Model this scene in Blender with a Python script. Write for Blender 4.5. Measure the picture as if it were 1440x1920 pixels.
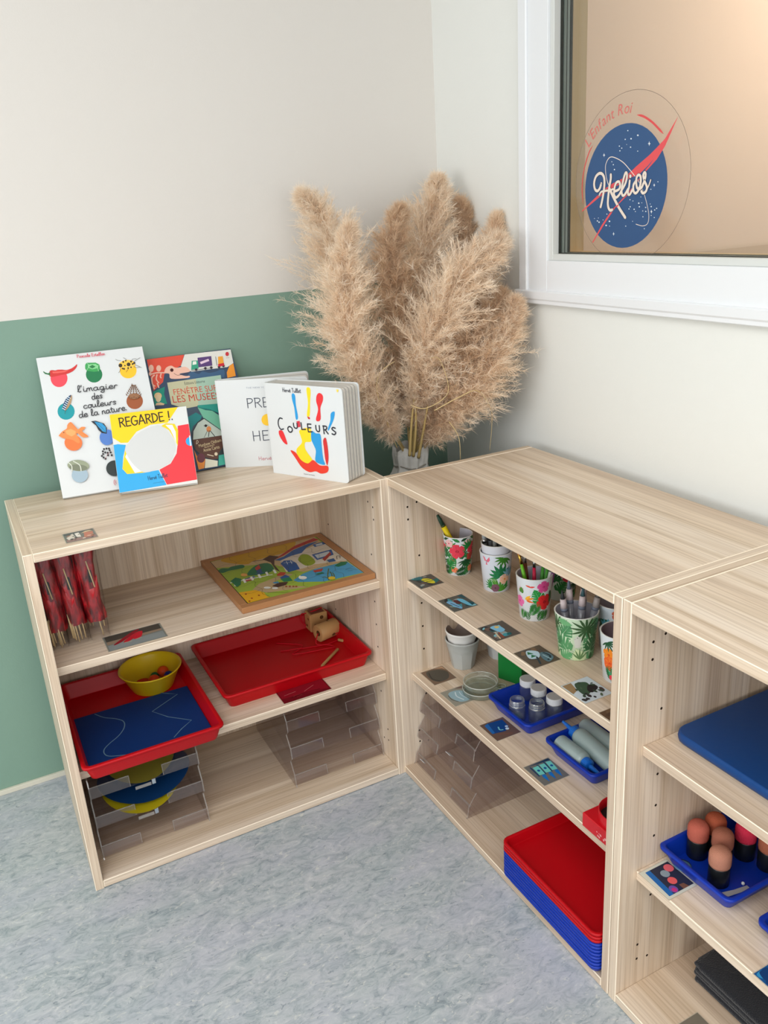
import bpy, bmesh, math, random, json
from mathutils import Vector, Matrix
random.seed(7)
PI = math.pi
scene = bpy.context.scene
COL = scene.collection
for o in list(bpy.data.objects):
    bpy.data.objects.remove(o)

# ---------------------------------------------------------------- camera
cam = bpy.data.cameras.new('camera')
cam.sensor_fit = 'HORIZONTAL'
cam.sensor_width = 36.0
cam.lens = 36.0 * 1577.58 / 1440.0
cam.clip_start = 0.05
cam_ob = bpy.data.objects.new('camera', cam)
cam_ob.location = (-1.2783, -2.1158, 1.3698)
cam_ob.rotation_euler = (math.radians(70.337), math.radians(3.4573), math.radians(-27.6462))
COL.objects.link(cam_ob)
scene.camera = cam_ob

# ---------------------------------------------------------------- light
scene.view_settings.view_transform = 'Standard'
scene.view_settings.look = 'None'
scene.view_settings.gamma = 1.0
scene.view_settings.exposure = 0.17
scene.cycles.use_denoising = True
scene.cycles.max_bounces = 10
scene.cycles.transparent_max_bounces = 40
scene.cycles.caustics_reflective = False
scene.cycles.caustics_refractive = False

world = bpy.data.worlds.new('sky')
world.use_nodes = True
bg = world.node_tree.nodes['Background']
bg.inputs[0].default_value = (0.90, 0.95, 1.0, 1)
bg.inputs[1].default_value = 0.8
scene.world = world

def area(name, loc, rot, sx, sy, watts, col):
    l = bpy.data.lights.new(name, 'AREA')
    l.shape = 'RECTANGLE'; l.size = sx; l.size_y = sy
    l.energy = watts; l.color = col
    o = bpy.data.objects.new(name, l)
    o.location = loc; o.rotation_euler = rot
    COL.objects.link(o)
    return o
# daylight entering by the two windows of the room (behind and left of the camera) and an added overhead fill light
area('daylight_side_window', (-5.26, -2.30, 1.55), (0, -PI/2, 0), 1.5, 3.0, 70, (0.985, 0.985, 1.0))
area('daylight_front_window', (-1.9, -4.46, 1.60), (PI/2, 0, 0), 3.0, 1.5, 32, (0.985, 0.985, 1.0))
area('overhead_fill_light', (-2.1, -2.5, 2.56), (0, 0, 0), 2.2, 2.2, 46, (0.99, 0.98, 0.97))
# the warm lamp of the neighbouring room
area('next_room_lamp_light', (1.55, -0.75, 2.52), (0, 0, 0), 0.5, 0.5, 32, (1.0, 0.86, 0.74))

# ---------------------------------------------------------------- materials
def lin(c):
    c = c / 255.0
    return c / 12.92 if c <= 0.04045 else ((c + 0.055) / 1.055) ** 2.4
def rgb(c):
    return (lin(c[0]), lin(c[1]), lin(c[2]), 1.0)
MATS = {}
def pmat(name, col, rough=0.5, spec=0.4, bump=0.0, bscale=200.0, trans=0.0, sheen=0.0, metal=0.0, sss=0.0):
    if name in MATS:
        return MATS[name]
    m = bpy.data.materials.new(name)
    m.use_nodes = True
    nt = m.node_tree
    b = nt.nodes['Principled BSDF']
    b.inputs['Base Color'].default_value = rgb(col)
    b.inputs['Roughness'].default_value = rough
    b.inputs['Specular IOR Level'].default_value = spec
    b.inputs['Metallic'].default_value = metal
    if trans: b.inputs['Transmission Weight'].default_value = trans
    if sheen: b.inputs['Sheen Weight'].default_value = sheen
    if bump:
        tc = nt.nodes.new('ShaderNodeTexCoord')
        n = nt.nodes.new('ShaderNodeTexNoise'); n.inputs['Scale'].default_value = bscale; n.inputs['Detail'].default_value = 3
        bp = nt.nodes.new('ShaderNodeBump'); bp.inputs['Strength'].default_value = bump; bp.inputs['Distance'].default_value = 0.002
        nt.links.new(tc.outputs['Object'], n.inputs['Vector'])
        nt.links.new(n.outputs['Fac'], bp.inputs['Height'])
        nt.links.new(bp.outputs['Normal'], b.inputs['Normal'])
    m.diffuse_color = rgb(col)
    MATS[name] = m
    return m
def ink(col):
    return pmat('ink_%d_%d_%d' % tuple(col), col, 0.42, 0.35)
def N(nt, t, **kw):
    n = nt.nodes.new(t)
    for k, v in kw.items():
        setattr(n, k, v)
    return n
def ramp(nt, stops):
    r = nt.nodes.new('ShaderNodeValToRGB')
    e = r.color_ramp.elements
    e[0].position = stops[0][0]; e[0].color = rgb(stops[0][1])
    e[1].position = stops[-1][0]; e[1].color = rgb(stops[-1][1])
    for p, c in stops[1:-1]:
        k = e.new(p); k.color = rgb(c)
    return r

def wood(name, axis, tint=1.0):
    """pale ash laminate, grain along the object's own axis 0, 1 or 2"""
    m = bpy.data.materials.new(name); m.use_nodes = True
    nt = m.node_tree; L = nt.links.new; b = nt.nodes['Principled BSDF']
    tc = N(nt, 'ShaderNodeTexCoord'); oi = N(nt, 'ShaderNodeObjectInfo')
    sc = N(nt, 'ShaderNodeVectorMath', operation='SCALE'); sc.inputs['Scale'].default_value = 7.3
    cmb = N(nt, 'ShaderNodeCombineXYZ')
    for i in range(3): L(oi.outputs['Random'], cmb.inputs[i])
    L(cmb.outputs[0], sc.inputs[0])
    add = N(nt, 'ShaderNodeVectorMath', operation='ADD')
    L(tc.outputs['Object'], add.inputs[0]); L(sc.outputs[0], add.inputs[1])
    def mapped(s_along, s_across):
        mp = N(nt, 'ShaderNodeMapping')
        v = [s_across] * 3; v[axis] = s_along
        mp.inputs['Scale'].default_value = v
        L(add.outputs[0], mp.inputs['Vector'])
        return mp.outputs[0]
    # slow wander of the grain
    nw = N(nt, 'ShaderNodeTexNoise'); nw.inputs['Scale'].default_value = 1.0; nw.inputs['Detail'].default_value = 2
    L(mapped(2.2, 7.0), nw.inputs['Vector'])
    wob = N(nt, 'ShaderNodeVectorMath', operation='SCALE'); wob.inputs['Scale'].default_value = 1.6
    L(nw.outputs['Color'], wob.inputs[0])
    a2 = N(nt, 'ShaderNodeVectorMath', operation='ADD')
    L(mapped(0.7, 34.0), a2.inputs[0]); L(wob.outputs[0], a2.inputs[1])
    n1 = N(nt, 'ShaderNodeTexNoise'); n1.inputs['Scale'].default_value = 1.0; n1.inputs['Detail'].default_value = 5; n1.inputs['Roughness'].default_value = 0.62
    L(a2.outputs[0], n1.inputs['Vector'])
    a3 = N(nt, 'ShaderNodeVectorMath', operation='ADD')
    L(mapped(3.0, 260.0), a3.inputs[0]); L(wob.outputs[0], a3.inputs[1])
    n2 = N(nt, 'ShaderNodeTexNoise'); n2.inputs['Scale'].default_value = 1.0; n2.inputs['Detail'].default_value = 3
    L(a3.outputs[0], n2.inputs['Vector'])
    # broad plank bands
    n3 = N(nt, 'ShaderNodeTexNoise'); n3.inputs['Scale'].default_value = 1.0; n3.inputs['Detail'].default_value = 0.5
    L(mapped(0.25, 9.0), n3.inputs['Vector'])
    r1 = ramp(nt, [(0.27, (203, 181, 158)), (0.39, (219, 199, 176)), (0.52, (226, 208, 187)), (0.68, (231, 215, 196))])
    L(n1.outputs['Fac'], r1.inputs[0])
    r2 = ramp(nt, [(0.28, (218, 210, 202)), (0.55, (255, 255, 255))])
    L(n2.outputs['Fac'], r2.inputs[0])
    r3 = ramp(nt, [(0.38, (232, 225, 219)), (0.42, (255, 253, 250)), (0.49, (255, 253, 250)), (0.505, (238, 232, 224)), (0.55, (242, 237, 229)), (0.57, (255, 255, 255))])
    L(n3.outputs['Fac'], r3.inputs[0])
    m1 = N(nt, 'ShaderNodeMix', data_type='RGBA', blend_type='MULTIPLY'); m1.inputs[0].default_value = 0.75
    L(r1.outputs[0], m1.inputs[6]); L(r2.outputs[0], m1.inputs[7])
    m2 = N(nt, 'ShaderNodeMix', data_type='RGBA', blend_type='MULTIPLY'); m2.inputs[0].default_value = 0.9
    L(m1.outputs[2], m2.inputs[6]); L(r3.outputs[0], m2.inputs[7])
    L(m2.outputs[2], b.inputs['Base Color'])
    b.inputs['Roughness'].default_value = 0.42; b.inputs['Specular IOR Level'].default_value = 0.35
    bp = N(nt, 'ShaderNodeBump'); bp.inputs['Strength'].default_value = 0.12; bp.inputs['Distance'].default_value = 0.001
    L(n2.outputs['Fac'], bp.inputs['Height']); L(bp.outputs[0], b.inputs['Normal'])
    return m
WOODX = wood('ash_laminate_grain_along_width', 0)
WOODZ = wood('ash_laminate_grain_upright', 2)
WOODY = wood('ash_laminate_grain_along_depth', 1)
EDGE = pmat('edge_band_arris', (246, 231, 209), 0.4)
HOLE = pmat('drilled_hole_dark', (46, 34, 26), 0.9, 0.1)

def clear(name, tint, gloss=0.10, alpha=0.0, body=(235, 238, 238), rough=0.04):
    """thin clear plastic: see-through with a Fresnel gloss and a little milky body"""
    m = bpy.data.materials.new(name); m.use_nodes = True
    nt = m.node_tree; L = nt.links.new
    for n in list(nt.nodes):
        if n.type != 'OUTPUT_MATERIAL': nt.nodes.remove(n)
    out = [n for n in nt.nodes if n.type == 'OUTPUT_MATERIAL'][0]
    t = N(nt, 'ShaderNodeBsdfTransparent'); t.inputs[0].default_value = rgb(tint)
    g = N(nt, 'ShaderNodeBsdfGlossy'); g.inputs['Roughness'].default_value = rough
    d = N(nt, 'ShaderNodeBsdfDiffuse'); d.inputs[0].default_value = rgb(body)
    lw = N(nt, 'ShaderNodeLayerWeight')                             # Schlick: the same from both sides of a thin wall
    pw = N(nt, 'ShaderNodeMath', operation='POWER'); pw.inputs[1].default_value = 4.0; L(lw.outputs['Facing'], pw.inputs[0])
    mu = N(nt, 'ShaderNodeMath', operation='MULTIPLY_ADD'); mu.inputs[1].default_value = 0.6; mu.inputs[2].default_value = 0.03 + gloss * 0.1
    L(pw.outputs[0], mu.inputs[0])
    m0 = N(nt, 'ShaderNodeMixShader'); m0.inputs[0].default_value = alpha
    L(t.outputs[0], m0.inputs[1]); L(d.outputs[0], m0.inputs[2])
    m1 = N(nt, 'ShaderNodeMixShader')
    L(mu.outputs[0], m1.inputs[0]); L(m0.outputs[0], m1.inputs[1]); L(g.outputs[0], m1.inputs[2])
    L(m1.outputs[0], out.inputs[0])
    return m
ACRYL = clear('clear_acrylic', (249, 247, 247), 0.10, 0.025, (200, 190, 190))
ACRYL_EDGE = clear('clear_acrylic_polished_edge', (242, 240, 238), 0.4, 0.20, (232, 228, 222))
PLASTIC_CLEAR = clear('clear_jar_plastic', (247, 249, 249), 0.3, 0.03)
PLASTIC_MILK = clear('milky_plastic', (232, 242, 240), 0.3, 0.55, (200, 220, 218), 0.22)
FILM = clear('crinkled_clear_film', (250, 248, 248), 0.25, 0.01, (220, 215, 215), 0.15)
GLASS = clear('window_glass', (251, 253, 252), 0.1, 0.0)
DISC_CLEAR = clear('clear_vinyl', (250, 248, 246), 0.05, 0.06, (225, 214, 204))

# ---------------------------------------------------------------- mesh helpers
class MB:
    """collects faces with a material index each"""
    def __init__(self):
        self.v = []; self.f = []; self.mi = []; self.mats = []; self.sm = []
    def mat(self, m):
        if m not in self.mats: self.mats.append(m)
        return self.mats.index(m)
    def face(self, pts, m, smooth=False):
        i = len(self.v); self.v += [tuple(p) for p in pts]
        self.f.append(list(range(i, i + len(pts)))); self.mi.append(self.mat(m)); self.sm.append(smooth)
    def grid(self, rows, m, smooth=True, closed=True, M=None):
        """rows of equal length joined by quads"""
        i = len(self.v); n = len(rows[0]); k = self.mat(m)
        for r in rows: self.v += [tuple(p) for p in r]
        for a in range(len(rows) - 1):
            for b in range(n if closed else n - 1):
                c = (b + 1) % n
                self.f.append([i + a*n + b, i + a*n + c, i + (a+1)*n + c, i + (a+1)*n + b]); self.mi.append(k); self.sm.append(smooth)
        return i
    def loft(self, loops, m, smooth=True, cap0=False, cap1=False):
        i = self.grid(loops, m, smooth); n = len(loops[0]); k = self.mat(m)
        if cap0: self.f.append([i + b for b in range(n)][::-1]); self.mi.append(k); self.sm.append(False)
        if cap1:
            j = i + (len(loops) - 1) * n
            self.f.append([j + b for b in range(n)]); self.mi.append(k); self.sm.append(False)
    def box(self, x0, x1, y0, y1, z0, z1, m, M=None, edge=None, bev=0.0, endm=None):
        bm = bmesh.new()
        bmesh.ops.create_cube(bm, size=1)
        for v in bm.verts:
            v.co = Vector((x0 + (v.co.x + .5)*(x1-x0), y0 + (v.co.y + .5)*(y1-y0), z0 + (v.co.z + .5)*(z1-z0)))
        newf = set()
        if bev:
            r = bmesh.ops.bevel(bm, geom=bm.edges[:], offset=bev, segments=1, affect='EDGES')
            newf = set(r['faces'])
        bm.normal_update()
        fm = {f: (edge if edge and f in newf else endm if endm and abs(f.normal.z) > .9 else m) for f in bm.faces}
        if M: bmesh.ops.transform(bm, matrix=M, verts=bm.verts)
        self.add_bm(bm, m, False, fm)
        bm.free()
    def add_bm(self, bm, m, smooth=True, fm=None):
        i = len(self.v); bm.verts.index_update()
        self.v += [tuple(v.co) for v in bm.verts]
        for f in bm.faces:
            self.f.append([i + v.index for v in f.verts]); self.mi.append(self.mat(fm[f] if fm else m)); self.sm.append(smooth)
    def tube(self, pts, r, m, n=8, caps=True):
        pts = [Vector(p) for p in pts]; loops = []
        rr = r if isinstance(r, (list, tuple)) else [r] * len(pts)
        prev = None
        for k, p in enumerate(pts):
            t = (pts[min(k+1, len(pts)-1)] - pts[max(k-1, 0)]).normalized()
            if prev is None:
                a = Vector((0, 0, 1)) if abs(t.z) < .9 else Vector((1, 0, 0))
                u = t.cross(a).normalized()
            else:
                u = (prev - t * prev.dot(t)).normalized()
            prev = u; w = t.cross(u)
            loops.append([p + (u*math.cos(2*PI*q/n) + w*math.sin(2*PI*q/n)) * rr[k] for q in range(n)])
        self.loft(loops, m, True, caps, caps)
    def sphere(self, c, r, m, n=16, sz=1.0):
        bm = bmesh.new(); bmesh.ops.create_uvsphere(bm, u_segments=n, v_segments=n//2+2, radius=r)
        for v in bm.verts: v.co = Vector((v.co.x + c[0], v.co.y + c[1], v.co.z*sz + c[2]))
        self.add_bm(bm, m, True); bm.free()
    def build(self, name, parent=None, M=None, loc=None):
        me = bpy.data.meshes.new(name)
        vs = self.v
        if M: vs = [tuple(M @ Vector(p)) for p in vs]
        me.from_pydata(vs, [], self.f)
        for m in self.mats: me.materials.append(m)
        me.polygons.foreach_set('material_index', self.mi)
        me.polygons.foreach_set('use_smooth', self.sm)
        me.update()
        o = bpy.data.objects.new(name, me); COL.objects.link(o)
        if parent: o.parent = parent
        if loc: o.location = loc
        return o
def ring(r, z, n=32, c=(0, 0), ph=0.0):
    return [(c[0] + r*math.cos(2*PI*i/n + ph), c[1] + r*math.sin(2*PI*i/n + ph), z) for i in range(n)]
def rrect(w, d, r, z, n=4, c=(0, 0)):
    out = []
    for k, (sx, sy) in enumerate(((1, 1), (-1, 1), (-1, -1), (1, -1))):
        for i in range(n + 1):
            a = PI/2*k + PI/2*i/n
            out.append((c[0] + sx*(w/2 - r) + r*math.cos(a), c[1] + sy*(d/2 - r) + r*math.sin(a), z))
    return out

def thing(name, label, cat, loc=(0, 0, 0), rz=0.0, group=None):
    o = bpy.data.objects.new(name, None); COL.objects.link(o)
    o.empty_display_size = 0.05
    o.location = loc; o.rotation_euler = (0, 0, rz)
    tag(o, label, cat, group)
    return o
def tag(o, label, cat, group=None):
    o['label'] = label; o['category'] = cat
    if group: o['group'] = group
    return o
def struct(o):
    o['kind'] = 'structure'; return o
def copy_tree(o, parent=None):
    c = o.copy(); COL.objects.link(c)
    if parent: c.parent = parent
    for ch in list(o.children): copy_tree(ch, c)
    return c

# ---------------------------------------------------------------- flat printed art on a face
def smooth_line(pts, k=6, closed=False):
    P = [Vector(p) for p in pts]; n = len(P)
    if n < 3 and not closed: return P
    out = []
    rngN = n if closed else n - 1
    for i in range(rngN):
        p0 = P[(i-1) % n] if closed or i > 0 else P[i]; p1 = P[i]; p2 = P[(i+1) % n]
        p3 = P[(i+2) % n] if closed or i + 2 < n else p2
        for j in range(k):
            t = j / k
            out.append(.5*((2*p1) + (p2-p0)*t + (2*p0-5*p1+4*p2-p3)*t*t + (3*p1-p0-3*p2+p3)*t**3))
    if not closed: out.append(P[-1])
    return out
HAND = {
 'a': (.55, [[(.42,.45),(.25,.5),(.08,.35),(.06,.12),(.2,0),(.36,.12),(.42,.45),(.42,.1),(.55,.05)]]),
 'b': (.46, [[(.12,1),(.08,.1),(.22,0),(.38,.15),(.34,.42),(.2,.5),(.1,.36)]]),
 'c': (.45, [[(.4,.42),(.25,.5),(.08,.33),(.08,.1),(.22,0),(.42,.08)]]),
 'd': (.55, [[(.4,.45),(.22,.5),(.06,.3),(.1,.05),(.24,0),(.4,.2),(.5,1),(.44,.2),(.55,.03)]]),
 'e': (.46, [[(.08,.22),(.38,.3),(.36,.47),(.22,.5),(.07,.3),(.1,.06),(.24,0),(.44,.1)]]),
 'g': (.55, [[(.42,.42),(.25,.5),(.08,.33),(.1,.1),(.25,.05),(.4,.2),(.43,.48),(.42,-.25),(.28,-.42),(.1,-.3),(.3,-.08),(.55,.08)]]),
 'h': (.46, [[(.1,1),(.1,0),(.12,.3),(.26,.5),(.38,.38),(.38,0)]]),
 'i': (.30, [[(.1,.48),(.1,.1),(.2,0),(.3,.1)], [(.13,.68),(.135,.72)]]),
 'l': (.34, [[(.05,.1),(.25,.6),(.28,.95),(.18,1),(.12,.7),(.12,.15),(.22,0),(.34,.1)]]),
 'm': (.64, [[(.06,0),(.1,.48),(.1,.3),(.22,.5),(.3,.4),(.3,.02),(.32,.3),(.44,.5),(.52,.4),(.52,.1),(.62,.03)]]),
 'n': (.46, [[(.06,0),(.1,.48),(.1,.3),(.24,.5),(.34,.4),(.34,.1),(.45,.03)]]),
 'o': (.45, [[(.25,.5),(.08,.35),(.1,.08),(.25,0),(.4,.15),(.38,.42),(.25,.5),(.45,.45)]]),
 'r': (.36, [[(.06,0),(.1,.48),(.1,.3),(.22,.5),(.36,.44)]]),
 's': (.38, [[(.36,.42),(.22,.5),(.1,.38),(.3,.2),(.25,.02),(.06,.06)]]),
 't': (.34, [[(.16,.8),(.14,.15),(.24,0),(.34,.08)], [(.02,.55),(.32,.58)]]),
 'u': (.52, [[(.08,.48),(.08,.15),(.2,0),(.36,.15),(.4,.48),(.4,.1),(.5,.03)]]),
 'v': (.42, [[(.05,.48),(.2,0),(.38,.5)]]),
 '\u00e9': (.46, [[(.08,.22),(.38,.3),(.36,.47),(.22,.5),(.07,.3),(.1,.06),(.24,0),(.44,.1)], [(.2,.62),(.32,.75)]]),
 "'": (.16, [[(.1,1),(.06,.78)]]), '.': (.2, [[(.08,.02),(.085,.06)]]), ',': (.2, [[(.1,.06),(.04,-.12)]]), ' ': (.32, []),
 '!': (.3, [[(.14,1),(.12,.3)], [(.12,.04),(.125,.08)]]),
 'A': (.66, [[(.04,0),(.3,1),(.36,1)], [(.34,1),(.6,0)], [(.14,.34),(.5,.36)]]),
 'C': (.6, [[(.52,.95),(.3,1),(.1,.75),(.06,.35),(.22,.02),(.5,.06)]]),
 'D': (.62, [[(.1,1),(.1,0)], [(.06,.98),(.35,.92),(.54,.6),(.45,.2),(.1,0)]]),
 'E': (.54, [[(.1,1),(.1,0)], [(.1,1),(.46,.98)], [(.1,.52),(.42,.53)], [(.1,0),(.48,.03)]]),
 'G': (.66, [[(.54,.9),(.32,1),(.1,.75),(.06,.3),(.28,0),(.54,.15),(.55,.45)], [(.36,.45),(.62,.46)]]),
 'H': (.64, [[(.1,1),(.1,0)], [(.52,1),(.52,0)], [(.1,.5),(.52,.52)]]),
 'L': (.5, [[(.1,1),(.1,0)], [(.1,0),(.46,.03)]]),
 'O': (.66, [[(.32,1),(.1,.8),(.06,.4),(.2,.04),(.4,.02),(.58,.3),(.56,.75),(.32,1)]]),
 'P': (.54, [[(.1,1),(.1,0)], [(.08,.98),(.4,.95),(.46,.7),(.3,.5),(.1,.48)]]),
 'R': (.58, [[(.1,1),(.1,0)], [(.06,.98),(.4,.95),(.46,.72),(.3,.52),(.1,.5)], [(.26,.5),(.54,0)]]),
 'S': (.52, [[(.44,.92),(.22,1),(.1,.78),(.28,.52),(.44,.28),(.28,0),(.06,.1)]]),
 'T': (.56, [[(.04,.98),(.52,1)], [(.28,.98),(.26,0)]]),
 'U': (.6, [[(.1,1),(.1,.3),(.26,0),(.46,.12),(.5,1)]]),
}
_fontcache = {}
def font_shape(txt):
    """outline faces of a word in Blender's own font, width and 2-D faces, cap height about 0.7"""
    if txt in _fontcache: return _fontcache[txt]
    c = bpy.data.curves.new('lettering', 'FONT'); c.body = txt; c.resolution_u = 3
    o = bpy.data.objects.new('lettering', c); COL.objects.link(o)
    dg = bpy.context.evaluated_depsgraph_get(); dg.update()
    me = bpy.data.meshes.new_from_object(o.evaluated_get(dg))
    vs = [(v.co.x, v.co.y) for v in me.vertices]; fs = [list(p.vertices) for p in me.polygons]
    bpy.data.objects.remove(o); bpy.data.curves.remove(c); bpy.data.meshes.remove(me)
    x0 = min(v[0] for v in vs); x1 = max(v[0] for v in vs)
    r = (x0, x1, [[vs[i] for i in f] for f in fs]); _fontcache[txt] = r
    return r
def ribbon_faces(pts, w, taper=0):
    P = [Vector((p[0], p[1])) for p in pts]; L = []; n = len(P)
    for k in range(n):
        t = P[min(k+1, n-1)] - P[max(k-1, 0)]
        if t.length < 1e-9: t = Vector((1, 0))
        t.normalize(); nn = Vector((-t.y, t.x))
        ww = w/2
        if taper: ww *= max(.12, min(1.0, min(k, n-1-k) / (n*taper*.5)))
        L.append((P[k] + nn*ww, P[k] - nn*ww))
    out = [[L[k][0], L[k][1], L[k+1][1], L[k+1][0]] for k in range(n-1)]
    for e, s in ((0, 1), (n-1, -1)):                               # round ends
        if taper: continue
        out.append([P[e] + Vector((math.cos(2*PI*q/8), math.sin(2*PI*q/8)))*w/2 for q in range(8)])
    return out
def art_faces(shapes):
    """yields (layer, colour, [(u,v)...]) for a list of printed shapes"""
    for li, s in enumerate(shapes):
        if s[0] == 'p':
            pts = s[2]
            if len(s) > 3 and s[3]: pts = [tuple(q) for q in smooth_line(pts, 4, True)]
            yield li, s[1], pts
        elif s[0] == 'l':
            pts = smooth_line(s[2], 6) if s[4] else [Vector(q) for q in s[2]]
            for f in ribbon_faces(pts, s[3], s[5] if len(s) > 5 else 0): yield li, s[1], f
        elif s[0] == 't':
            col, txt, a, b, h, font, w = s[1:]
            a = Vector(a); b = Vector(b); ln = (b-a).length; ux = (b-a)/ln; uy = Vector((-ux.y, ux.x))
            if font == 'h':
                tot = sum(HAND[c][0] for c in txt); k = ln / tot; x = 0
                for c in txt:
                    adv, st = HAND[c]
                    for l in st:
                        pts = [a + ux*(x+q[0])*k + uy*q[1]*h for q in l]
                        if len(l) > 2: pts = smooth_line(pts, 4)
                        for f in ribbon_faces(pts, w): yield li, col, f
                    x += adv
            else:
                x0, x1, fs = font_shape(txt); k = ln/(x1-x0)
                for f in fs: yield li, col, [a + ux*(p[0]-x0)*k + uy*p[1]*h/.7 for p in f]
        elif s[0] == 'a':                                          # lettering along an arc
            col, txt, r, a0, a1, h = s[1:]
            x0, x1, _ = font_shape(txt); n = len(txt)
            ws = [(font_shape(c)[1]-font_shape(c)[0] + .09) if c != ' ' else .3 for c in txt]
            tot = sum(ws); x = 0
            for c, wd in zip(txt, ws):
                if c != ' ':
                    cx0, cx1, fs = font_shape(c); k = r*abs(a1-a0)/tot
                    an = a0 + (a1-a0)*(x + wd/2)/tot; C = Vector((math.cos(an), math.sin(an)))*r
                    ux = Vector((math.sin(an), -math.cos(an))); uy = Vector((math.cos(an), math.sin(an)))
                    for f in fs:
                        yield li, col, [C + ux*((p[0]-(cx0+cx1)/2)*k + p[1]*.25*h) + uy*p[1]*h/.72 for p in f]
                x += wd
def paint(mb, shapes, M, base=0.0003, step=0.00004, clip=None, matf=ink):
    """print shapes on the plane given by M (u, v, normal)"""
    for fi, (li, col, f) in enumerate(art_faces(shapes)):
        pts = [(p[0], p[1]) for p in f]
        if clip:
            x0, x1, y0, y1 = clip
            pts = [(min(max(p[0], x0), x1), min(max(p[1], y0), y1)) for p in pts]
        mb.face([M @ Vector((p[0], p[1], base + li*step + (fi % 24)*step*.03)) for p in pts], matf(col))

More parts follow.
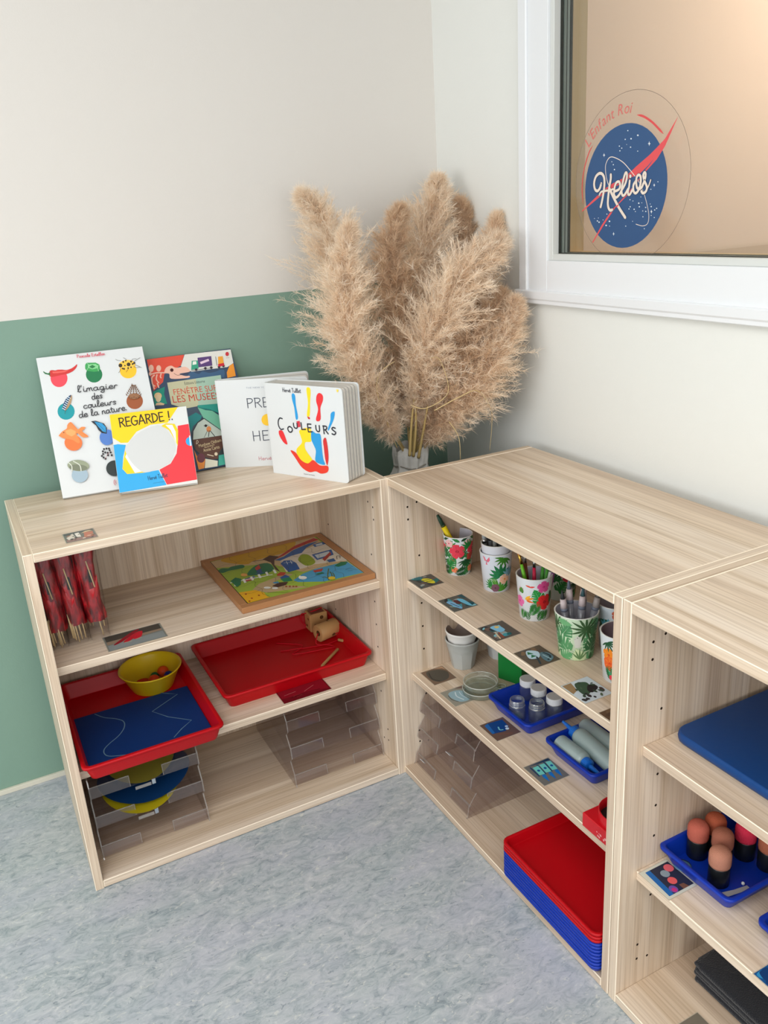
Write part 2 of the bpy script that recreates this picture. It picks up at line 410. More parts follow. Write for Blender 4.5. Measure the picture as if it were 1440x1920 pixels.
# printed art and bouquet lines in each thing's own metres
ART = {}
ART['b1'] = {'O': [-1.1173, -0.1727, 0.8054], 'yaw': -0.0968, 'lean': 0.4712}
ART['b1_art'] = [
    ["p", [238, 70, 84], [[0.0588, 0.2759], [0.057, 0.2701], [0.0539, 0.265], [0.0498, 0.261], [0.0449, 0.2584], [0.0396, 0.2574], [0.0345, 0.2581], [0.0299, 0.2604], [0.0261, 0.2642], [0.0236, 0.2691], [0.0224, 0.2747], [0.0226, 0.2806], [0.0244, 0.2864], [0.0275, 0.2915], [0.0316, 0.2955], [0.0365, 0.2981], [0.0417, 0.2992], [0.0469, 0.2985], [0.0516, 0.2962], [0.0553, 0.2924], [0.0579, 0.2875], [0.0591, 0.2818]], 0],
    ["p", [20, 118, 70], [[0.1362, 0.275], [0.1344, 0.2697], [0.1314, 0.265], [0.1272, 0.2613], [0.1224, 0.2589], [0.1172, 0.258], [0.112, 0.2587], [0.1074, 0.2609], [0.1037, 0.2644], [0.1011, 0.269], [0.0999, 0.2742], [0.1001, 0.2797], [0.1018, 0.2851], [0.1048, 0.2898], [0.1089, 0.2935], [0.1138, 0.2959], [0.119, 0.2969], [0.1241, 0.2962], [0.1288, 0.294], [0.1326, 0.2905], [0.1352, 0.2859], [0.1364, 0.2806]], 0],
    ["p", [250, 192, 40], [[0.2143, 0.2746], [0.2126, 0.2694], [0.2094, 0.2648], [0.2051, 0.2612], [0.2, 0.2589], [0.1946, 0.2581], [0.1892, 0.2588], [0.1844, 0.261], [0.1804, 0.2645], [0.1777, 0.2689], [0.1764, 0.2741], [0.1766, 0.2794], [0.1784, 0.2846], [0.1815, 0.2892], [0.1857, 0.2928], [0.1908, 0.2951], [0.1962, 0.2959], [0.2016, 0.2953], [0.2065, 0.2931], [0.2105, 0.2896], [0.2133, 0.2851], [0.2146, 0.28]], 0],
    ["p", [0, 150, 160], [[0.0602, 0.196], [0.0585, 0.1906], [0.0554, 0.1858], [0.0512, 0.1821], [0.0463, 0.1798], [0.0411, 0.1789], [0.0359, 0.1797], [0.0312, 0.182], [0.0274, 0.1856], [0.0248, 0.1903], [0.0236, 0.1957], [0.0238, 0.2013], [0.0255, 0.2067], [0.0285, 0.2115], [0.0326, 0.2152], [0.0375, 0.2176], [0.0428, 0.2185], [0.048, 0.2178], [0.0527, 0.2155], [0.0565, 0.2118], [0.0592, 0.2071], [0.0604, 0.2017]], 0],
    ["p", [158, 84, 44], [[0.2146, 0.1987], [0.2128, 0.1934], [0.2097, 0.1888], [0.2054, 0.1852], [0.2004, 0.1828], [0.1951, 0.182], [0.1899, 0.1828], [0.1852, 0.185], [0.1813, 0.1886], [0.1787, 0.1932], [0.1774, 0.1985], [0.1777, 0.2039], [0.1795, 0.2092], [0.1826, 0.2139], [0.1868, 0.2175], [0.1918, 0.2199], [0.1971, 0.2207], [0.2023, 0.22], [0.2071, 0.2177], [0.211, 0.2142], [0.2136, 0.2095], [0.2149, 0.2043]], 0],
    ["p", [205, 50, 48], [[0.0232, 0.2969], [0.0281, 0.2996], [0.0384, 0.2977], [0.0492, 0.2982], [0.0596, 0.2961], [0.0707, 0.2981], [0.0796, 0.3029], [0.0844, 0.3064], [0.0854, 0.3047], [0.0814, 0.2977], [0.0731, 0.2912], [0.0615, 0.2868], [0.0488, 0.2857], [0.036, 0.2842], [0.0244, 0.2837], [0.0212, 0.2887]], 1],
    ["p", [232, 96, 88], [[0.0292, 0.2961], [0.0415, 0.2949], [0.0557, 0.2946], [0.0666, 0.2956], [0.0551, 0.2912], [0.039, 0.2909], [0.0294, 0.2921]], 0],
    ["p", [40, 110, 60], [[0.0243, 0.2961], [0.0198, 0.2928], [0.0141, 0.2955], [0.0104, 0.2993], [0.0095, 0.2975], [0.0127, 0.2923], [0.0201, 0.2894], [0.0225, 0.286]], 0],
    ["p", [58, 160, 84], [[0.1027, 0.3029], [0.1064, 0.3075], [0.1265, 0.3055], [0.1339, 0.3], [0.1339, 0.2899], [0.1295, 0.2839], [0.1189, 0.2839], [0.103, 0.2885], [0.1011, 0.2942]], 0],
    ["p", [130, 205, 140], [[0.1096, 0.3031], [0.1259, 0.3024], [0.1305, 0.2974], [0.1286, 0.2916], [0.1164, 0.2902], [0.1082, 0.2952]], 0],
    ["p", [36, 120, 66], [[0.1103, 0.297], [0.1184, 0.3009], [0.1247, 0.2957], [0.1168, 0.2922]], 0],
    ["l", [190, 225, 195], [[0.103, 0.2885], [0.1082, 0.2952], [0.1096, 0.3031], [0.1064, 0.3075]], 0.0006, 0, 0],
    ["l", [190, 225, 195], [[0.1295, 0.2839], [0.1286, 0.2916], [0.1305, 0.2974], [0.1339, 0.3]], 0.0006, 0, 0],
    ["p", [246, 196, 70], [[0.2147, 0.2909], [0.2136, 0.2876], [0.211, 0.2845], [0.2072, 0.282], [0.2023, 0.2802], [0.197, 0.2793], [0.1915, 0.2794], [0.1863, 0.2805], [0.1818, 0.2824], [0.1785, 0.285], [0.1765, 0.2881], [0.176, 0.2914], [0.1771, 0.2948], [0.1796, 0.2979], [0.1834, 0.3004], [0.1882, 0.3022], [0.1936, 0.3031], [0.1991, 0.303], [0.2043, 0.302], [0.2088, 0.3001], [0.2122, 0.2975], [0.2142, 0.2943]], 0],
    ["p", [52, 44, 30], [[0.1847, 0.2909], [0.1834, 0.2882], [0.1809, 0.2868], [0.1782, 0.2871], [0.1763, 0.2891], [0.176, 0.292], [0.1773, 0.2947], [0.1798, 0.2961], [0.1826, 0.2958], [0.1844, 0.2938]], 0],
    ["p", [52, 44, 30], [[0.2035, 0.2912], [0.2022, 0.2885], [0.1996, 0.287], [0.1969, 0.2874], [0.195, 0.2894], [0.1947, 0.2923], [0.1961, 0.295], [0.1986, 0.2964], [0.2013, 0.2961], [0.2032, 0.2941]], 0],
    ["p", [52, 44, 30], [[0.1905, 0.2989], [0.1899, 0.2975], [0.1886, 0.2968], [0.1872, 0.297], [0.1863, 0.298], [0.1861, 0.2994], [0.1868, 0.3008], [0.1881, 0.3015], [0.1894, 0.3013], [0.1904, 0.3003]], 0],
    ["p", [52, 44, 30], [[0.1962, 0.3012], [0.1957, 0.3001], [0.1946, 0.2995], [0.1935, 0.2996], [0.1927, 0.3005], [0.1926, 0.3017], [0.1931, 0.3028], [0.1942, 0.3034], [0.1953, 0.3033], [0.1961, 0.3024]], 0],
    ["p", [52, 44, 30], [[0.2082, 0.2977], [0.2075, 0.2963], [0.2062, 0.2956], [0.2048, 0.2958], [0.2039, 0.2968], [0.2038, 0.2982], [0.2044, 0.2996], [0.2057, 0.3003], [0.2071, 0.3001], [0.208, 0.2991]], 0],
    ["p", [52, 44, 30], [[0.2107, 0.2913], [0.21, 0.2899], [0.2088, 0.2892], [0.2074, 0.2894], [0.2065, 0.2904], [0.2063, 0.2918], [0.207, 0.2932], [0.2083, 0.2939], [0.2096, 0.2937], [0.2106, 0.2927]], 0],
    ["p", [52, 44, 30], [[0.1892, 0.2819], [0.1885, 0.2805], [0.1873, 0.2798], [0.1859, 0.28], [0.185, 0.281], [0.1848, 0.2824], [0.1855, 0.2838], [0.1868, 0.2845], [0.1881, 0.2843], [0.1891, 0.2833]], 0],
    ["p", [52, 44, 30], [[0.1986, 0.2827], [0.1979, 0.2815], [0.1968, 0.2808], [0.1955, 0.2809], [0.1947, 0.2819], [0.1945, 0.2832], [0.1951, 0.2844], [0.1963, 0.2851], [0.1976, 0.2849], [0.1984, 0.284]], 0],
    ["p", [52, 44, 30], [[0.2052, 0.2839], [0.2046, 0.2827], [0.2035, 0.2821], [0.2024, 0.2823], [0.2016, 0.2831], [0.2015, 0.2843], [0.2021, 0.2854], [0.2031, 0.286], [0.2043, 0.2859], [0.205, 0.2851]], 0],
    ["p", [52, 44, 30], [[0.1854, 0.2834], [0.1848, 0.2822], [0.1838, 0.2816], [0.1826, 0.2818], [0.1819, 0.2826], [0.1817, 0.2838], [0.1823, 0.2849], [0.1833, 0.2855], [0.1845, 0.2854], [0.1852, 0.2846]], 0],
    ["p", [52, 44, 30], [[0.192, 0.2896], [0.1915, 0.2886], [0.1905, 0.288], [0.1895, 0.2882], [0.1888, 0.2889], [0.1887, 0.29], [0.1892, 0.291], [0.1901, 0.2916], [0.1912, 0.2914], [0.1919, 0.2907]], 0],
    ["p", [52, 44, 30], [[0.2152, 0.2931], [0.2144, 0.2916], [0.2129, 0.2907], [0.2113, 0.2909], [0.2103, 0.2921], [0.2101, 0.2938], [0.2109, 0.2954], [0.2124, 0.2962], [0.2139, 0.296], [0.215, 0.2948]], 0],
    ["l", [60, 56, 44], [[0.1834, 0.3028], [0.1763, 0.3047], [0.1722, 0.3079]], 0.0007, 1, 0],
    ["l", [60, 56, 44], [[0.1966, 0.3032], [0.1944, 0.3065], [0.1899, 0.3095]], 0.0007, 1, 0],
    ["l", [60, 56, 44], [[0.2089, 0.2986], [0.2101, 0.3031], [0.2192, 0.3032]], 0.0007, 1, 0],
    ["l", [60, 56, 44], [[0.2124, 0.2972], [0.2207, 0.3012], [0.2282, 0.3048]], 0.0007, 1, 0],
    ["l", [60, 56, 44], [[0.2127, 0.289], [0.2196, 0.2851], [0.2266, 0.2801]], 0.0007, 1, 0],
    ["l", [60, 56, 44], [[0.2092, 0.2854], [0.2151, 0.2816], [0.2227, 0.2816]], 0.0007, 1, 0],
    ["l", [60, 56, 44], [[0.179, 0.2842], [0.177, 0.2784], [0.1729, 0.2743]], 0.0007, 1, 0],
    ["l", [60, 56, 44], [[0.196, 0.28], [0.1925, 0.2764], [0.1901, 0.2737]], 0.0007, 1, 0],
    ["p", [176, 142, 104], [[0.0608, 0.2348], [0.0602, 0.2274], [0.0557, 0.2163], [0.0492, 0.2074], [0.0417, 0.2003], [0.0392, 0.201], [0.0455, 0.2119], [0.0531, 0.2245], [0.0573, 0.2327]], 0],
    ["p", [40, 70, 110], [[0.0592, 0.2358], [0.0547, 0.2337], [0.0465, 0.2274], [0.0392, 0.2167], [0.035, 0.2055], [0.0366, 0.2018], [0.0402, 0.2019], [0.0467, 0.2136], [0.0541, 0.2253], [0.0592, 0.2335]], 0],
    ["l", [220, 238, 245], [[0.0517, 0.2317], [0.0567, 0.2275]], 0.0016, 0, 0],
    ["l", [220, 238, 245], [[0.049, 0.2275], [0.054, 0.2233]], 0.0016, 0, 0],
    ["l", [220, 238, 245], [[0.0463, 0.2234], [0.0513, 0.2191]], 0.0016, 0, 0],
    ["l", [220, 238, 245], [[0.0436, 0.2192], [0.0486, 0.2149]], 0.0016, 0, 0],
    ["l", [220, 238, 245], [[0.0409, 0.215], [0.0459, 0.2108]], 0.0016, 0, 0],
    ["l", [220, 238, 245], [[0.0382, 0.2108], [0.0432, 0.2066]], 0.0016, 0, 0],
    ["l", [220, 238, 245], [[0.0355, 0.2066], [0.0405, 0.2024]], 0.0016, 0, 0],
    ["l", [90, 70, 50], [[0.0587, 0.2331], [0.0491, 0.2172], [0.0399, 0.197], [0.0385, 0.1924]], 0.0006, 1, 0],
    ["p", [112, 76, 50], [[0.1943, 0.237], [0.1963, 0.2428], [0.1977, 0.2365]], 0],
    ["p", [112, 76, 50], [[0.1963, 0.2367], [0.1985, 0.2419], [0.1997, 0.2363]], 0],
    ["p", [112, 76, 50], [[0.1983, 0.2365], [0.2008, 0.2409], [0.2017, 0.236]], 0],
    ["p", [112, 76, 50], [[0.2003, 0.2362], [0.2033, 0.2412], [0.2037, 0.2357]], 0],
    ["p", [112, 76, 50], [[0.2023, 0.2359], [0.2058, 0.2415], [0.2057, 0.2354]], 0],
    ["p", [112, 76, 50], [[0.1913, 0.233], [0.1929, 0.2388], [0.1948, 0.2325]], 0],
    ["p", [112, 76, 50], [[0.1944, 0.2326], [0.1964, 0.2377], [0.1978, 0.2321]], 0],
    ["p", [112, 76, 50], [[0.1974, 0.2321], [0.2, 0.2366], [0.2009, 0.2317]], 0],
    ["p", [112, 76, 50], [[0.2005, 0.2317], [0.2038, 0.2367], [0.204, 0.2312]], 0],
    ["p", [112, 76, 50], [[0.2036, 0.2313], [0.2075, 0.2368], [0.2071, 0.2308]], 0],
    ["p", [112, 76, 50], [[0.1883, 0.2289], [0.1895, 0.2348], [0.1918, 0.2285]], 0],
    ["p", [112, 76, 50], [[0.1925, 0.2284], [0.1943, 0.2336], [0.1959, 0.2279]], 0],
    ["p", [112, 76, 50], [[0.1966, 0.2278], [0.1992, 0.2323], [0.2001, 0.2273]], 0],
    ["p", [112, 76, 50], [[0.2008, 0.2272], [0.2042, 0.2322], [0.2042, 0.2268]], 0],
    ["p", [112, 76, 50], [[0.2049, 0.2267], [0.2093, 0.2321], [0.2084, 0.2262]], 0],
    ["p", [112, 76, 50], [[0.1854, 0.2249], [0.1862, 0.2309], [0.1888, 0.2245]], 0],
    ["p", [112, 76, 50], [[0.1906, 0.2242], [0.1922, 0.2294], [0.1941, 0.2237]], 0],
    ["p", [112, 76, 50], [[0.1958, 0.2235], [0.1983, 0.228], [0.1993, 0.223]], 0],
    ["p", [112, 76, 50], [[0.201, 0.2228], [0.2047, 0.2277], [0.2045, 0.2223]], 0],
    ["p", [112, 76, 50], [[0.2063, 0.2221], [0.211, 0.2275], [0.2097, 0.2216]], 0],
    ["p", [112, 76, 50], [[0.1824, 0.2209], [0.1828, 0.2269], [0.1859, 0.2204]], 0],
    ["p", [112, 76, 50], [[0.1887, 0.2201], [0.1901, 0.2253], [0.1922, 0.2196]], 0],
    ["p", [112, 76, 50], [[0.195, 0.2192], [0.1975, 0.2237], [0.1985, 0.2187]], 0],
    ["p", [112, 76, 50], [[0.2013, 0.2183], [0.2051, 0.2232], [0.2048, 0.2178]], 0],
    ["p", [112, 76, 50], [[0.2076, 0.2174], [0.2128, 0.2228], [0.2111, 0.217]], 0],
    ["p", [112, 76, 50], [[0.1795, 0.2169], [0.1794, 0.2229], [0.1829, 0.2164]], 0],
    ["p", [112, 76, 50], [[0.1868, 0.2159], [0.1881, 0.2211], [0.1903, 0.2154]], 0],
    ["p", [112, 76, 50], [[0.1942, 0.2149], [0.1967, 0.2194], [0.1976, 0.2144]], 0],
    ["p", [112, 76, 50], [[0.2015, 0.2139], [0.2056, 0.2187], [0.205, 0.2134]], 0],
    ["p", [112, 76, 50], [[0.2089, 0.2128], [0.2145, 0.2181], [0.2124, 0.2123]], 0],
    ["p", [112, 76, 50], [[0.1968, 0.2365], [0.1973, 0.2454], [0.1997, 0.2381]], 0],
    ["p", [150, 104, 70], [[0.2091, 0.2106], [0.2082, 0.2088], [0.2064, 0.2073], [0.2037, 0.2062], [0.2005, 0.2056], [0.1969, 0.2055], [0.1932, 0.206], [0.1899, 0.2071], [0.187, 0.2085], [0.1849, 0.2103], [0.1837, 0.2122], [0.1836, 0.2141], [0.1844, 0.2159], [0.1863, 0.2175], [0.1889, 0.2186], [0.1922, 0.2192], [0.1957, 0.2192], [0.1994, 0.2187], [0.2028, 0.2177], [0.2057, 0.2162], [0.2078, 0.2145], [0.209, 0.2125]], 0],
    ["p", [112, 76, 50], [[0.1881, 0.2115], [0.1873, 0.2106], [0.1857, 0.2104], [0.1842, 0.2111], [0.1837, 0.2121], [0.1846, 0.213], [0.1862, 0.2132], [0.1876, 0.2126]], 0],
    ["p", [112, 76, 50], [[0.1928, 0.2088], [0.192, 0.208], [0.1904, 0.2078], [0.1889, 0.2084], [0.1885, 0.2094], [0.1893, 0.2103], [0.1909, 0.2105], [0.1924, 0.2099]], 0],
    ["p", [112, 76, 50], [[0.1983, 0.2101], [0.1975, 0.2092], [0.1959, 0.209], [0.1944, 0.2096], [0.1939, 0.2107], [0.1948, 0.2116], [0.1964, 0.2118], [0.1979, 0.2111]], 0],
    ["p", [112, 76, 50], [[0.2031, 0.2074], [0.2022, 0.2065], [0.2006, 0.2063], [0.1991, 0.207], [0.1987, 0.208], [0.1995, 0.2089], [0.2011, 0.2091], [0.2026, 0.2085]], 0],
    ["p", [112, 76, 50], [[0.2086, 0.2086], [0.2077, 0.2078], [0.2061, 0.2076], [0.2046, 0.2082], [0.2042, 0.2093], [0.205, 0.2101], [0.2066, 0.2103], [0.2081, 0.2097]], 0],
    ["t", [40, 40, 46], "l'imagier", [0.0738, 0.2389], [0.1637, 0.2373], 0.0156, "h", 0.0019],
    ["t", [40, 40, 46], "des", [0.1022, 0.2172], [0.1266, 0.2181], 0.0157, "h", 0.0019],
    ["t", [40, 40, 46], "couleurs", [0.0802, 0.1986], [0.154, 0.1993], 0.0152, "h", 0.0019],
    ["t", [40, 40, 46], "de la nature.", [0.0669, 0.1784], [0.1756, 0.1817], 0.0155, "h", 0.0019],
    ["t", [214, 60, 84], "Pascale Estellon", [0.0877, 0.3208], [0.1506, 0.3202], 0.0075, "h", 0.001],
    ["p", [250, 118, 56], [[0.0625, 0.1167], [0.0602, 0.1119], [0.0566, 0.108], [0.052, 0.1053], [0.0468, 0.104], [0.0415, 0.1042], [0.0363, 0.1058], [0.0318, 0.1088], [0.0284, 0.1129], [0.0262, 0.1178], [0.0255, 0.123], [0.0263, 0.1283], [0.0286, 0.133], [0.0321, 0.1369], [0.0367, 0.1396], [0.0419, 0.141], [0.0473, 0.1408], [0.0524, 0.1392], [0.057, 0.1362], [0.0605, 0.1321], [0.0627, 0.1272], [0.0634, 0.1219]], 0],
    ["p", [248, 140, 74], [[0.017, 0.1446], [0.026, 0.1524], [0.0361, 0.1576], [0.039, 0.1656], [0.0469, 0.1714], [0.0526, 0.1643], [0.0584, 0.1539], [0.0613, 0.1524], [0.0682, 0.1564], [0.0764, 0.1548], [0.0733, 0.1503], [0.0678, 0.146], [0.0793, 0.1324], [0.0683, 0.1316], [0.0623, 0.1368], [0.0579, 0.1425], [0.0546, 0.1413], [0.0589, 0.1239], [0.0539, 0.12], [0.0447, 0.1286], [0.0348, 0.133], [0.0247, 0.1368], [0.0174, 0.1424]], 1],
    ["p", [252, 168, 100], [[0.0322, 0.1532], [0.0449, 0.1554], [0.0543, 0.1481], [0.0515, 0.141], [0.0432, 0.1377], [0.0337, 0.1446]], 0],
    ["p", [50, 30, 20], [[0.0296, 0.1489], [0.0291, 0.148], [0.0282, 0.1478], [0.0274, 0.1483], [0.0272, 0.1492], [0.0277, 0.1501], [0.0287, 0.1504], [0.0294, 0.1498]], 0],
    ["l", [225, 110, 56], [[0.0389, 0.1647], [0.0458, 0.1696], [0.0569, 0.1541]], 0.0007, 1, 0],
    ["l", [225, 110, 56], [[0.0603, 0.1472], [0.0685, 0.1409], [0.0764, 0.1332]], 0.0007, 1, 0],
    ["p", [160, 182, 196], [[0.0622, 0.0431], [0.0606, 0.0384], [0.0578, 0.0343], [0.0539, 0.0312], [0.0493, 0.0293], [0.0443, 0.0287], [0.0394, 0.0296], [0.035, 0.0318], [0.0314, 0.0351], [0.0288, 0.0393], [0.0276, 0.044], [0.0277, 0.049], [0.0293, 0.0536], [0.0321, 0.0577], [0.036, 0.0608], [0.0406, 0.0628], [0.0455, 0.0634], [0.0504, 0.0625], [0.0549, 0.0604], [0.0586, 0.057], [0.0611, 0.0528], [0.0624, 0.048]], 0],
    ["p", [148, 156, 130], [[0.0682, 0.0626], [0.0663, 0.0592], [0.0628, 0.0566], [0.0579, 0.0549], [0.052, 0.0543], [0.0455, 0.0548], [0.0391, 0.0564], [0.0331, 0.059], [0.0282, 0.0623], [0.0247, 0.066], [0.0228, 0.07], [0.0228, 0.0738], [0.0246, 0.0772], [0.028, 0.0798], [0.0329, 0.0815], [0.0388, 0.0821], [0.0453, 0.0817], [0.0517, 0.0801], [0.0577, 0.0775], [0.0627, 0.0742], [0.0663, 0.0704], [0.0681, 0.0665]], 0],
    ["p", [120, 126, 104], [[0.0636, 0.0588], [0.0623, 0.057], [0.0596, 0.0556], [0.0557, 0.0549], [0.0508, 0.0549], [0.0455, 0.0556], [0.0401, 0.057], [0.035, 0.0588], [0.0308, 0.0611], [0.0276, 0.0635], [0.0258, 0.066], [0.0256, 0.0682], [0.0268, 0.0701], [0.0296, 0.0714], [0.0335, 0.0721], [0.0383, 0.0722], [0.0436, 0.0715], [0.049, 0.0701], [0.0541, 0.0683], [0.0584, 0.066], [0.0616, 0.0636], [0.0634, 0.0611]], 0],
    ["l", [214, 218, 204], [[0.0258, 0.0783], [0.0312, 0.0699], [0.0298, 0.0582]], 0.002, 1, 0],
    ["l", [214, 218, 204], [[0.0367, 0.0798], [0.0485, 0.0687], [0.0492, 0.0553]], 0.002, 1, 0],
    ["p", [80, 124, 196], [[0.1347, 0.1213], [0.1331, 0.1162], [0.1303, 0.1117], [0.1266, 0.1082], [0.1222, 0.106], [0.1176, 0.1052], [0.1131, 0.1059], [0.109, 0.1081], [0.1058, 0.1115], [0.1035, 0.1159], [0.1025, 0.121], [0.1028, 0.1263], [0.1044, 0.1314], [0.1072, 0.1358], [0.1109, 0.1394], [0.1152, 0.1416], [0.1198, 0.1424], [0.1244, 0.1418], [0.1285, 0.1396], [0.1318, 0.1362], [0.134, 0.1317], [0.135, 0.1266]], 0],
    ["p", [30, 34, 44], [[0.091, 0.1665], [0.1011, 0.1664], [0.1182, 0.157], [0.1225, 0.1461], [0.1199, 0.1321], [0.1095, 0.1354], [0.1033, 0.144], [0.1005, 0.1546]], 0],
    ["p", [40, 150, 205], [[0.0978, 0.1652], [0.1138, 0.1585], [0.1205, 0.1481], [0.1189, 0.1351], [0.1118, 0.1393], [0.1046, 0.1514]], 0],
    ["l", [30, 34, 44], [[0.0991, 0.1641], [0.1106, 0.1497], [0.1184, 0.1366]], 0.0006, 1, 0],
    ["p", [34, 30, 34], [[0.1095, 0.097], [0.1087, 0.0955], [0.1072, 0.0948], [0.1057, 0.0954], [0.1049, 0.0968], [0.1053, 0.0985], [0.1065, 0.0996], [0.1081, 0.0997], [0.1093, 0.0986]], 0],
    ["p", [34, 30, 34], [[0.1151, 0.0973], [0.1142, 0.0958], [0.1127, 0.0951], [0.1113, 0.0957], [0.1105, 0.0971], [0.1108, 0.0988], [0.112, 0.0999], [0.1136, 0.1], [0.1148, 0.0989]], 0],
    ["p", [34, 30, 34], [[0.1061, 0.0919], [0.1053, 0.0905], [0.1038, 0.0898], [0.1023, 0.0904], [0.1015, 0.0918], [0.1018, 0.0935], [0.1031, 0.0946], [0.1047, 0.0947], [0.1059, 0.0936]], 0],
    ["p", [34, 30, 34], [[0.1108, 0.0887], [0.11, 0.0872], [0.1085, 0.0865], [0.107, 0.0871], [0.1062, 0.0885], [0.1065, 0.0902], [0.1078, 0.0913], [0.1094, 0.0914], [0.1106, 0.0903]], 0],
    ["p", [34, 30, 34], [[0.1056, 0.0858], [0.1048, 0.0843], [0.1033, 0.0837], [0.1018, 0.0842], [0.101, 0.0857], [0.1013, 0.0873], [0.1026, 0.0885], [0.1041, 0.0885], [0.1053, 0.0875]], 0],
    ["p", [34, 30, 34], [[0.1159, 0.087], [0.115, 0.0855], [0.1135, 0.0849], [0.112, 0.0854], [0.1113, 0.0869], [0.1116, 0.0886], [0.1128, 0.0897], [0.1144, 0.0897], [0.1156, 0.0887]], 0],
    ["p", [34, 30, 34], [[0.102, 0.0817], [0.1012, 0.0802], [0.0997, 0.0795], [0.0982, 0.0801], [0.0974, 0.0815], [0.0978, 0.0832], [0.099, 0.0843], [0.1006, 0.0844], [0.1018, 0.0833]], 0],
    ["p", [34, 30, 34], [[0.1087, 0.0738], [0.1079, 0.0723], [0.1064, 0.0717], [0.1049, 0.0723], [0.1041, 0.0737], [0.1044, 0.0754], [0.1057, 0.0765], [0.1073, 0.0765], [0.1085, 0.0755]], 0],
    ["p", [34, 30, 34], [[0.1051, 0.0774], [0.1043, 0.0759], [0.1028, 0.0753], [0.1013, 0.0759], [0.1006, 0.0773], [0.1009, 0.079], [0.1021, 0.0801], [0.1037, 0.0802], [0.1049, 0.0791]], 0],
    ["p", [34, 30, 34], [[0.1157, 0.0811], [0.1149, 0.0796], [0.1134, 0.079], [0.1119, 0.0795], [0.1111, 0.081], [0.1114, 0.0827], [0.1127, 0.0838], [0.1143, 0.0838], [0.1155, 0.0828]], 0],
    ["p", [34, 30, 34], [[0.1212, 0.0921], [0.1204, 0.0906], [0.1188, 0.0899], [0.1174, 0.0905], [0.1166, 0.0919], [0.1169, 0.0936], [0.1181, 0.0947], [0.1197, 0.0948], [0.1209, 0.0937]], 0],
    ["p", [34, 30, 34], [[0.1204, 0.0964], [0.1196, 0.0949], [0.1181, 0.0943], [0.1166, 0.0948], [0.1158, 0.0963], [0.1161, 0.098], [0.1174, 0.0991], [0.119, 0.0991], [0.1202, 0.0981]], 0],
    ["p", [34, 30, 34], [[0.1226, 0.0868], [0.1217, 0.0853], [0.1202, 0.0846], [0.1187, 0.0852], [0.118, 0.0866], [0.1183, 0.0883], [0.1195, 0.0894], [0.1211, 0.0895], [0.1223, 0.0884]], 0],
    ["p", [34, 30, 34], [[0.1236, 0.0798], [0.1228, 0.0783], [0.1213, 0.0777], [0.1198, 0.0782], [0.119, 0.0797], [0.1194, 0.0814], [0.1206, 0.0825], [0.1222, 0.0825], [0.1234, 0.0815]], 0],
    ["l", [190, 80, 90], [[0.1061, 0.0742], [0.1107, 0.0819], [0.118, 0.0875]], 0.0005, 1, 0],
    ["p", [34, 44, 44], [[0.1396, 0.0459], [0.1379, 0.0409], [0.1349, 0.0365], [0.1307, 0.0331], [0.1259, 0.0311], [0.1207, 0.0304], [0.1156, 0.0313], [0.111, 0.0336], [0.1072, 0.0371], [0.1046, 0.0416], [0.1034, 0.0467], [0.1036, 0.052], [0.1053, 0.057], [0.1082, 0.0614], [0.1123, 0.0647], [0.1171, 0.0668], [0.1223, 0.0675], [0.1275, 0.0667], [0.1321, 0.0644], [0.1359, 0.0608], [0.1386, 0.0563], [0.1398, 0.0512]], 0],
    ["l", [206, 90, 110], [[0.1177, 0.0227], [0.115, 0.019], [0.1144, 0.0132], [0.117, 0.0102]], 0.0012, 1, 0],
    ["l", [206, 90, 110], [[0.1196, 0.0199], [0.1177, 0.0168], [0.1191, 0.0132]], 0.0012, 1, 0],
]
ART['b2'] = {'O': [-1.0014, -0.2237, 0.8076], 'yaw': -0.2198, 'lean': 0.576, 'w': 0.1774, 'h': 0.1919}
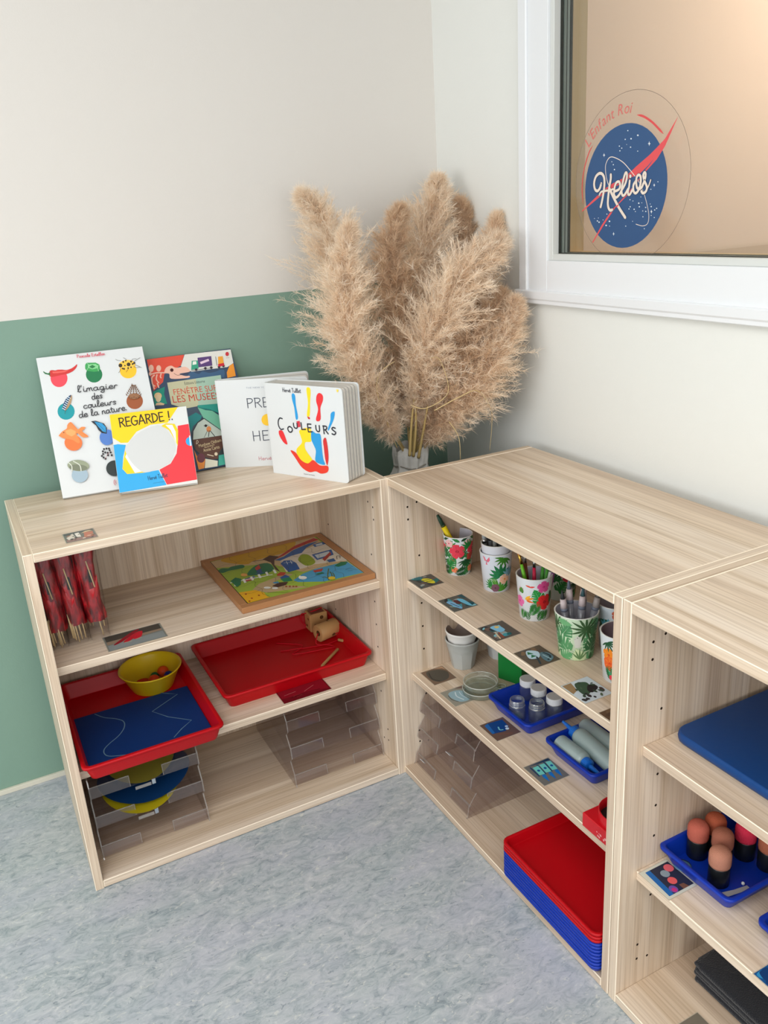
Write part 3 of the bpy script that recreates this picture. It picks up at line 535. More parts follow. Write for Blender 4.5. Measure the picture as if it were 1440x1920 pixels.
ART['b2_art'] = [
    ["p", [252, 208, 20], [[-0.0149, 0.1911], [0.1549, 0.1982], [0.1268, 0.154], [0.0879, 0.1539], [0.0547, 0.1408], [0.0326, 0.1169], [0.0172, 0.1182], [-0.0099, 0.1331]], 0],
    ["p", [44, 166, 226], [[-0.0072, 0.1153], [0.0101, 0.1161], [0.0275, 0.1119], [0.0184, 0.0847], [0.0131, 0.0554], [0.0253, 0.0425], [0.0629, 0.0402], [0.0917, 0.0423], [0.1048, 0.0043], [0.0002, -0.0015]], 0],
    ["p", [240, 52, 62], [[0.1485, 0.1434], [0.1737, 0.1449], [0.1769, 0.0077], [0.1056, 0.005], [0.0938, 0.0427], [0.1205, 0.0538], [0.1369, 0.0763], [0.145, 0.1098]], 0],
    ["p", [252, 208, 20], [[0.0274, 0.1108], [0.0212, 0.0881], [0.0132, 0.0561], [0.0218, 0.0422], [0.0629, 0.0402], [0.044, 0.0549], [0.0298, 0.0794]], 0],
    ["p", [252, 208, 20], [[0.1118, 0.1481], [0.1231, 0.1529], [0.1421, 0.1489], [0.1481, 0.1326], [0.1422, 0.0948], [0.137, 0.1109], [0.1278, 0.1352]], 0],
    ["p", [236, 236, 233], [[0.0304, 0.0982], [0.0327, 0.0752], [0.0564, 0.0438], [0.039, 0.0424], [0.0227, 0.0834]], 0],
    ["p", [236, 236, 233], [[0.1208, 0.1493], [0.1366, 0.1473], [0.142, 0.1295], [0.1398, 0.1028], [0.1313, 0.1348]], 0],
    ["p", [208, 210, 209], [[0.0249, 0.102], [0.0343, 0.1159], [0.0557, 0.1349], [0.0872, 0.1482], [0.1085, 0.1493], [0.1241, 0.1338], [0.136, 0.1033], [0.1344, 0.0843], [0.1212, 0.0594], [0.0986, 0.0473], [0.0629, 0.0402], [0.044, 0.0549], [0.0298, 0.0794]], 1],
    ["p", [44, 166, 226], [[0.1811, 0.1004], [0.1803, 0.0975], [0.1788, 0.0949], [0.1766, 0.0929], [0.174, 0.0916], [0.1712, 0.0911], [0.1684, 0.0914], [0.1659, 0.0926], [0.1638, 0.0946], [0.1623, 0.0971], [0.1615, 0.1], [0.1615, 0.103], [0.1623, 0.106], [0.1638, 0.1086], [0.166, 0.1106], [0.1686, 0.1119], [0.1714, 0.1124], [0.1742, 0.1121], [0.1767, 0.1109], [0.1789, 0.1089], [0.1804, 0.1064], [0.1811, 0.1035]], 0],
    ["p", [240, 240, 240], [[0.1708, 0.1161], [0.1733, 0.1158], [0.1722, 0.0901], [0.1697, 0.0904]], 0],
    ["t", [50, 38, 30], "REGARDE !.", [0.0183, 0.1562], [0.1411, 0.1599], 0.0221, "h", 0.0028],
    ["t", [20, 50, 80], "Hervé Tullet", [0.0657, 0.0211], [0.1101, 0.0231], 0.0097, "h", 0.0009],
    ["l", [20, 50, 80], [[0.0759, 0.0122], [0.1046, 0.0134]], 0.0004, 1, 0],
]
ART['b3'] = {'O': [-0.7991, -0.1526, 0.8034], 'yaw': 0.0084, 'lean': 0.4887, 'x0': -0.0484, 'x1': 0.1606, 'h': 0.2935}
ART['b3_art'] = [
    ["p", [58, 76, 102], [[-0.0484, 0], [0.1606, 0], [0.1606, 0.2935], [-0.0484, 0.2935]], 0],
    ["p", [226, 82, 62], [[-0.0529, 0.2984], [0.0401, 0.2957], [0.0247, 0.2687], [-0.0199, 0.2538], [-0.0283, 0.2338], [-0.0562, 0.2152]], 0],
    ["p", [226, 224, 216], [[0.0413, 0.2961], [0.1606, 0.2935], [0.1576, 0.257], [0.1396, 0.2486], [0.0822, 0.2496], [0.0473, 0.2496], [0.0242, 0.267]], 0],
    ["p", [240, 152, 52], [[0.1573, 0.2562], [0.1457, 0.2514], [0.1341, 0.2347], [0.1321, 0.2204], [0.1548, 0.2225]], 0],
    ["p", [64, 96, 130], [[0.0346, 0.2404], [0.0472, 0.2493], [0.0626, 0.2416], [0.0743, 0.2462], [0.0903, 0.2403], [0.1082, 0.2413], [0.1216, 0.2448], [0.1295, 0.2409], [0.1258, 0.2268], [0.1158, 0.2229], [0.0324, 0.2318]], 1],
    ["p", [240, 190, 170], [[-0.0182, 0.2606], [-0.0109, 0.2694], [0.0016, 0.272], [0.0118, 0.2652], [0.0339, 0.2647], [0.043, 0.2562], [0.0414, 0.2501], [0.0161, 0.2485], [0.028, 0.2414], [0.0396, 0.2396], [0.0333, 0.2352], [-0.0067, 0.2391], [-0.0085, 0.2521], [-0.0178, 0.2553]], 1],
    ["p", [70, 20, 24], [[0.0044, 0.2602], [0.0033, 0.2581], [0.0013, 0.2566], [-0.001, 0.2564], [-0.003, 0.2573], [-0.0041, 0.2591], [-0.0041, 0.2614], [-0.003, 0.2636], [-0.001, 0.265], [0.0013, 0.2653], [0.0032, 0.2644], [0.0044, 0.2625]], 0],
    ["l", [90, 40, 40], [[0.0034, 0.2521], [0.0119, 0.2455], [0.0364, 0.2473]], 0.0009, 1, 0],
    ["p", [240, 190, 170], [[-0.0419, 0.2712], [-0.0444, 0.2658], [-0.0483, 0.2629], [-0.0521, 0.2634], [-0.0543, 0.2673], [-0.0541, 0.273], [-0.0515, 0.2783], [-0.0477, 0.2813], [-0.0439, 0.2807], [-0.0417, 0.2769]], 0],
    ["p", [240, 190, 170], [[-0.0244, 0.2687], [-0.0267, 0.264], [-0.0304, 0.2614], [-0.034, 0.262], [-0.0361, 0.2654], [-0.0361, 0.2703], [-0.0337, 0.275], [-0.0301, 0.2776], [-0.0265, 0.2771], [-0.0243, 0.2737]], 0],
    ["p", [240, 190, 170], [[-0.0505, 0.2583], [-0.0519, 0.2554], [-0.054, 0.2538], [-0.0559, 0.2541], [-0.0571, 0.2562], [-0.057, 0.2593], [-0.0556, 0.2622], [-0.0535, 0.2638], [-0.0516, 0.2635], [-0.0504, 0.2614]], 0],
    ["l", [240, 190, 170], [[-0.045, 0.254], [-0.0523, 0.248], [-0.0545, 0.2325], [-0.0501, 0.2266]], 0.003, 1, 0],
    ["l", [240, 190, 170], [[-0.0383, 0.2539], [-0.0427, 0.243], [-0.0392, 0.2337]], 0.003, 1, 0],
    ["l", [240, 190, 170], [[-0.028, 0.255], [-0.0313, 0.2484], [-0.0306, 0.2448]], 0.003, 1, 0],
    ["l", [240, 190, 170], [[-0.0542, 0.2571], [-0.037, 0.259], [-0.0192, 0.2564]], 0.003, 1, 0],
    ["l", [240, 190, 170], [[-0.0541, 0.2307], [-0.0534, 0.22]], 0.003, 1, 0],
    ["l", [240, 190, 170], [[-0.0428, 0.2325], [-0.0421, 0.2218]], 0.003, 1, 0],
    ["p", [30, 140, 120], [[-0.0585, 0.2129], [-0.0272, 0.2213], [-0.0335, 0.2029], [-0.0322, 0.178], [-0.0623, 0.1777]], 0],
    ["p", [226, 190, 140], [[-0.0402, 0.1995], [-0.0411, 0.1972], [-0.0427, 0.1952], [-0.0448, 0.1936], [-0.0473, 0.1927], [-0.0498, 0.1924], [-0.0523, 0.1928], [-0.0546, 0.1938], [-0.0563, 0.1955], [-0.0575, 0.1975], [-0.058, 0.1999], [-0.0578, 0.2023], [-0.0568, 0.2046], [-0.0553, 0.2067], [-0.0532, 0.2082], [-0.0508, 0.2092], [-0.0482, 0.2095], [-0.0457, 0.2091], [-0.0434, 0.208], [-0.0416, 0.2064], [-0.0404, 0.2043], [-0.04, 0.202]], 0],
    ["p", [226, 200, 160], [[-0.0433, 0.1939], [-0.0442, 0.1912], [-0.0456, 0.1889], [-0.0473, 0.1871], [-0.0492, 0.1859], [-0.0511, 0.1854], [-0.0529, 0.1857], [-0.0545, 0.1867], [-0.0556, 0.1884], [-0.0563, 0.1907], [-0.0565, 0.1932], [-0.0561, 0.1959], [-0.0551, 0.1985], [-0.0538, 0.2009], [-0.0521, 0.2027], [-0.0502, 0.2039], [-0.0483, 0.2044], [-0.0464, 0.2041], [-0.0449, 0.2031], [-0.0437, 0.2014], [-0.043, 0.1991], [-0.0429, 0.1966]], 0],
    ["p", [226, 190, 150], [[-0.0613, 0.1784], [-0.0574, 0.1839], [-0.0474, 0.184], [-0.0386, 0.1791], [-0.0411, 0.176]], 0],
    ["p", [60, 160, 130], [[0.0544, 0.2771], [0.0697, 0.2759], [0.066, 0.2547], [0.047, 0.2538]], 0],
    ["p", [240, 240, 230], [[0.0565, 0.275], [0.0651, 0.2747], [0.0639, 0.2667], [0.0537, 0.2664]], 0],
    ["p", [92, 66, 120], [[0.0707, 0.283], [0.1058, 0.2826], [0.1022, 0.2576], [0.0669, 0.2582]], 0],
    ["p", [226, 200, 216], [[0.0738, 0.2711], [0.0971, 0.2766], [0.0979, 0.2706], [0.0748, 0.2652]], 0],
    ["l", [70, 70, 80], [[0.0471, 0.252], [0.1022, 0.2522]], 0.0012, 0, 0],
    ["p", [60, 50, 60], [[0.0628, 0.2524], [0.0616, 0.2505], [0.0596, 0.2495], [0.0576, 0.2498], [0.0562, 0.2513], [0.0561, 0.2534], [0.0573, 0.2554], [0.0593, 0.2564], [0.0613, 0.2561], [0.0627, 0.2546]], 0],
    ["p", [60, 50, 60], [[0.0865, 0.2526], [0.0853, 0.2506], [0.0833, 0.2496], [0.0812, 0.2499], [0.0798, 0.2514], [0.0797, 0.2536], [0.0809, 0.2555], [0.0829, 0.2566], [0.085, 0.2563], [0.0864, 0.2548]], 0],
    ["p", [60, 50, 60], [[0.1014, 0.2523], [0.1002, 0.2503], [0.0981, 0.2493], [0.096, 0.2496], [0.0947, 0.2511], [0.0946, 0.2533], [0.0958, 0.2552], [0.0978, 0.2563], [0.0999, 0.2559], [0.1013, 0.2544]], 0],
    ["p", [60, 50, 60], [[0.1215, 0.2512], [0.1203, 0.2492], [0.1182, 0.2482], [0.1161, 0.2485], [0.1148, 0.25], [0.1146, 0.2522], [0.1158, 0.2542], [0.1179, 0.2552], [0.12, 0.2549], [0.1214, 0.2534]], 0],
    ["p", [60, 50, 60], [[0.1334, 0.2522], [0.1322, 0.2502], [0.1301, 0.2492], [0.128, 0.2495], [0.1266, 0.2511], [0.1265, 0.2532], [0.1277, 0.2552], [0.1298, 0.2562], [0.1319, 0.2559], [0.1333, 0.2544]], 0],
    ["p", [240, 166, 60], [[0.1225, 0.2785], [0.1349, 0.2782], [0.1325, 0.2588], [0.1182, 0.259]], 0],
    ["p", [206, 40, 60], [[0.1174, 0.2591], [0.1329, 0.2605], [0.1331, 0.2532], [0.1166, 0.2528]], 0],
    ["l", [60, 60, 70], [[0.1165, 0.2793], [0.1142, 0.2559]], 0.001, 0, 0],
    ["p", [200, 50, 60], [[0.1522, 0.2818], [0.1509, 0.2792], [0.1487, 0.2774], [0.1463, 0.277], [0.1442, 0.2781], [0.1431, 0.2802], [0.1432, 0.283], [0.1445, 0.2856], [0.1467, 0.2873], [0.1491, 0.2877], [0.1512, 0.2867], [0.1523, 0.2845]], 0],
    ["l", [120, 60, 60], [[0.1424, 0.2724], [0.1503, 0.2719]], 0.0006, 1, 0],
    ["p", [196, 194, 160], [[-0.0194, 0.2303], [0.1168, 0.23], [0.1084, 0.1551], [0.0053, 0.1595], [-0.023, 0.1748]], 0],
    ["p", [166, 196, 176], [[0.0528, 0.2305], [0.1168, 0.23], [0.1084, 0.1551], [0.0412, 0.1589]], 0],
    ["t", [50, 50, 56], "Éditions Usborne", [0.0217, 0.2182], [0.0728, 0.217], 0.0074, "b", 0],
    ["t", [206, 82, 60], "FENÊTRE SUR", [-0.0106, 0.1971], [0.0998, 0.1926], 0.0145, "b", 0],
    ["t", [196, 64, 46], "LES MUSÉES", [-0.0175, 0.1777], [0.0983, 0.1701], 0.0175, "b", 0],
    ["p", [70, 84, 100], [[0.0051, 0.1587], [0.0414, 0.1598], [0.0466, 0.1331], [0.0177, 0.108], [0.0043, 0.0892], [0.0048, 0.1508]], 0],
    ["p", [46, 150, 136], [[0.0385, 0.162], [0.0898, 0.1581], [0.0868, 0.1335], [0.0685, 0.1437], [0.0398, 0.1538]], 0],
    ["p", [120, 190, 160], [[0.038, 0.1568], [0.0553, 0.1468], [0.0716, 0.1423], [0.0867, 0.1263], [0.0813, 0.0861], [0.0601, 0.0987], [0.0452, 0.128]], 0],
    ["l", [20, 90, 90], [[0.0403, 0.1555], [0.0641, 0.1471], [0.0866, 0.1326]], 0.0012, 1, 0],
    ["p", [40, 130, 130], [[0.0078, 0.1361], [0.0306, 0.1447], [0.0432, 0.1337], [0.0377, 0.1257], [0.0153, 0.1119], [0.0065, 0.0976]], 0],
    ["p", [56, 60, 64], [[0.0469, 0.1277], [0.0277, 0.1203], [0.0106, 0.1004], [0.0029, 0.0772], [0.0034, 0.0526], [0.0165, 0.0308], [0.0395, 0.0203], [0.06, 0.019], [0.0756, 0.0249], [0.0834, 0.0875]], 0],
    ["p", [196, 206, 194], [[0.0462, 0.1252], [0.0287, 0.1175], [0.0128, 0.0991], [0.0063, 0.0783], [0.0796, 0.0766], [0.0788, 0.0901]], 0],
    ["p", [98, 66, 54], [[0.0062, 0.078], [0.0795, 0.0761], [0.0752, 0.0498], [0.0624, 0.0345], [0.0534, 0.0203], [0.04, 0.022], [0.0188, 0.033], [0.0062, 0.0538]], 0],
    ["p", [224, 140, 80], [[0.0571, 0.0966], [0.0554, 0.093], [0.0525, 0.0907], [0.0492, 0.0902], [0.0465, 0.0917], [0.045, 0.0948], [0.0452, 0.0987], [0.047, 0.1023], [0.0499, 0.1046], [0.0531, 0.1051], [0.0559, 0.1036], [0.0573, 0.1005]], 0],
    ["p", [50, 40, 40], [[0.0492, 0.1069], [0.0481, 0.105], [0.0461, 0.104], [0.0441, 0.1044], [0.0427, 0.1059], [0.0426, 0.108], [0.0438, 0.1099], [0.0458, 0.1109], [0.0478, 0.1105], [0.0491, 0.109]], 0],
    ["l", [50, 40, 40], [[0.041, 0.1083], [0.0522, 0.1081]], 0.0012, 0, 0],
    ["l", [40, 50, 50], [[0.0509, 0.0933], [0.0455, 0.0792]], 0.0018, 0, 0],
    ["l", [40, 50, 50], [[0.0534, 0.0928], [0.0607, 0.0777]], 0.0018, 0, 0],
    ["l", [40, 50, 50], [[0.048, 0.0955], [0.0341, 0.0786]], 0.0009, 0, 0],
    ["t", [226, 206, 160], "Matthew Oldham", [0.0163, 0.0563], [0.0739, 0.0616], 0.008, "b", 0],
    ["t", [226, 206, 160], "Illustrations", [0.0289, 0.0522], [0.0548, 0.0553], 0.0041, "b", 0],
    ["t", [226, 206, 160], "Annie Carto", [0.024, 0.0431], [0.0653, 0.0454], 0.0083, "b", 0],
    ["p", [236, 220, 190], [[0.0563, 0.0321], [0.0549, 0.0297], [0.0525, 0.0284], [0.05, 0.0289], [0.0485, 0.0309], [0.0484, 0.0336], [0.0498, 0.036], [0.0522, 0.0372], [0.0547, 0.0368], [0.0563, 0.0348]], 0],
    ["l", [236, 220, 190], [[0.0313, 0.035], [0.0444, 0.029]], 0.002, 0, 0],
    ["l", [236, 220, 190], [[0.0113, 0.0669], [0.0151, 0.075], [0.0173, 0.0702], [0.0119, 0.0659]], 0.001, 1, 0],
    ["p", [228, 140, 60], [[0.0017, 0.0529], [0.0071, 0.0274], [0.0238, 0.0259], [0.0145, 0.0033], [0.0006, 0.0025]], 0],
    ["p", [110, 60, 70], [[0.0234, 0.0278], [0.0211, 0.0229], [0.0173, 0.0194], [0.0128, 0.0179], [0.0085, 0.0187], [0.0052, 0.0217], [0.0035, 0.0263], [0.0039, 0.0315], [0.0061, 0.0364], [0.0099, 0.0399], [0.0144, 0.0414], [0.0188, 0.0406], [0.0221, 0.0376], [0.0238, 0.033]], 0],
    ["p", [226, 222, 200], [[0.0238, 0.0259], [0.0521, 0.0153], [0.0493, 0.0017], [0.0161, 0.003]], 0],
    ["p", [70, 170, 150], [[0.0581, 0.0282], [0.0765, 0.0283], [0.0714, 0.0027], [0.0504, 0.0024]], 0],
    ["l", [30, 80, 80], [[0.0485, 0.0019], [0.0568, 0.0267], [0.0675, 0.0406]], 0.001, 1, 0],
]
ART['b4'] = {'O': [-0.7305, -0.1597, 0.8], 'yaw': -0.526, 'lean': 0, 'w': 0.2181, 'h': 0.2162}
ART['b4_art'] = [
    ["t", [150, 156, 170], "THE NEW YORK TIMES BESTSELLER", [0.0708, 0.1931], [0.1907, 0.1911], 0.0038, "b", 0],
    ["t", [60, 66, 80], "PRESS", [0.067, 0.1464], [0.1591, 0.147], 0.0227, "h", 0.002],
    ["t", [60, 66, 80], "HERE", [0.0718, 0.0643], [0.1564, 0.0655], 0.0241, "h", 0.002],
    ["p", [246, 196, 50], [[0.1279, 0.1146], [0.1269, 0.1105], [0.1248, 0.1069], [0.1219, 0.1039], [0.1182, 0.1019], [0.1142, 0.1009], [0.1101, 0.1011], [0.1064, 0.1025], [0.1032, 0.1048], [0.1009, 0.1081], [0.0996, 0.1119], [0.0995, 0.116], [0.1005, 0.12], [0.1026, 0.1236], [0.1056, 0.1266], [0.1092, 0.1286], [0.1132, 0.1296], [0.1173, 0.1294], [0.121, 0.128], [0.1242, 0.1257], [0.1265, 0.1224], [0.1278, 0.1186]], 0],
    ["t", [196, 110, 120], "Hervé Tullet", [0.0814, 0.0152], [0.154, 0.0158], 0.0096, "h", 0.0009],
    ["l", [226, 196, 90], [[0.1261, 0.1002], [0.1305, 0.1056]], 0.001, 1, 0],
]
ART['b5'] = {'O': [-0.6499, -0.2782, 0.8], 'yaw': -1.0607, 'lean': 0, 'w': 0.2164, 'h': 0.2154}
ART['b5_art'] = [
    ["p", [44, 152, 214], [[0.0773, 0.1935], [0.0823, 0.1969], [0.087, 0.1911], [0.0867, 0.1697], [0.0895, 0.1453], [0.0874, 0.1374], [0.0821, 0.1385], [0.0812, 0.1632], [0.0773, 0.1813]], 1],
    ["p", [250, 214, 40], [[0.121, 0.2083], [0.128, 0.2132], [0.1328, 0.206], [0.1282, 0.1787], [0.1243, 0.151], [0.1184, 0.146], [0.1158, 0.1504], [0.1221, 0.1782]], 1],
    ["p", [200, 50, 40], [[0.1162, 0.1467], [0.1236, 0.1448], [0.1238, 0.1403], [0.1185, 0.1408]], 0],
    ["p", [226, 52, 56], [[0.1489, 0.1966], [0.1566, 0.2024], [0.1653, 0.1976], [0.1647, 0.1856], [0.1562, 0.1686], [0.1544, 0.1442], [0.1469, 0.1375], [0.1406, 0.1416], [0.1492, 0.165], [0.1459, 0.1829]], 1],
    ["p", [44, 152, 214], [[0.184, 0.1586], [0.1946, 0.163], [0.1912, 0.1471], [0.1801, 0.1281], [0.1736, 0.1184], [0.1722, 0.1229], [0.1808, 0.1418]], 1],
    ["p", [226, 52, 56], [[0.028, 0.1051], [0.0393, 0.106], [0.047, 0.0883], [0.0497, 0.0751], [0.0397, 0.078], [0.0288, 0.093]], 1],
    ["p", [206, 56, 70], [[0.0837, 0.1324], [0.0932, 0.1344], [0.0943, 0.1208], [0.0863, 0.1186]], 0],
    ["p", [250, 214, 40], [[0.0893, 0.111], [0.1076, 0.1189], [0.1235, 0.1171], [0.1237, 0.0985], [0.1202, 0.0882], [0.1036, 0.0847], [0.1013, 0.0713], [0.1084, 0.0593], [0.1187, 0.0477], [0.1213, 0.0369], [0.1016, 0.0337], [0.0796, 0.0467], [0.0759, 0.0656], [0.0937, 0.0832], [0.0917, 0.0987]], 1],
    ["p", [44, 152, 214], [[0.1254, 0.1136], [0.137, 0.109], [0.1496, 0.1071], [0.1505, 0.0762], [0.1516, 0.0512], [0.1551, 0.0374], [0.1369, 0.0386], [0.1281, 0.0455], [0.1325, 0.0681], [0.1265, 0.0832], [0.1221, 0.0953]], 1],
    ["p", [224, 60, 44], [[0.0575, 0.0612], [0.0729, 0.0573], [0.0868, 0.0411], [0.1056, 0.0351], [0.1222, 0.0449], [0.1403, 0.0342], [0.1631, 0.0352], [0.1609, 0.0207], [0.142, 0.0147], [0.127, 0.0184], [0.1072, 0.0144], [0.0866, 0.0234], [0.0711, 0.0426]], 1],
    ["p", [206, 50, 50], [[0.1563, 0.0953], [0.1643, 0.1007], [0.1675, 0.0778], [0.1668, 0.0529], [0.1614, 0.0366], [0.1573, 0.0518], [0.1562, 0.0767]], 1],
    ["t", [40, 42, 52], "C", [0.0277, 0.1088], [0.0462, 0.1098], 0.0271, "h", 0.003],
    ["t", [40, 42, 52], "O", [0.0551, 0.1049], [0.071, 0.1057], 0.0135, "h", 0.003],
    ["t", [40, 42, 52], "U", [0.0723, 0.1158], [0.088, 0.1166], 0.0115, "h", 0.003],
    ["t", [40, 42, 52], "L", [0.0943, 0.1146], [0.1099, 0.1153], 0.0158, "h", 0.003],
    ["t", [40, 42, 52], "E", [0.1132, 0.1106], [0.1285, 0.1114], 0.0183, "h", 0.003],
    ["t", [40, 42, 52], "U", [0.1368, 0.1136], [0.1519, 0.1144], 0.0138, "h", 0.003],
    ["t", [40, 42, 52], "R", [0.1582, 0.1103], [0.1732, 0.111], 0.018, "h", 0.003],
    ["t", [40, 42, 52], "S", [0.1813, 0.1105], [0.1961, 0.1113], 0.0161, "h", 0.003],
    ["t", [70, 70, 80], "Hervé Tullet", [0.0514, 0.1987], [0.1049, 0.1995], 0.0093, "h", 0.0011],
    ["t", [90, 90, 100], "bayard jeunesse", [0.0914, 0.0074], [0.1227, 0.0073], 0.0027, "b", 0],
    ["p", [250, 214, 90], [[0.2046, 0.2133], [0.2111, 0.2131], [0.2083, 0.2071], [0.2055, 0.2075]], 0],
]
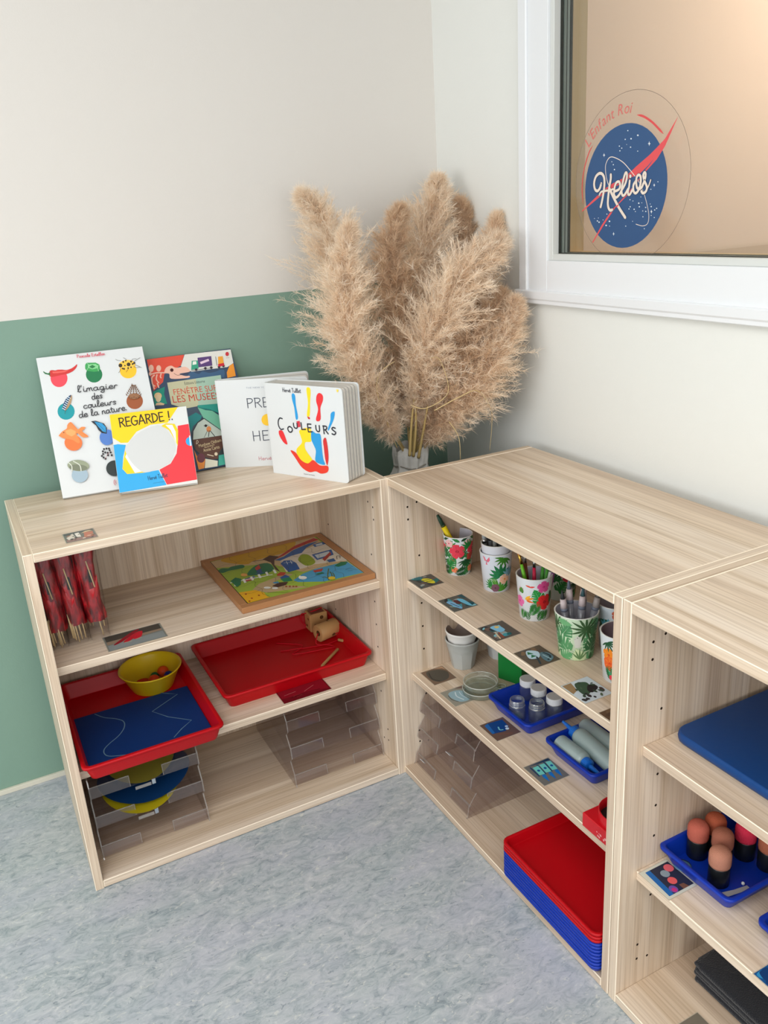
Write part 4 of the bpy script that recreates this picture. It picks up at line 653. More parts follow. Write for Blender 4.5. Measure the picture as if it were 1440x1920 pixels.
ART['puz_art'] = [
    ["p", [196, 170, 128], [[-0.1523, 0.1453], [0.1427, 0.1517], [0.1471, -0.1458], [-0.15, -0.1531]], 0],
    ["p", [150, 176, 60], [[-0.1504, 0.0975], [-0.0242, 0.0439], [0.0259, -0.0551], [0.1413, -0.0565], [0.1462, -0.1477], [-0.149, -0.1501], [-0.1489, -0.0774], [-0.1481, 0.0165]], 0],
    ["p", [216, 206, 190], [[0.0044, 0.0515], [0.1583, 0.0994], [0.1495, -0.0531], [0.0693, -0.0278], [0.0344, -0.0345], [-0.0083, -0.0307]], 0],
    ["p", [70, 150, 190], [[-0.0124, -0.088], [0.0217, -0.0652], [0.0574, -0.0555], [0.1438, -0.0582], [0.1471, -0.1458], [0.0466, -0.1381], [-0.0068, -0.1045]], 0],
    ["p", [180, 156, 116], [[-0.1139, -0.0821], [-0.0893, -0.0587], [-0.0457, -0.0475], [-0.0159, -0.0341], [0.0009, -0.0548], [-0.0533, -0.0675], [-0.0417, -0.1005], [0.004, -0.1448], [-0.0902, -0.1185]], 0],
    ["p", [198, 152, 26], [[-0.1212, 0.1419], [-0.0955, 0.1524], [-0.0405, 0.152], [0.0241, 0.1559], [0.0828, 0.1496], [0.0786, 0.1264], [0.0568, 0.1014], [0.0255, 0.0893], [-0.0141, 0.0887], [-0.0543, 0.0842], [-0.0735, 0.0746], [-0.1002, 0.0985], [-0.1196, 0.1265]], 1],
    ["p", [176, 40, 46], [[-0.011, 0.0578], [0.0741, 0.1194], [0.1381, 0.141], [0.1491, 0.1221], [0.1095, 0.1142], [0.062, 0.0977], [0.0262, 0.0741]], 0],
    ["p", [40, 92, 160], [[0.0232, 0.0666], [0.0604, 0.0938], [0.1121, 0.1123], [0.1399, 0.1129], [0.0953, 0.0886], [0.0707, 0.0615], [0.04, 0.0593], [0.0055, 0.0459], [-0.0058, 0.0588]], 0],
    ["p", [70, 44, 40], [[-0.0298, 0.0809], [-0.0047, 0.0964], [0.013, 0.074], [-0.0058, 0.0588], [-0.0168, 0.0294], [-0.0206, -0.022], [-0.0251, -0.001], [-0.0189, 0.0494]], 0],
    ["l", [70, 44, 40], [[-0.0543, 0.0842], [-0.0312, 0.0771], [-0.0078, 0.0793]], 0.003, 1, 0],
    ["p", [24, 110, 74], [[-0.1487, 0.0781], [-0.1352, 0.0866], [-0.1226, 0.0776], [-0.1114, 0.0833], [-0.0849, 0.0782], [-0.0886, 0.0579], [-0.1248, 0.0611], [-0.1444, 0.0573]], 1],
    ["p", [24, 110, 74], [[-0.0946, 0.0131], [-0.0673, 0.0472], [-0.0418, 0.0565], [-0.0242, 0.0439], [-0.0288, 0.0016], [-0.0564, -0.0097], [-0.0847, -0.0027]], 1],
    ["p", [30, 84, 150], [[-0.001, 0.0273], [0.0131, 0.0405], [0.0297, 0.0332], [0.0337, 0.007], [0.0268, -0.0336], [-0.004, -0.0356]], 0],
    ["l", [210, 220, 225], [[0.0074, 0.0258], [0.0303, 0.0187]], 0.0015, 0, 0],
    ["l", [210, 220, 225], [[0.0167, 0.0332], [0.0126, 0.0129]], 0.0015, 0, 0],
    ["l", [210, 220, 225], [[0.027, 0.0305], [0.023, 0.01]], 0.0015, 0, 0],
    ["p", [140, 160, 40], [[0.0463, 0.026], [0.066, 0.0502], [0.0804, 0.0369], [0.0781, -0.011], [0.0628, -0.0277], [0.0481, -0.0245], [0.0437, -0.0002]], 1],
    ["p", [40, 92, 160], [[0.0876, 0.0345], [0.1444, 0.0376], [0.1344, 0.0006], [0.0849, -0.0065]], 0],
    ["p", [196, 206, 210], [[0.093, 0.0277], [0.1343, 0.0301], [0.1291, 0.0074], [0.0899, 0.0012]], 0],
    ["p", [40, 92, 160], [[0.1171, 0.0983], [0.15, 0.1002], [0.147, 0.0816], [0.1151, 0.0792]], 0],
    ["p", [200, 210, 214], [[0.1231, 0.0939], [0.1426, 0.0952], [0.1402, 0.0834], [0.1217, 0.0826]], 0],
    ["p", [170, 60, 50], [[0.0993, -0.0075], [0.1352, 0.0245], [0.1311, 0.0079], [0.098, -0.0253]], 0],
    ["p", [46, 88, 140], [[0.1049, -0.0209], [0.1246, -0.021], [0.1216, -0.0423], [0.1036, -0.0386]], 0],
    ["p", [24, 110, 74], [[0.1053, -0.0672], [0.1298, -0.0528], [0.1446, -0.0635], [0.1316, -0.0771], [0.1113, -0.0788]], 0],
    ["p", [176, 60, 50], [[0.0494, -0.0631], [0.076, -0.0643], [0.0662, -0.0794], [0.0487, -0.0757]], 0],
    ["p", [24, 110, 74], [[0.0462, -0.0853], [0.0641, -0.0841], [0.0678, -0.0937], [0.0502, -0.0942]], 0],
    ["p", [236, 236, 230], [[0.0202, -0.0942], [0.0188, -0.0966], [0.0169, -0.0983], [0.0146, -0.0992], [0.012, -0.0992], [0.0095, -0.0983], [0.0072, -0.0967], [0.0053, -0.0944], [0.0039, -0.0916], [0.0032, -0.0886], [0.0032, -0.0855], [0.0039, -0.0827], [0.0053, -0.0803], [0.0073, -0.0786], [0.0096, -0.0777], [0.0122, -0.0777], [0.0147, -0.0785], [0.017, -0.0802], [0.019, -0.0825], [0.0203, -0.0853], [0.021, -0.0884], [0.021, -0.0914]], 0],
    ["l", [236, 236, 230], [[0.0049, -0.0834], [0.0102, -0.0743]], 0.004, 1, 0],
    ["p", [180, 60, 40], [[-0.035, -0.0336], [-0.0211, -0.0234], [-0.0097, -0.0342], [-0.0212, -0.0478], [-0.0346, -0.0425]], 0],
    ["p", [40, 84, 150], [[-0.0349, -0.0552], [-0.0174, -0.0461], [-0.0117, -0.0631], [-0.0315, -0.0745]], 0],
    ["p", [20, 120, 80], [[-0.0362, -0.0627], [-0.013, -0.0664], [-0.0149, -0.0904], [-0.0354, -0.0843]], 0],
    ["p", [70, 40, 34], [[-0.0678, -0.0902], [-0.0462, -0.0808], [-0.027, -0.0902], [-0.0369, -0.1038], [-0.0584, -0.105]], 0],
    ["p", [70, 140, 180], [[-0.0593, -0.0715], [-0.0461, -0.0726], [-0.0474, -0.0841], [-0.0582, -0.0806]], 0],
    ["p", [220, 220, 214], [[-0.0738, -0.0982], [-0.0747, -0.0996], [-0.0761, -0.1005], [-0.0778, -0.1008], [-0.0798, -0.1005], [-0.082, -0.0996], [-0.084, -0.0982], [-0.0857, -0.0964], [-0.0871, -0.0943], [-0.088, -0.0921], [-0.0883, -0.0901], [-0.088, -0.0882], [-0.0871, -0.0868], [-0.0857, -0.0859], [-0.0839, -0.0856], [-0.0819, -0.0859], [-0.0798, -0.0868], [-0.0778, -0.0882], [-0.076, -0.09], [-0.0746, -0.0921], [-0.0737, -0.0943], [-0.0735, -0.0964]], 0],
    ["p", [220, 220, 214], [[-0.0601, -0.1102], [-0.061, -0.1116], [-0.0622, -0.1126], [-0.0638, -0.113], [-0.0656, -0.1129], [-0.0675, -0.1122], [-0.0692, -0.1109], [-0.0707, -0.1093], [-0.0719, -0.1074], [-0.0725, -0.1054], [-0.0727, -0.1034], [-0.0724, -0.1016], [-0.0715, -0.1002], [-0.0702, -0.0992], [-0.0686, -0.0988], [-0.0668, -0.0989], [-0.065, -0.0996], [-0.0632, -0.1008], [-0.0617, -0.1025], [-0.0606, -0.1044], [-0.0599, -0.1064], [-0.0597, -0.1084]], 0],
    ["p", [46, 104, 120], [[-0.0773, 0.0052], [-0.0625, 0.0078], [-0.0538, -0.0027], [-0.0712, -0.0079]], 0],
    ["p", [180, 50, 50], [[-0.066, 0.0372], [-0.0495, 0.0528], [-0.0535, 0.0283], [-0.0674, 0.0202]], 0],
    ["p", [40, 80, 130], [[-0.0686, 0.0211], [-0.0548, 0.0247], [-0.06, -0.0027], [-0.0707, -0.0022]], 0],
    ["p", [60, 130, 160], [[-0.1138, -0.0121], [-0.0834, -0.0079], [-0.0858, -0.0234], [-0.1159, -0.0317]], 0],
    ["p", [190, 60, 60], [[-0.1161, -0.0147], [-0.1041, -0.0147], [-0.0859, -0.0148], [-0.0943, -0.0301], [-0.1147, -0.0283]], 0],
    ["p", [230, 170, 90], [[-0.0955, 0.0076], [-0.0967, 0.0051], [-0.0984, 0.0031], [-0.1004, 0.0019], [-0.1026, 0.0016], [-0.1047, 0.0021], [-0.1067, 0.0035], [-0.1083, 0.0056], [-0.1094, 0.0083], [-0.11, 0.0113], [-0.11, 0.0144], [-0.1093, 0.0174], [-0.1081, 0.02], [-0.1064, 0.022], [-0.1044, 0.0232], [-0.1022, 0.0235], [-0.1001, 0.023], [-0.0981, 0.0216], [-0.0965, 0.0195], [-0.0953, 0.0167], [-0.0948, 0.0137], [-0.0948, 0.0106]], 0],
    ["p", [230, 232, 226], [[-0.1369, 0], [-0.1304, -0.0004], [-0.1373, -0.0397], [-0.1439, -0.04]], 0],
    ["p", [230, 232, 226], [[-0.1152, -0.0111], [-0.1097, -0.0108], [-0.1122, -0.0342], [-0.118, -0.0352]], 0],
    ["p", [230, 232, 226], [[-0.0949, -0.0084], [-0.0893, -0.0081], [-0.0921, -0.0317], [-0.0979, -0.0326]], 0],
    ["p", [230, 232, 226], [[-0.0744, -0.0057], [-0.0687, -0.0053], [-0.0717, -0.0291], [-0.0776, -0.0301]], 0],
    ["p", [230, 232, 226], [[-0.0536, -0.0029], [-0.0479, -0.0026], [-0.0511, -0.0265], [-0.057, -0.0275]], 0],
    ["p", [230, 232, 226], [[-0.0326, -0.0001], [-0.0268, 0.0002], [-0.0303, -0.0239], [-0.0363, -0.0249]], 0],
    ["l", [230, 232, 226], [[-0.146, -0.0146], [-0.0442, -0.0271]], 0.004, 0, 0],
    ["p", [24, 110, 74], [[-0.1428, -0.0043], [-0.1262, 0.0095], [-0.1163, -0.0061], [-0.1288, -0.0391], [-0.1404, -0.0473]], 0],
    ["p", [220, 164, 24], [[-0.1484, -0.0802], [-0.1091, -0.0894], [-0.0972, -0.1136], [-0.0981, -0.1402], [-0.0911, -0.1527], [-0.1494, -0.1513]], 0],
    ["l", [60, 50, 30], [[-0.0902, -0.1185], [-0.0668, -0.1349], [-0.0459, -0.1495]], 0.001, 1, 0],
    ["p", [150, 40, 20], [[-0.1333, -0.1001], [-0.1347, -0.1019], [-0.1367, -0.1016], [-0.1381, -0.0996], [-0.138, -0.0969], [-0.1365, -0.0951], [-0.1346, -0.0953], [-0.1332, -0.0974]], 0],
    ["p", [150, 40, 20], [[-0.1098, -0.1243], [-0.1113, -0.126], [-0.1132, -0.1258], [-0.1146, -0.1237], [-0.1145, -0.1211], [-0.113, -0.1193], [-0.111, -0.1196], [-0.1097, -0.1216]], 0],
    ["p", [150, 40, 20], [[-0.1292, -0.13], [-0.1306, -0.1317], [-0.1326, -0.1315], [-0.1339, -0.1294], [-0.1338, -0.1268], [-0.1324, -0.1251], [-0.1304, -0.1253], [-0.1291, -0.1274]], 0],
    ["p", [150, 40, 20], [[-0.1391, -0.142], [-0.1405, -0.1437], [-0.1424, -0.1434], [-0.1438, -0.1414], [-0.1437, -0.1388], [-0.1423, -0.1372], [-0.1403, -0.1374], [-0.139, -0.1394]], 0],
    ["p", [150, 80, 40], [[-0.0383, -0.115], [-0.0402, -0.1177], [-0.0424, -0.1178], [-0.0436, -0.1154], [-0.043, -0.1117], [-0.0411, -0.1091], [-0.0389, -0.1089], [-0.0378, -0.1114]], 0],
    ["p", [150, 80, 40], [[-0.0312, -0.12], [-0.0332, -0.1226], [-0.0353, -0.1228], [-0.0365, -0.1203], [-0.0359, -0.1167], [-0.034, -0.114], [-0.0318, -0.1139], [-0.0307, -0.1164]], 0],
    ["p", [150, 80, 40], [[-0.0242, -0.125], [-0.0261, -0.1276], [-0.0283, -0.1277], [-0.0294, -0.1253], [-0.0289, -0.1217], [-0.0269, -0.119], [-0.0248, -0.1189], [-0.0236, -0.1214]], 0],
    ["p", [150, 80, 40], [[-0.0183, -0.1291], [-0.0203, -0.1317], [-0.0224, -0.1318], [-0.0236, -0.1294], [-0.023, -0.1258], [-0.0211, -0.1232], [-0.0189, -0.123], [-0.0177, -0.1255]], 0],
    ["l", [90, 100, 30], [[0.0589, -0.1384], [0.068, -0.111], [0.0862, -0.076]], 0.0022, 1, 0],
    ["l", [90, 100, 30], [[0.0636, -0.1417], [0.0763, -0.117], [0.0816, -0.0948]], 0.0022, 1, 0],
    ["l", [90, 100, 30], [[0.0698, -0.1419], [0.0811, -0.1204], [0.0834, -0.1048]], 0.0022, 1, 0],
    ["l", [90, 100, 30], [[0.0629, -0.1329], [0.0577, -0.1165], [0.0521, -0.1151]], 0.0022, 1, 0],
    ["p", [210, 180, 40], [[0.0762, -0.1381], [0.0748, -0.1404], [0.0729, -0.1421], [0.0707, -0.1431], [0.0684, -0.1432], [0.0661, -0.1426], [0.0641, -0.1411], [0.0625, -0.1391], [0.0614, -0.1365], [0.0609, -0.1336], [0.0611, -0.1307], [0.062, -0.128], [0.0634, -0.1257], [0.0653, -0.124], [0.0675, -0.123], [0.0698, -0.1228], [0.0721, -0.1235], [0.0741, -0.1249], [0.0757, -0.127], [0.0768, -0.1296], [0.0773, -0.1325], [0.0771, -0.1354]], 0],
    ["l", [60, 60, 50], [[0.1175, -0.1072], [0.1302, -0.1075], [0.1415, -0.1243]], 0.001, 1, 0],
    ["l", [60, 60, 50], [[0.1192, -0.1172], [0.1303, -0.1208]], 0.001, 1, 0],
    ["l", [70, 40, 30], [[0.1354, -0.0193], [0.147, -0.0229]], 0.0012, 1, 0],
    ["l", [70, 40, 30], [[0.1289, -0.0335], [0.1358, -0.0148], [0.1437, -0.0157], [0.1374, -0.033]], 0.0015, 1, 0],
]
ART['stk_art'] = [
    ["p", [50, 84, 128], [[0.1195, 0], [0.1185, 0.0156], [0.1154, 0.0309], [0.1104, 0.0457], [0.1035, 0.0597], [0.0948, 0.0727], [0.0845, 0.0845], [0.0727, 0.0948], [0.0598, 0.1035], [0.0457, 0.1104], [0.0309, 0.1154], [0.0156, 0.1185], [0, 0.1195], [-0.0156, 0.1185], [-0.0309, 0.1154], [-0.0457, 0.1104], [-0.0597, 0.1035], [-0.0727, 0.0948], [-0.0845, 0.0845], [-0.0948, 0.0727], [-0.1035, 0.0597], [-0.1104, 0.0457], [-0.1154, 0.0309], [-0.1185, 0.0156], [-0.1195, 0], [-0.1185, -0.0156], [-0.1154, -0.0309], [-0.1104, -0.0457], [-0.1035, -0.0597], [-0.0948, -0.0727], [-0.0845, -0.0845], [-0.0727, -0.0948], [-0.0598, -0.1035], [-0.0457, -0.1104], [-0.0309, -0.1154], [-0.0156, -0.1185], [0, -0.1195], [0.0156, -0.1185], [0.0309, -0.1154], [0.0457, -0.1104], [0.0598, -0.1035], [0.0727, -0.0948], [0.0845, -0.0845], [0.0948, -0.0727], [0.1035, -0.0598], [0.1104, -0.0457], [0.1154, -0.0309], [0.1185, -0.0156]], 0],
    ["p", [222, 84, 88], [[0.1386, 0.1171], [0.1297, 0.1024], [0.1089, 0.0681], [0.0887, 0.046], [0.0608, 0.026], [0.0358, 0.0206], [0.0171, 0.0163], [-0.0017, 0.0086], [-0.0359, -0.0009], [-0.0764, -0.018], [-0.1282, -0.044], [-0.1291, -0.0422], [-0.0792, -0.0129], [-0.0538, 0.0008], [-0.0338, 0.0087], [-0.0022, 0.0174], [0.0119, 0.0244], [0.0348, 0.0378], [0.0681, 0.0551], [0.0873, 0.067], [0.108, 0.0814]], 0],
    ["p", [50, 84, 128], [[0.0809, 0.0474], [0.0714, 0.0382], [0.0518, 0.0235], [0.0449, 0.0232], [0.0648, 0.0357]], 0],
    ["p", [222, 84, 88], [[0.0652, 0.0295], [0.0321, 0.002], [0.0093, -0.0175], [-0.0217, -0.0374], [-0.056, -0.0715], [-0.0905, -0.1093], [-0.093, -0.1083], [-0.0638, -0.0731], [-0.0341, -0.0436], [-0.0003, -0.0203], [0.0184, -0.0067], [0.0409, 0.0125]], 0],
    ["l", [205, 84, 80], [[-0.0977, 0.0875], [-0.1112, 0.071], [-0.125, 0.0389], [-0.1296, 0.0054], [-0.1258, -0.0289]], 0.0032, 1, 0.3],
    ["l", [215, 80, 80], [[0.03, 0.1316], [0.048, 0.1267], [0.0711, 0.1145], [0.0894, 0.1008], [0.1031, 0.0899]], 0.0042, 1, 0.3],
    ["l", [232, 218, 204], [[0.0312, 0.0186], [0.0164, 0.0312], [-0.0036, 0.0467], [-0.0261, 0.0571], [-0.0436, 0.06], [-0.0545, 0.0504], [-0.0566, 0.0377], [-0.0519, 0.0179], [-0.0409, -0.0023]], 0.0016, 1, 0],
    ["l", [232, 218, 204], [[0.0336, 0.0184], [0.0461, 0.0029], [0.0562, -0.0117], [0.0668, -0.034], [0.0739, -0.0562], [0.0714, -0.0719], [0.0578, -0.0765], [0.0387, -0.0727]], 0.0012, 1, 0],
    ["p", [226, 232, 236], [[0.0078, 0.1053], [0.0072, 0.1045], [0.0057, 0.1044], [0.0045, 0.1051], [0.0045, 0.1061], [0.0056, 0.1065], [0.0071, 0.1062]], 0],
    ["p", [226, 232, 236], [[0.0371, 0.0938], [0.0362, 0.0927], [0.0342, 0.0926], [0.0325, 0.0936], [0.0324, 0.095], [0.034, 0.0957], [0.0361, 0.0952]], 0],
    ["p", [226, 232, 236], [[0.0014, 0.0898], [0.0007, 0.0889], [-0.0009, 0.0888], [-0.0022, 0.0896], [-0.0023, 0.0906], [-0.001, 0.0912], [0.0006, 0.0908]], 0],
    ["p", [226, 232, 236], [[0.0183, 0.0894], [0.0175, 0.0883], [0.0156, 0.0882], [0.0141, 0.0892], [0.014, 0.0904], [0.0155, 0.0911], [0.0174, 0.0906]], 0],
    ["p", [226, 232, 236], [[-0.0151, 0.0787], [-0.0157, 0.0779], [-0.0172, 0.0778], [-0.0184, 0.0785], [-0.0184, 0.0795], [-0.0173, 0.08], [-0.0158, 0.0796]], 0],
    ["p", [226, 232, 236], [[-0.0081, 0.0743], [-0.0087, 0.0735], [-0.0102, 0.0734], [-0.0114, 0.0741], [-0.0114, 0.0751], [-0.0103, 0.0756], [-0.0088, 0.0753]], 0],
    ["p", [226, 232, 236], [[-0.0132, 0.0698], [-0.0138, 0.0689], [-0.0153, 0.0688], [-0.0165, 0.0695], [-0.0165, 0.0705], [-0.0154, 0.071], [-0.0139, 0.0707]], 0],
    ["p", [226, 232, 236], [[0.0052, 0.0798], [0.0049, 0.0794], [0.0041, 0.0793], [0.0034, 0.0797], [0.0034, 0.0803], [0.004, 0.0805], [0.0049, 0.0804]], 0],
    ["p", [226, 232, 236], [[0.0174, 0.074], [0.0167, 0.0731], [0.0151, 0.073], [0.0138, 0.0738], [0.0138, 0.0748], [0.015, 0.0754], [0.0166, 0.075]], 0],
    ["p", [226, 232, 236], [[0.0376, 0.0649], [0.037, 0.0642], [0.0358, 0.0641], [0.0348, 0.0647], [0.0347, 0.0656], [0.0357, 0.066], [0.037, 0.0657]], 0],
    ["p", [226, 232, 236], [[-0.0363, 0.0507], [-0.0368, 0.05], [-0.038, 0.05], [-0.0389, 0.0505], [-0.039, 0.0513], [-0.0381, 0.0517], [-0.0369, 0.0514]], 0],
    ["p", [226, 232, 236], [[-0.0312, 0.0447], [-0.0318, 0.0439], [-0.0333, 0.0438], [-0.0346, 0.0445], [-0.0346, 0.0455], [-0.0334, 0.046], [-0.0319, 0.0457]], 0],
    ["p", [226, 232, 236], [[-0.0273, 0.0352], [-0.028, 0.0343], [-0.0297, 0.0341], [-0.0311, 0.0349], [-0.0311, 0.036], [-0.0298, 0.0366], [-0.0281, 0.0363]], 0],
    ["p", [226, 232, 236], [[0.0961, 0.0048], [0.0956, 0.0041], [0.0945, 0.0039], [0.0935, 0.0045], [0.0934, 0.0054], [0.0943, 0.0058], [0.0955, 0.0056]], 0],
    ["p", [226, 232, 236], [[0.078, -0.008], [0.0775, -0.0088], [0.0763, -0.0089], [0.0753, -0.0083], [0.0752, -0.0075], [0.0762, -0.007], [0.0774, -0.0072]], 0],
    ["p", [226, 232, 236], [[0.0209, -0.0252], [0.0203, -0.0259], [0.0191, -0.0261], [0.018, -0.0255], [0.0179, -0.0246], [0.0189, -0.0241], [0.0203, -0.0243]], 0],
    ["p", [226, 232, 236], [[0.0292, -0.0279], [0.0287, -0.0286], [0.0276, -0.0287], [0.0267, -0.0282], [0.0266, -0.0274], [0.0275, -0.0269], [0.0286, -0.0272]], 0],
    ["p", [226, 232, 236], [[0.051, -0.0211], [0.0506, -0.0217], [0.0496, -0.0218], [0.0488, -0.0214], [0.0488, -0.0207], [0.0495, -0.0204], [0.0505, -0.0205]], 0],
    ["p", [226, 232, 236], [[0.0467, -0.0328], [0.046, -0.0339], [0.0443, -0.0341], [0.0428, -0.0333], [0.0428, -0.0321], [0.0441, -0.0314], [0.0459, -0.0317]], 0],
    ["p", [226, 232, 236], [[0.0544, -0.0325], [0.054, -0.033], [0.0531, -0.0331], [0.0523, -0.0327], [0.0523, -0.032], [0.053, -0.0317], [0.054, -0.0318]], 0],
    ["p", [226, 232, 236], [[0.0486, -0.0397], [0.0479, -0.0406], [0.0464, -0.0408], [0.045, -0.0401], [0.045, -0.039], [0.0462, -0.0384], [0.0478, -0.0387]], 0],
    ["p", [226, 232, 236], [[0.0223, -0.0388], [0.0217, -0.0397], [0.0202, -0.0399], [0.019, -0.0392], [0.019, -0.0382], [0.0201, -0.0376], [0.0216, -0.0379]], 0],
    ["p", [226, 232, 236], [[0.0191, -0.0429], [0.0185, -0.0438], [0.0171, -0.044], [0.0158, -0.0433], [0.0158, -0.0423], [0.0169, -0.0417], [0.0184, -0.042]], 0],
    ["p", [226, 232, 236], [[0.0342, -0.044], [0.0336, -0.045], [0.032, -0.0452], [0.0306, -0.0445], [0.0306, -0.0433], [0.0318, -0.0427], [0.0334, -0.043]], 0],
    ["p", [226, 232, 236], [[0.0374, -0.0484], [0.037, -0.0491], [0.0359, -0.0492], [0.0349, -0.0487], [0.0349, -0.048], [0.0358, -0.0475], [0.0369, -0.0477]], 0],
    ["p", [226, 232, 236], [[0.0661, -0.0415], [0.0656, -0.0424], [0.0642, -0.0425], [0.063, -0.0419], [0.0629, -0.0409], [0.064, -0.0403], [0.0655, -0.0406]], 0],
    ["p", [226, 232, 236], [[0.0581, -0.0479], [0.0576, -0.0486], [0.0565, -0.0487], [0.0556, -0.0482], [0.0556, -0.0474], [0.0564, -0.047], [0.0575, -0.0472]], 0],
    ["p", [226, 232, 236], [[0.0671, -0.0491], [0.0665, -0.05], [0.0651, -0.0501], [0.0639, -0.0495], [0.0639, -0.0485], [0.065, -0.0479], [0.0664, -0.0482]], 0],
    ["p", [226, 232, 236], [[0.0778, -0.0353], [0.0774, -0.0359], [0.0765, -0.036], [0.0757, -0.0356], [0.0757, -0.0349], [0.0764, -0.0345], [0.0773, -0.0347]], 0],
    ["p", [226, 232, 236], [[0.0815, -0.0404], [0.0809, -0.0414], [0.0794, -0.0416], [0.0781, -0.0409], [0.078, -0.0398], [0.0792, -0.0391], [0.0808, -0.0394]], 0],
    ["p", [226, 232, 236], [[0.0962, -0.0443], [0.0957, -0.0452], [0.0943, -0.0453], [0.0932, -0.0447], [0.0931, -0.0437], [0.0942, -0.0432], [0.0956, -0.0434]], 0],
    ["p", [226, 232, 236], [[0.0912, -0.047], [0.0907, -0.0478], [0.0893, -0.048], [0.0882, -0.0474], [0.0881, -0.0464], [0.0892, -0.0458], [0.0906, -0.0461]], 0],
    ["p", [226, 232, 236], [[0.082, -0.057], [0.0816, -0.0577], [0.0805, -0.0578], [0.0796, -0.0573], [0.0796, -0.0566], [0.0804, -0.0561], [0.0815, -0.0563]], 0],
    ["p", [226, 232, 236], [[0.0909, -0.0613], [0.0904, -0.0621], [0.0892, -0.0622], [0.0882, -0.0617], [0.0881, -0.0608], [0.089, -0.0603], [0.0903, -0.0605]], 0],
    ["p", [226, 232, 236], [[0.0596, -0.059], [0.0591, -0.0598], [0.0578, -0.06], [0.0568, -0.0594], [0.0567, -0.0585], [0.0577, -0.058], [0.059, -0.0582]], 0],
    ["p", [226, 232, 236], [[0.0304, -0.0671], [0.03, -0.0677], [0.0291, -0.0678], [0.0283, -0.0674], [0.0282, -0.0667], [0.029, -0.0663], [0.03, -0.0664]], 0],
    ["p", [226, 232, 236], [[0.0114, -0.0762], [0.0109, -0.077], [0.0096, -0.0772], [0.0085, -0.0766], [0.0084, -0.0757], [0.0095, -0.0751], [0.0108, -0.0754]], 0],
    ["p", [226, 232, 236], [[0.0649, -0.0819], [0.0644, -0.0827], [0.0632, -0.0829], [0.0621, -0.0823], [0.0621, -0.0814], [0.063, -0.0809], [0.0643, -0.0811]], 0],
    ["p", [226, 232, 236], [[-0.0464, -0.0512], [-0.047, -0.0521], [-0.0484, -0.0522], [-0.0495, -0.0516], [-0.0496, -0.0507], [-0.0485, -0.0502], [-0.0471, -0.0504]], 0],
    ["p", [226, 232, 236], [[-0.0856, -0.0591], [-0.086, -0.0597], [-0.0871, -0.0599], [-0.088, -0.0594], [-0.088, -0.0587], [-0.0872, -0.0583], [-0.0861, -0.0584]], 0],
    ["p", [226, 232, 236], [[-0.0731, -0.0585], [-0.0736, -0.0591], [-0.0746, -0.0593], [-0.0755, -0.0588], [-0.0755, -0.0581], [-0.0747, -0.0577], [-0.0736, -0.0579]], 0],
    ["p", [226, 232, 236], [[-0.0752, -0.0644], [-0.076, -0.0655], [-0.0778, -0.0657], [-0.0792, -0.0649], [-0.0793, -0.0637], [-0.0779, -0.063], [-0.0761, -0.0633]], 0],
    ["p", [226, 232, 236], [[-0.0696, -0.0671], [-0.0705, -0.0682], [-0.0724, -0.0685], [-0.074, -0.0676], [-0.0741, -0.0663], [-0.0725, -0.0656], [-0.0705, -0.0659]], 0],
    ["p", [226, 232, 236], [[-0.0583, -0.0627], [-0.0587, -0.0633], [-0.0598, -0.0635], [-0.0606, -0.063], [-0.0607, -0.0623], [-0.0598, -0.0619], [-0.0588, -0.0621]], 0],
    ["p", [226, 232, 236], [[-0.037, -0.0658], [-0.0379, -0.067], [-0.04, -0.0673], [-0.0417, -0.0664], [-0.0417, -0.065], [-0.0401, -0.0642], [-0.038, -0.0645]], 0],
    ["p", [226, 232, 236], [[-0.0469, -0.074], [-0.0478, -0.0753], [-0.0499, -0.0755], [-0.0517, -0.0746], [-0.0517, -0.0732], [-0.0501, -0.0724], [-0.0479, -0.0727]], 0],
    ["p", [226, 232, 236], [[-0.0373, -0.0755], [-0.0377, -0.0761], [-0.0388, -0.0763], [-0.0396, -0.0758], [-0.0397, -0.0751], [-0.0389, -0.0747], [-0.0378, -0.0749]], 0],
    ["p", [230, 236, 240], [[0.067, 0.0805], [0.0684, 0.0767], [0.0713, 0.0756], [0.0685, 0.075], [0.0675, 0.0714], [0.0661, 0.0753], [0.0632, 0.0763], [0.066, 0.0769]], 0],
    ["p", [230, 236, 240], [[-0.0617, 0.0696], [-0.0603, 0.0661], [-0.0575, 0.0651], [-0.0603, 0.0646], [-0.0613, 0.0613], [-0.0627, 0.0648], [-0.0655, 0.0658], [-0.0627, 0.0663]], 0],
    ["p", [230, 236, 240], [[0.0853, 0.0029], [0.0864, -0.0001], [0.0887, -0.0009], [0.0865, -0.0015], [0.0858, -0.0044], [0.0846, -0.0014], [0.0823, -0.0006], [0.0845, 0]], 0],
    ["p", [230, 236, 240], [[0.0807, -0.0457], [0.082, -0.0491], [0.0845, -0.0499], [0.0821, -0.0505], [0.0813, -0.0539], [0.08, -0.0505], [0.0774, -0.0497], [0.0799, -0.049]], 0],
    ["p", [230, 236, 240], [[-0.0258, -0.0872], [-0.0245, -0.0905], [-0.0219, -0.0912], [-0.0245, -0.0919], [-0.0254, -0.0952], [-0.0267, -0.0919], [-0.0293, -0.0912], [-0.0267, -0.0905]], 0],
    ["l", [36, 52, 84], [[-0.0679, 0.0104], [-0.072, 0.0011], [-0.0797, -0.0038], [-0.0875, 0.0009], [-0.0902, 0.0126], [-0.0853, 0.0247], [-0.075, 0.0307], [-0.0659, 0.0292], [-0.0597, 0.0222], [-0.0578, 0.0108], [-0.0594, -0.0053], [-0.0639, -0.0242], [-0.0679, -0.0361]], 0.0076, 1, 0],
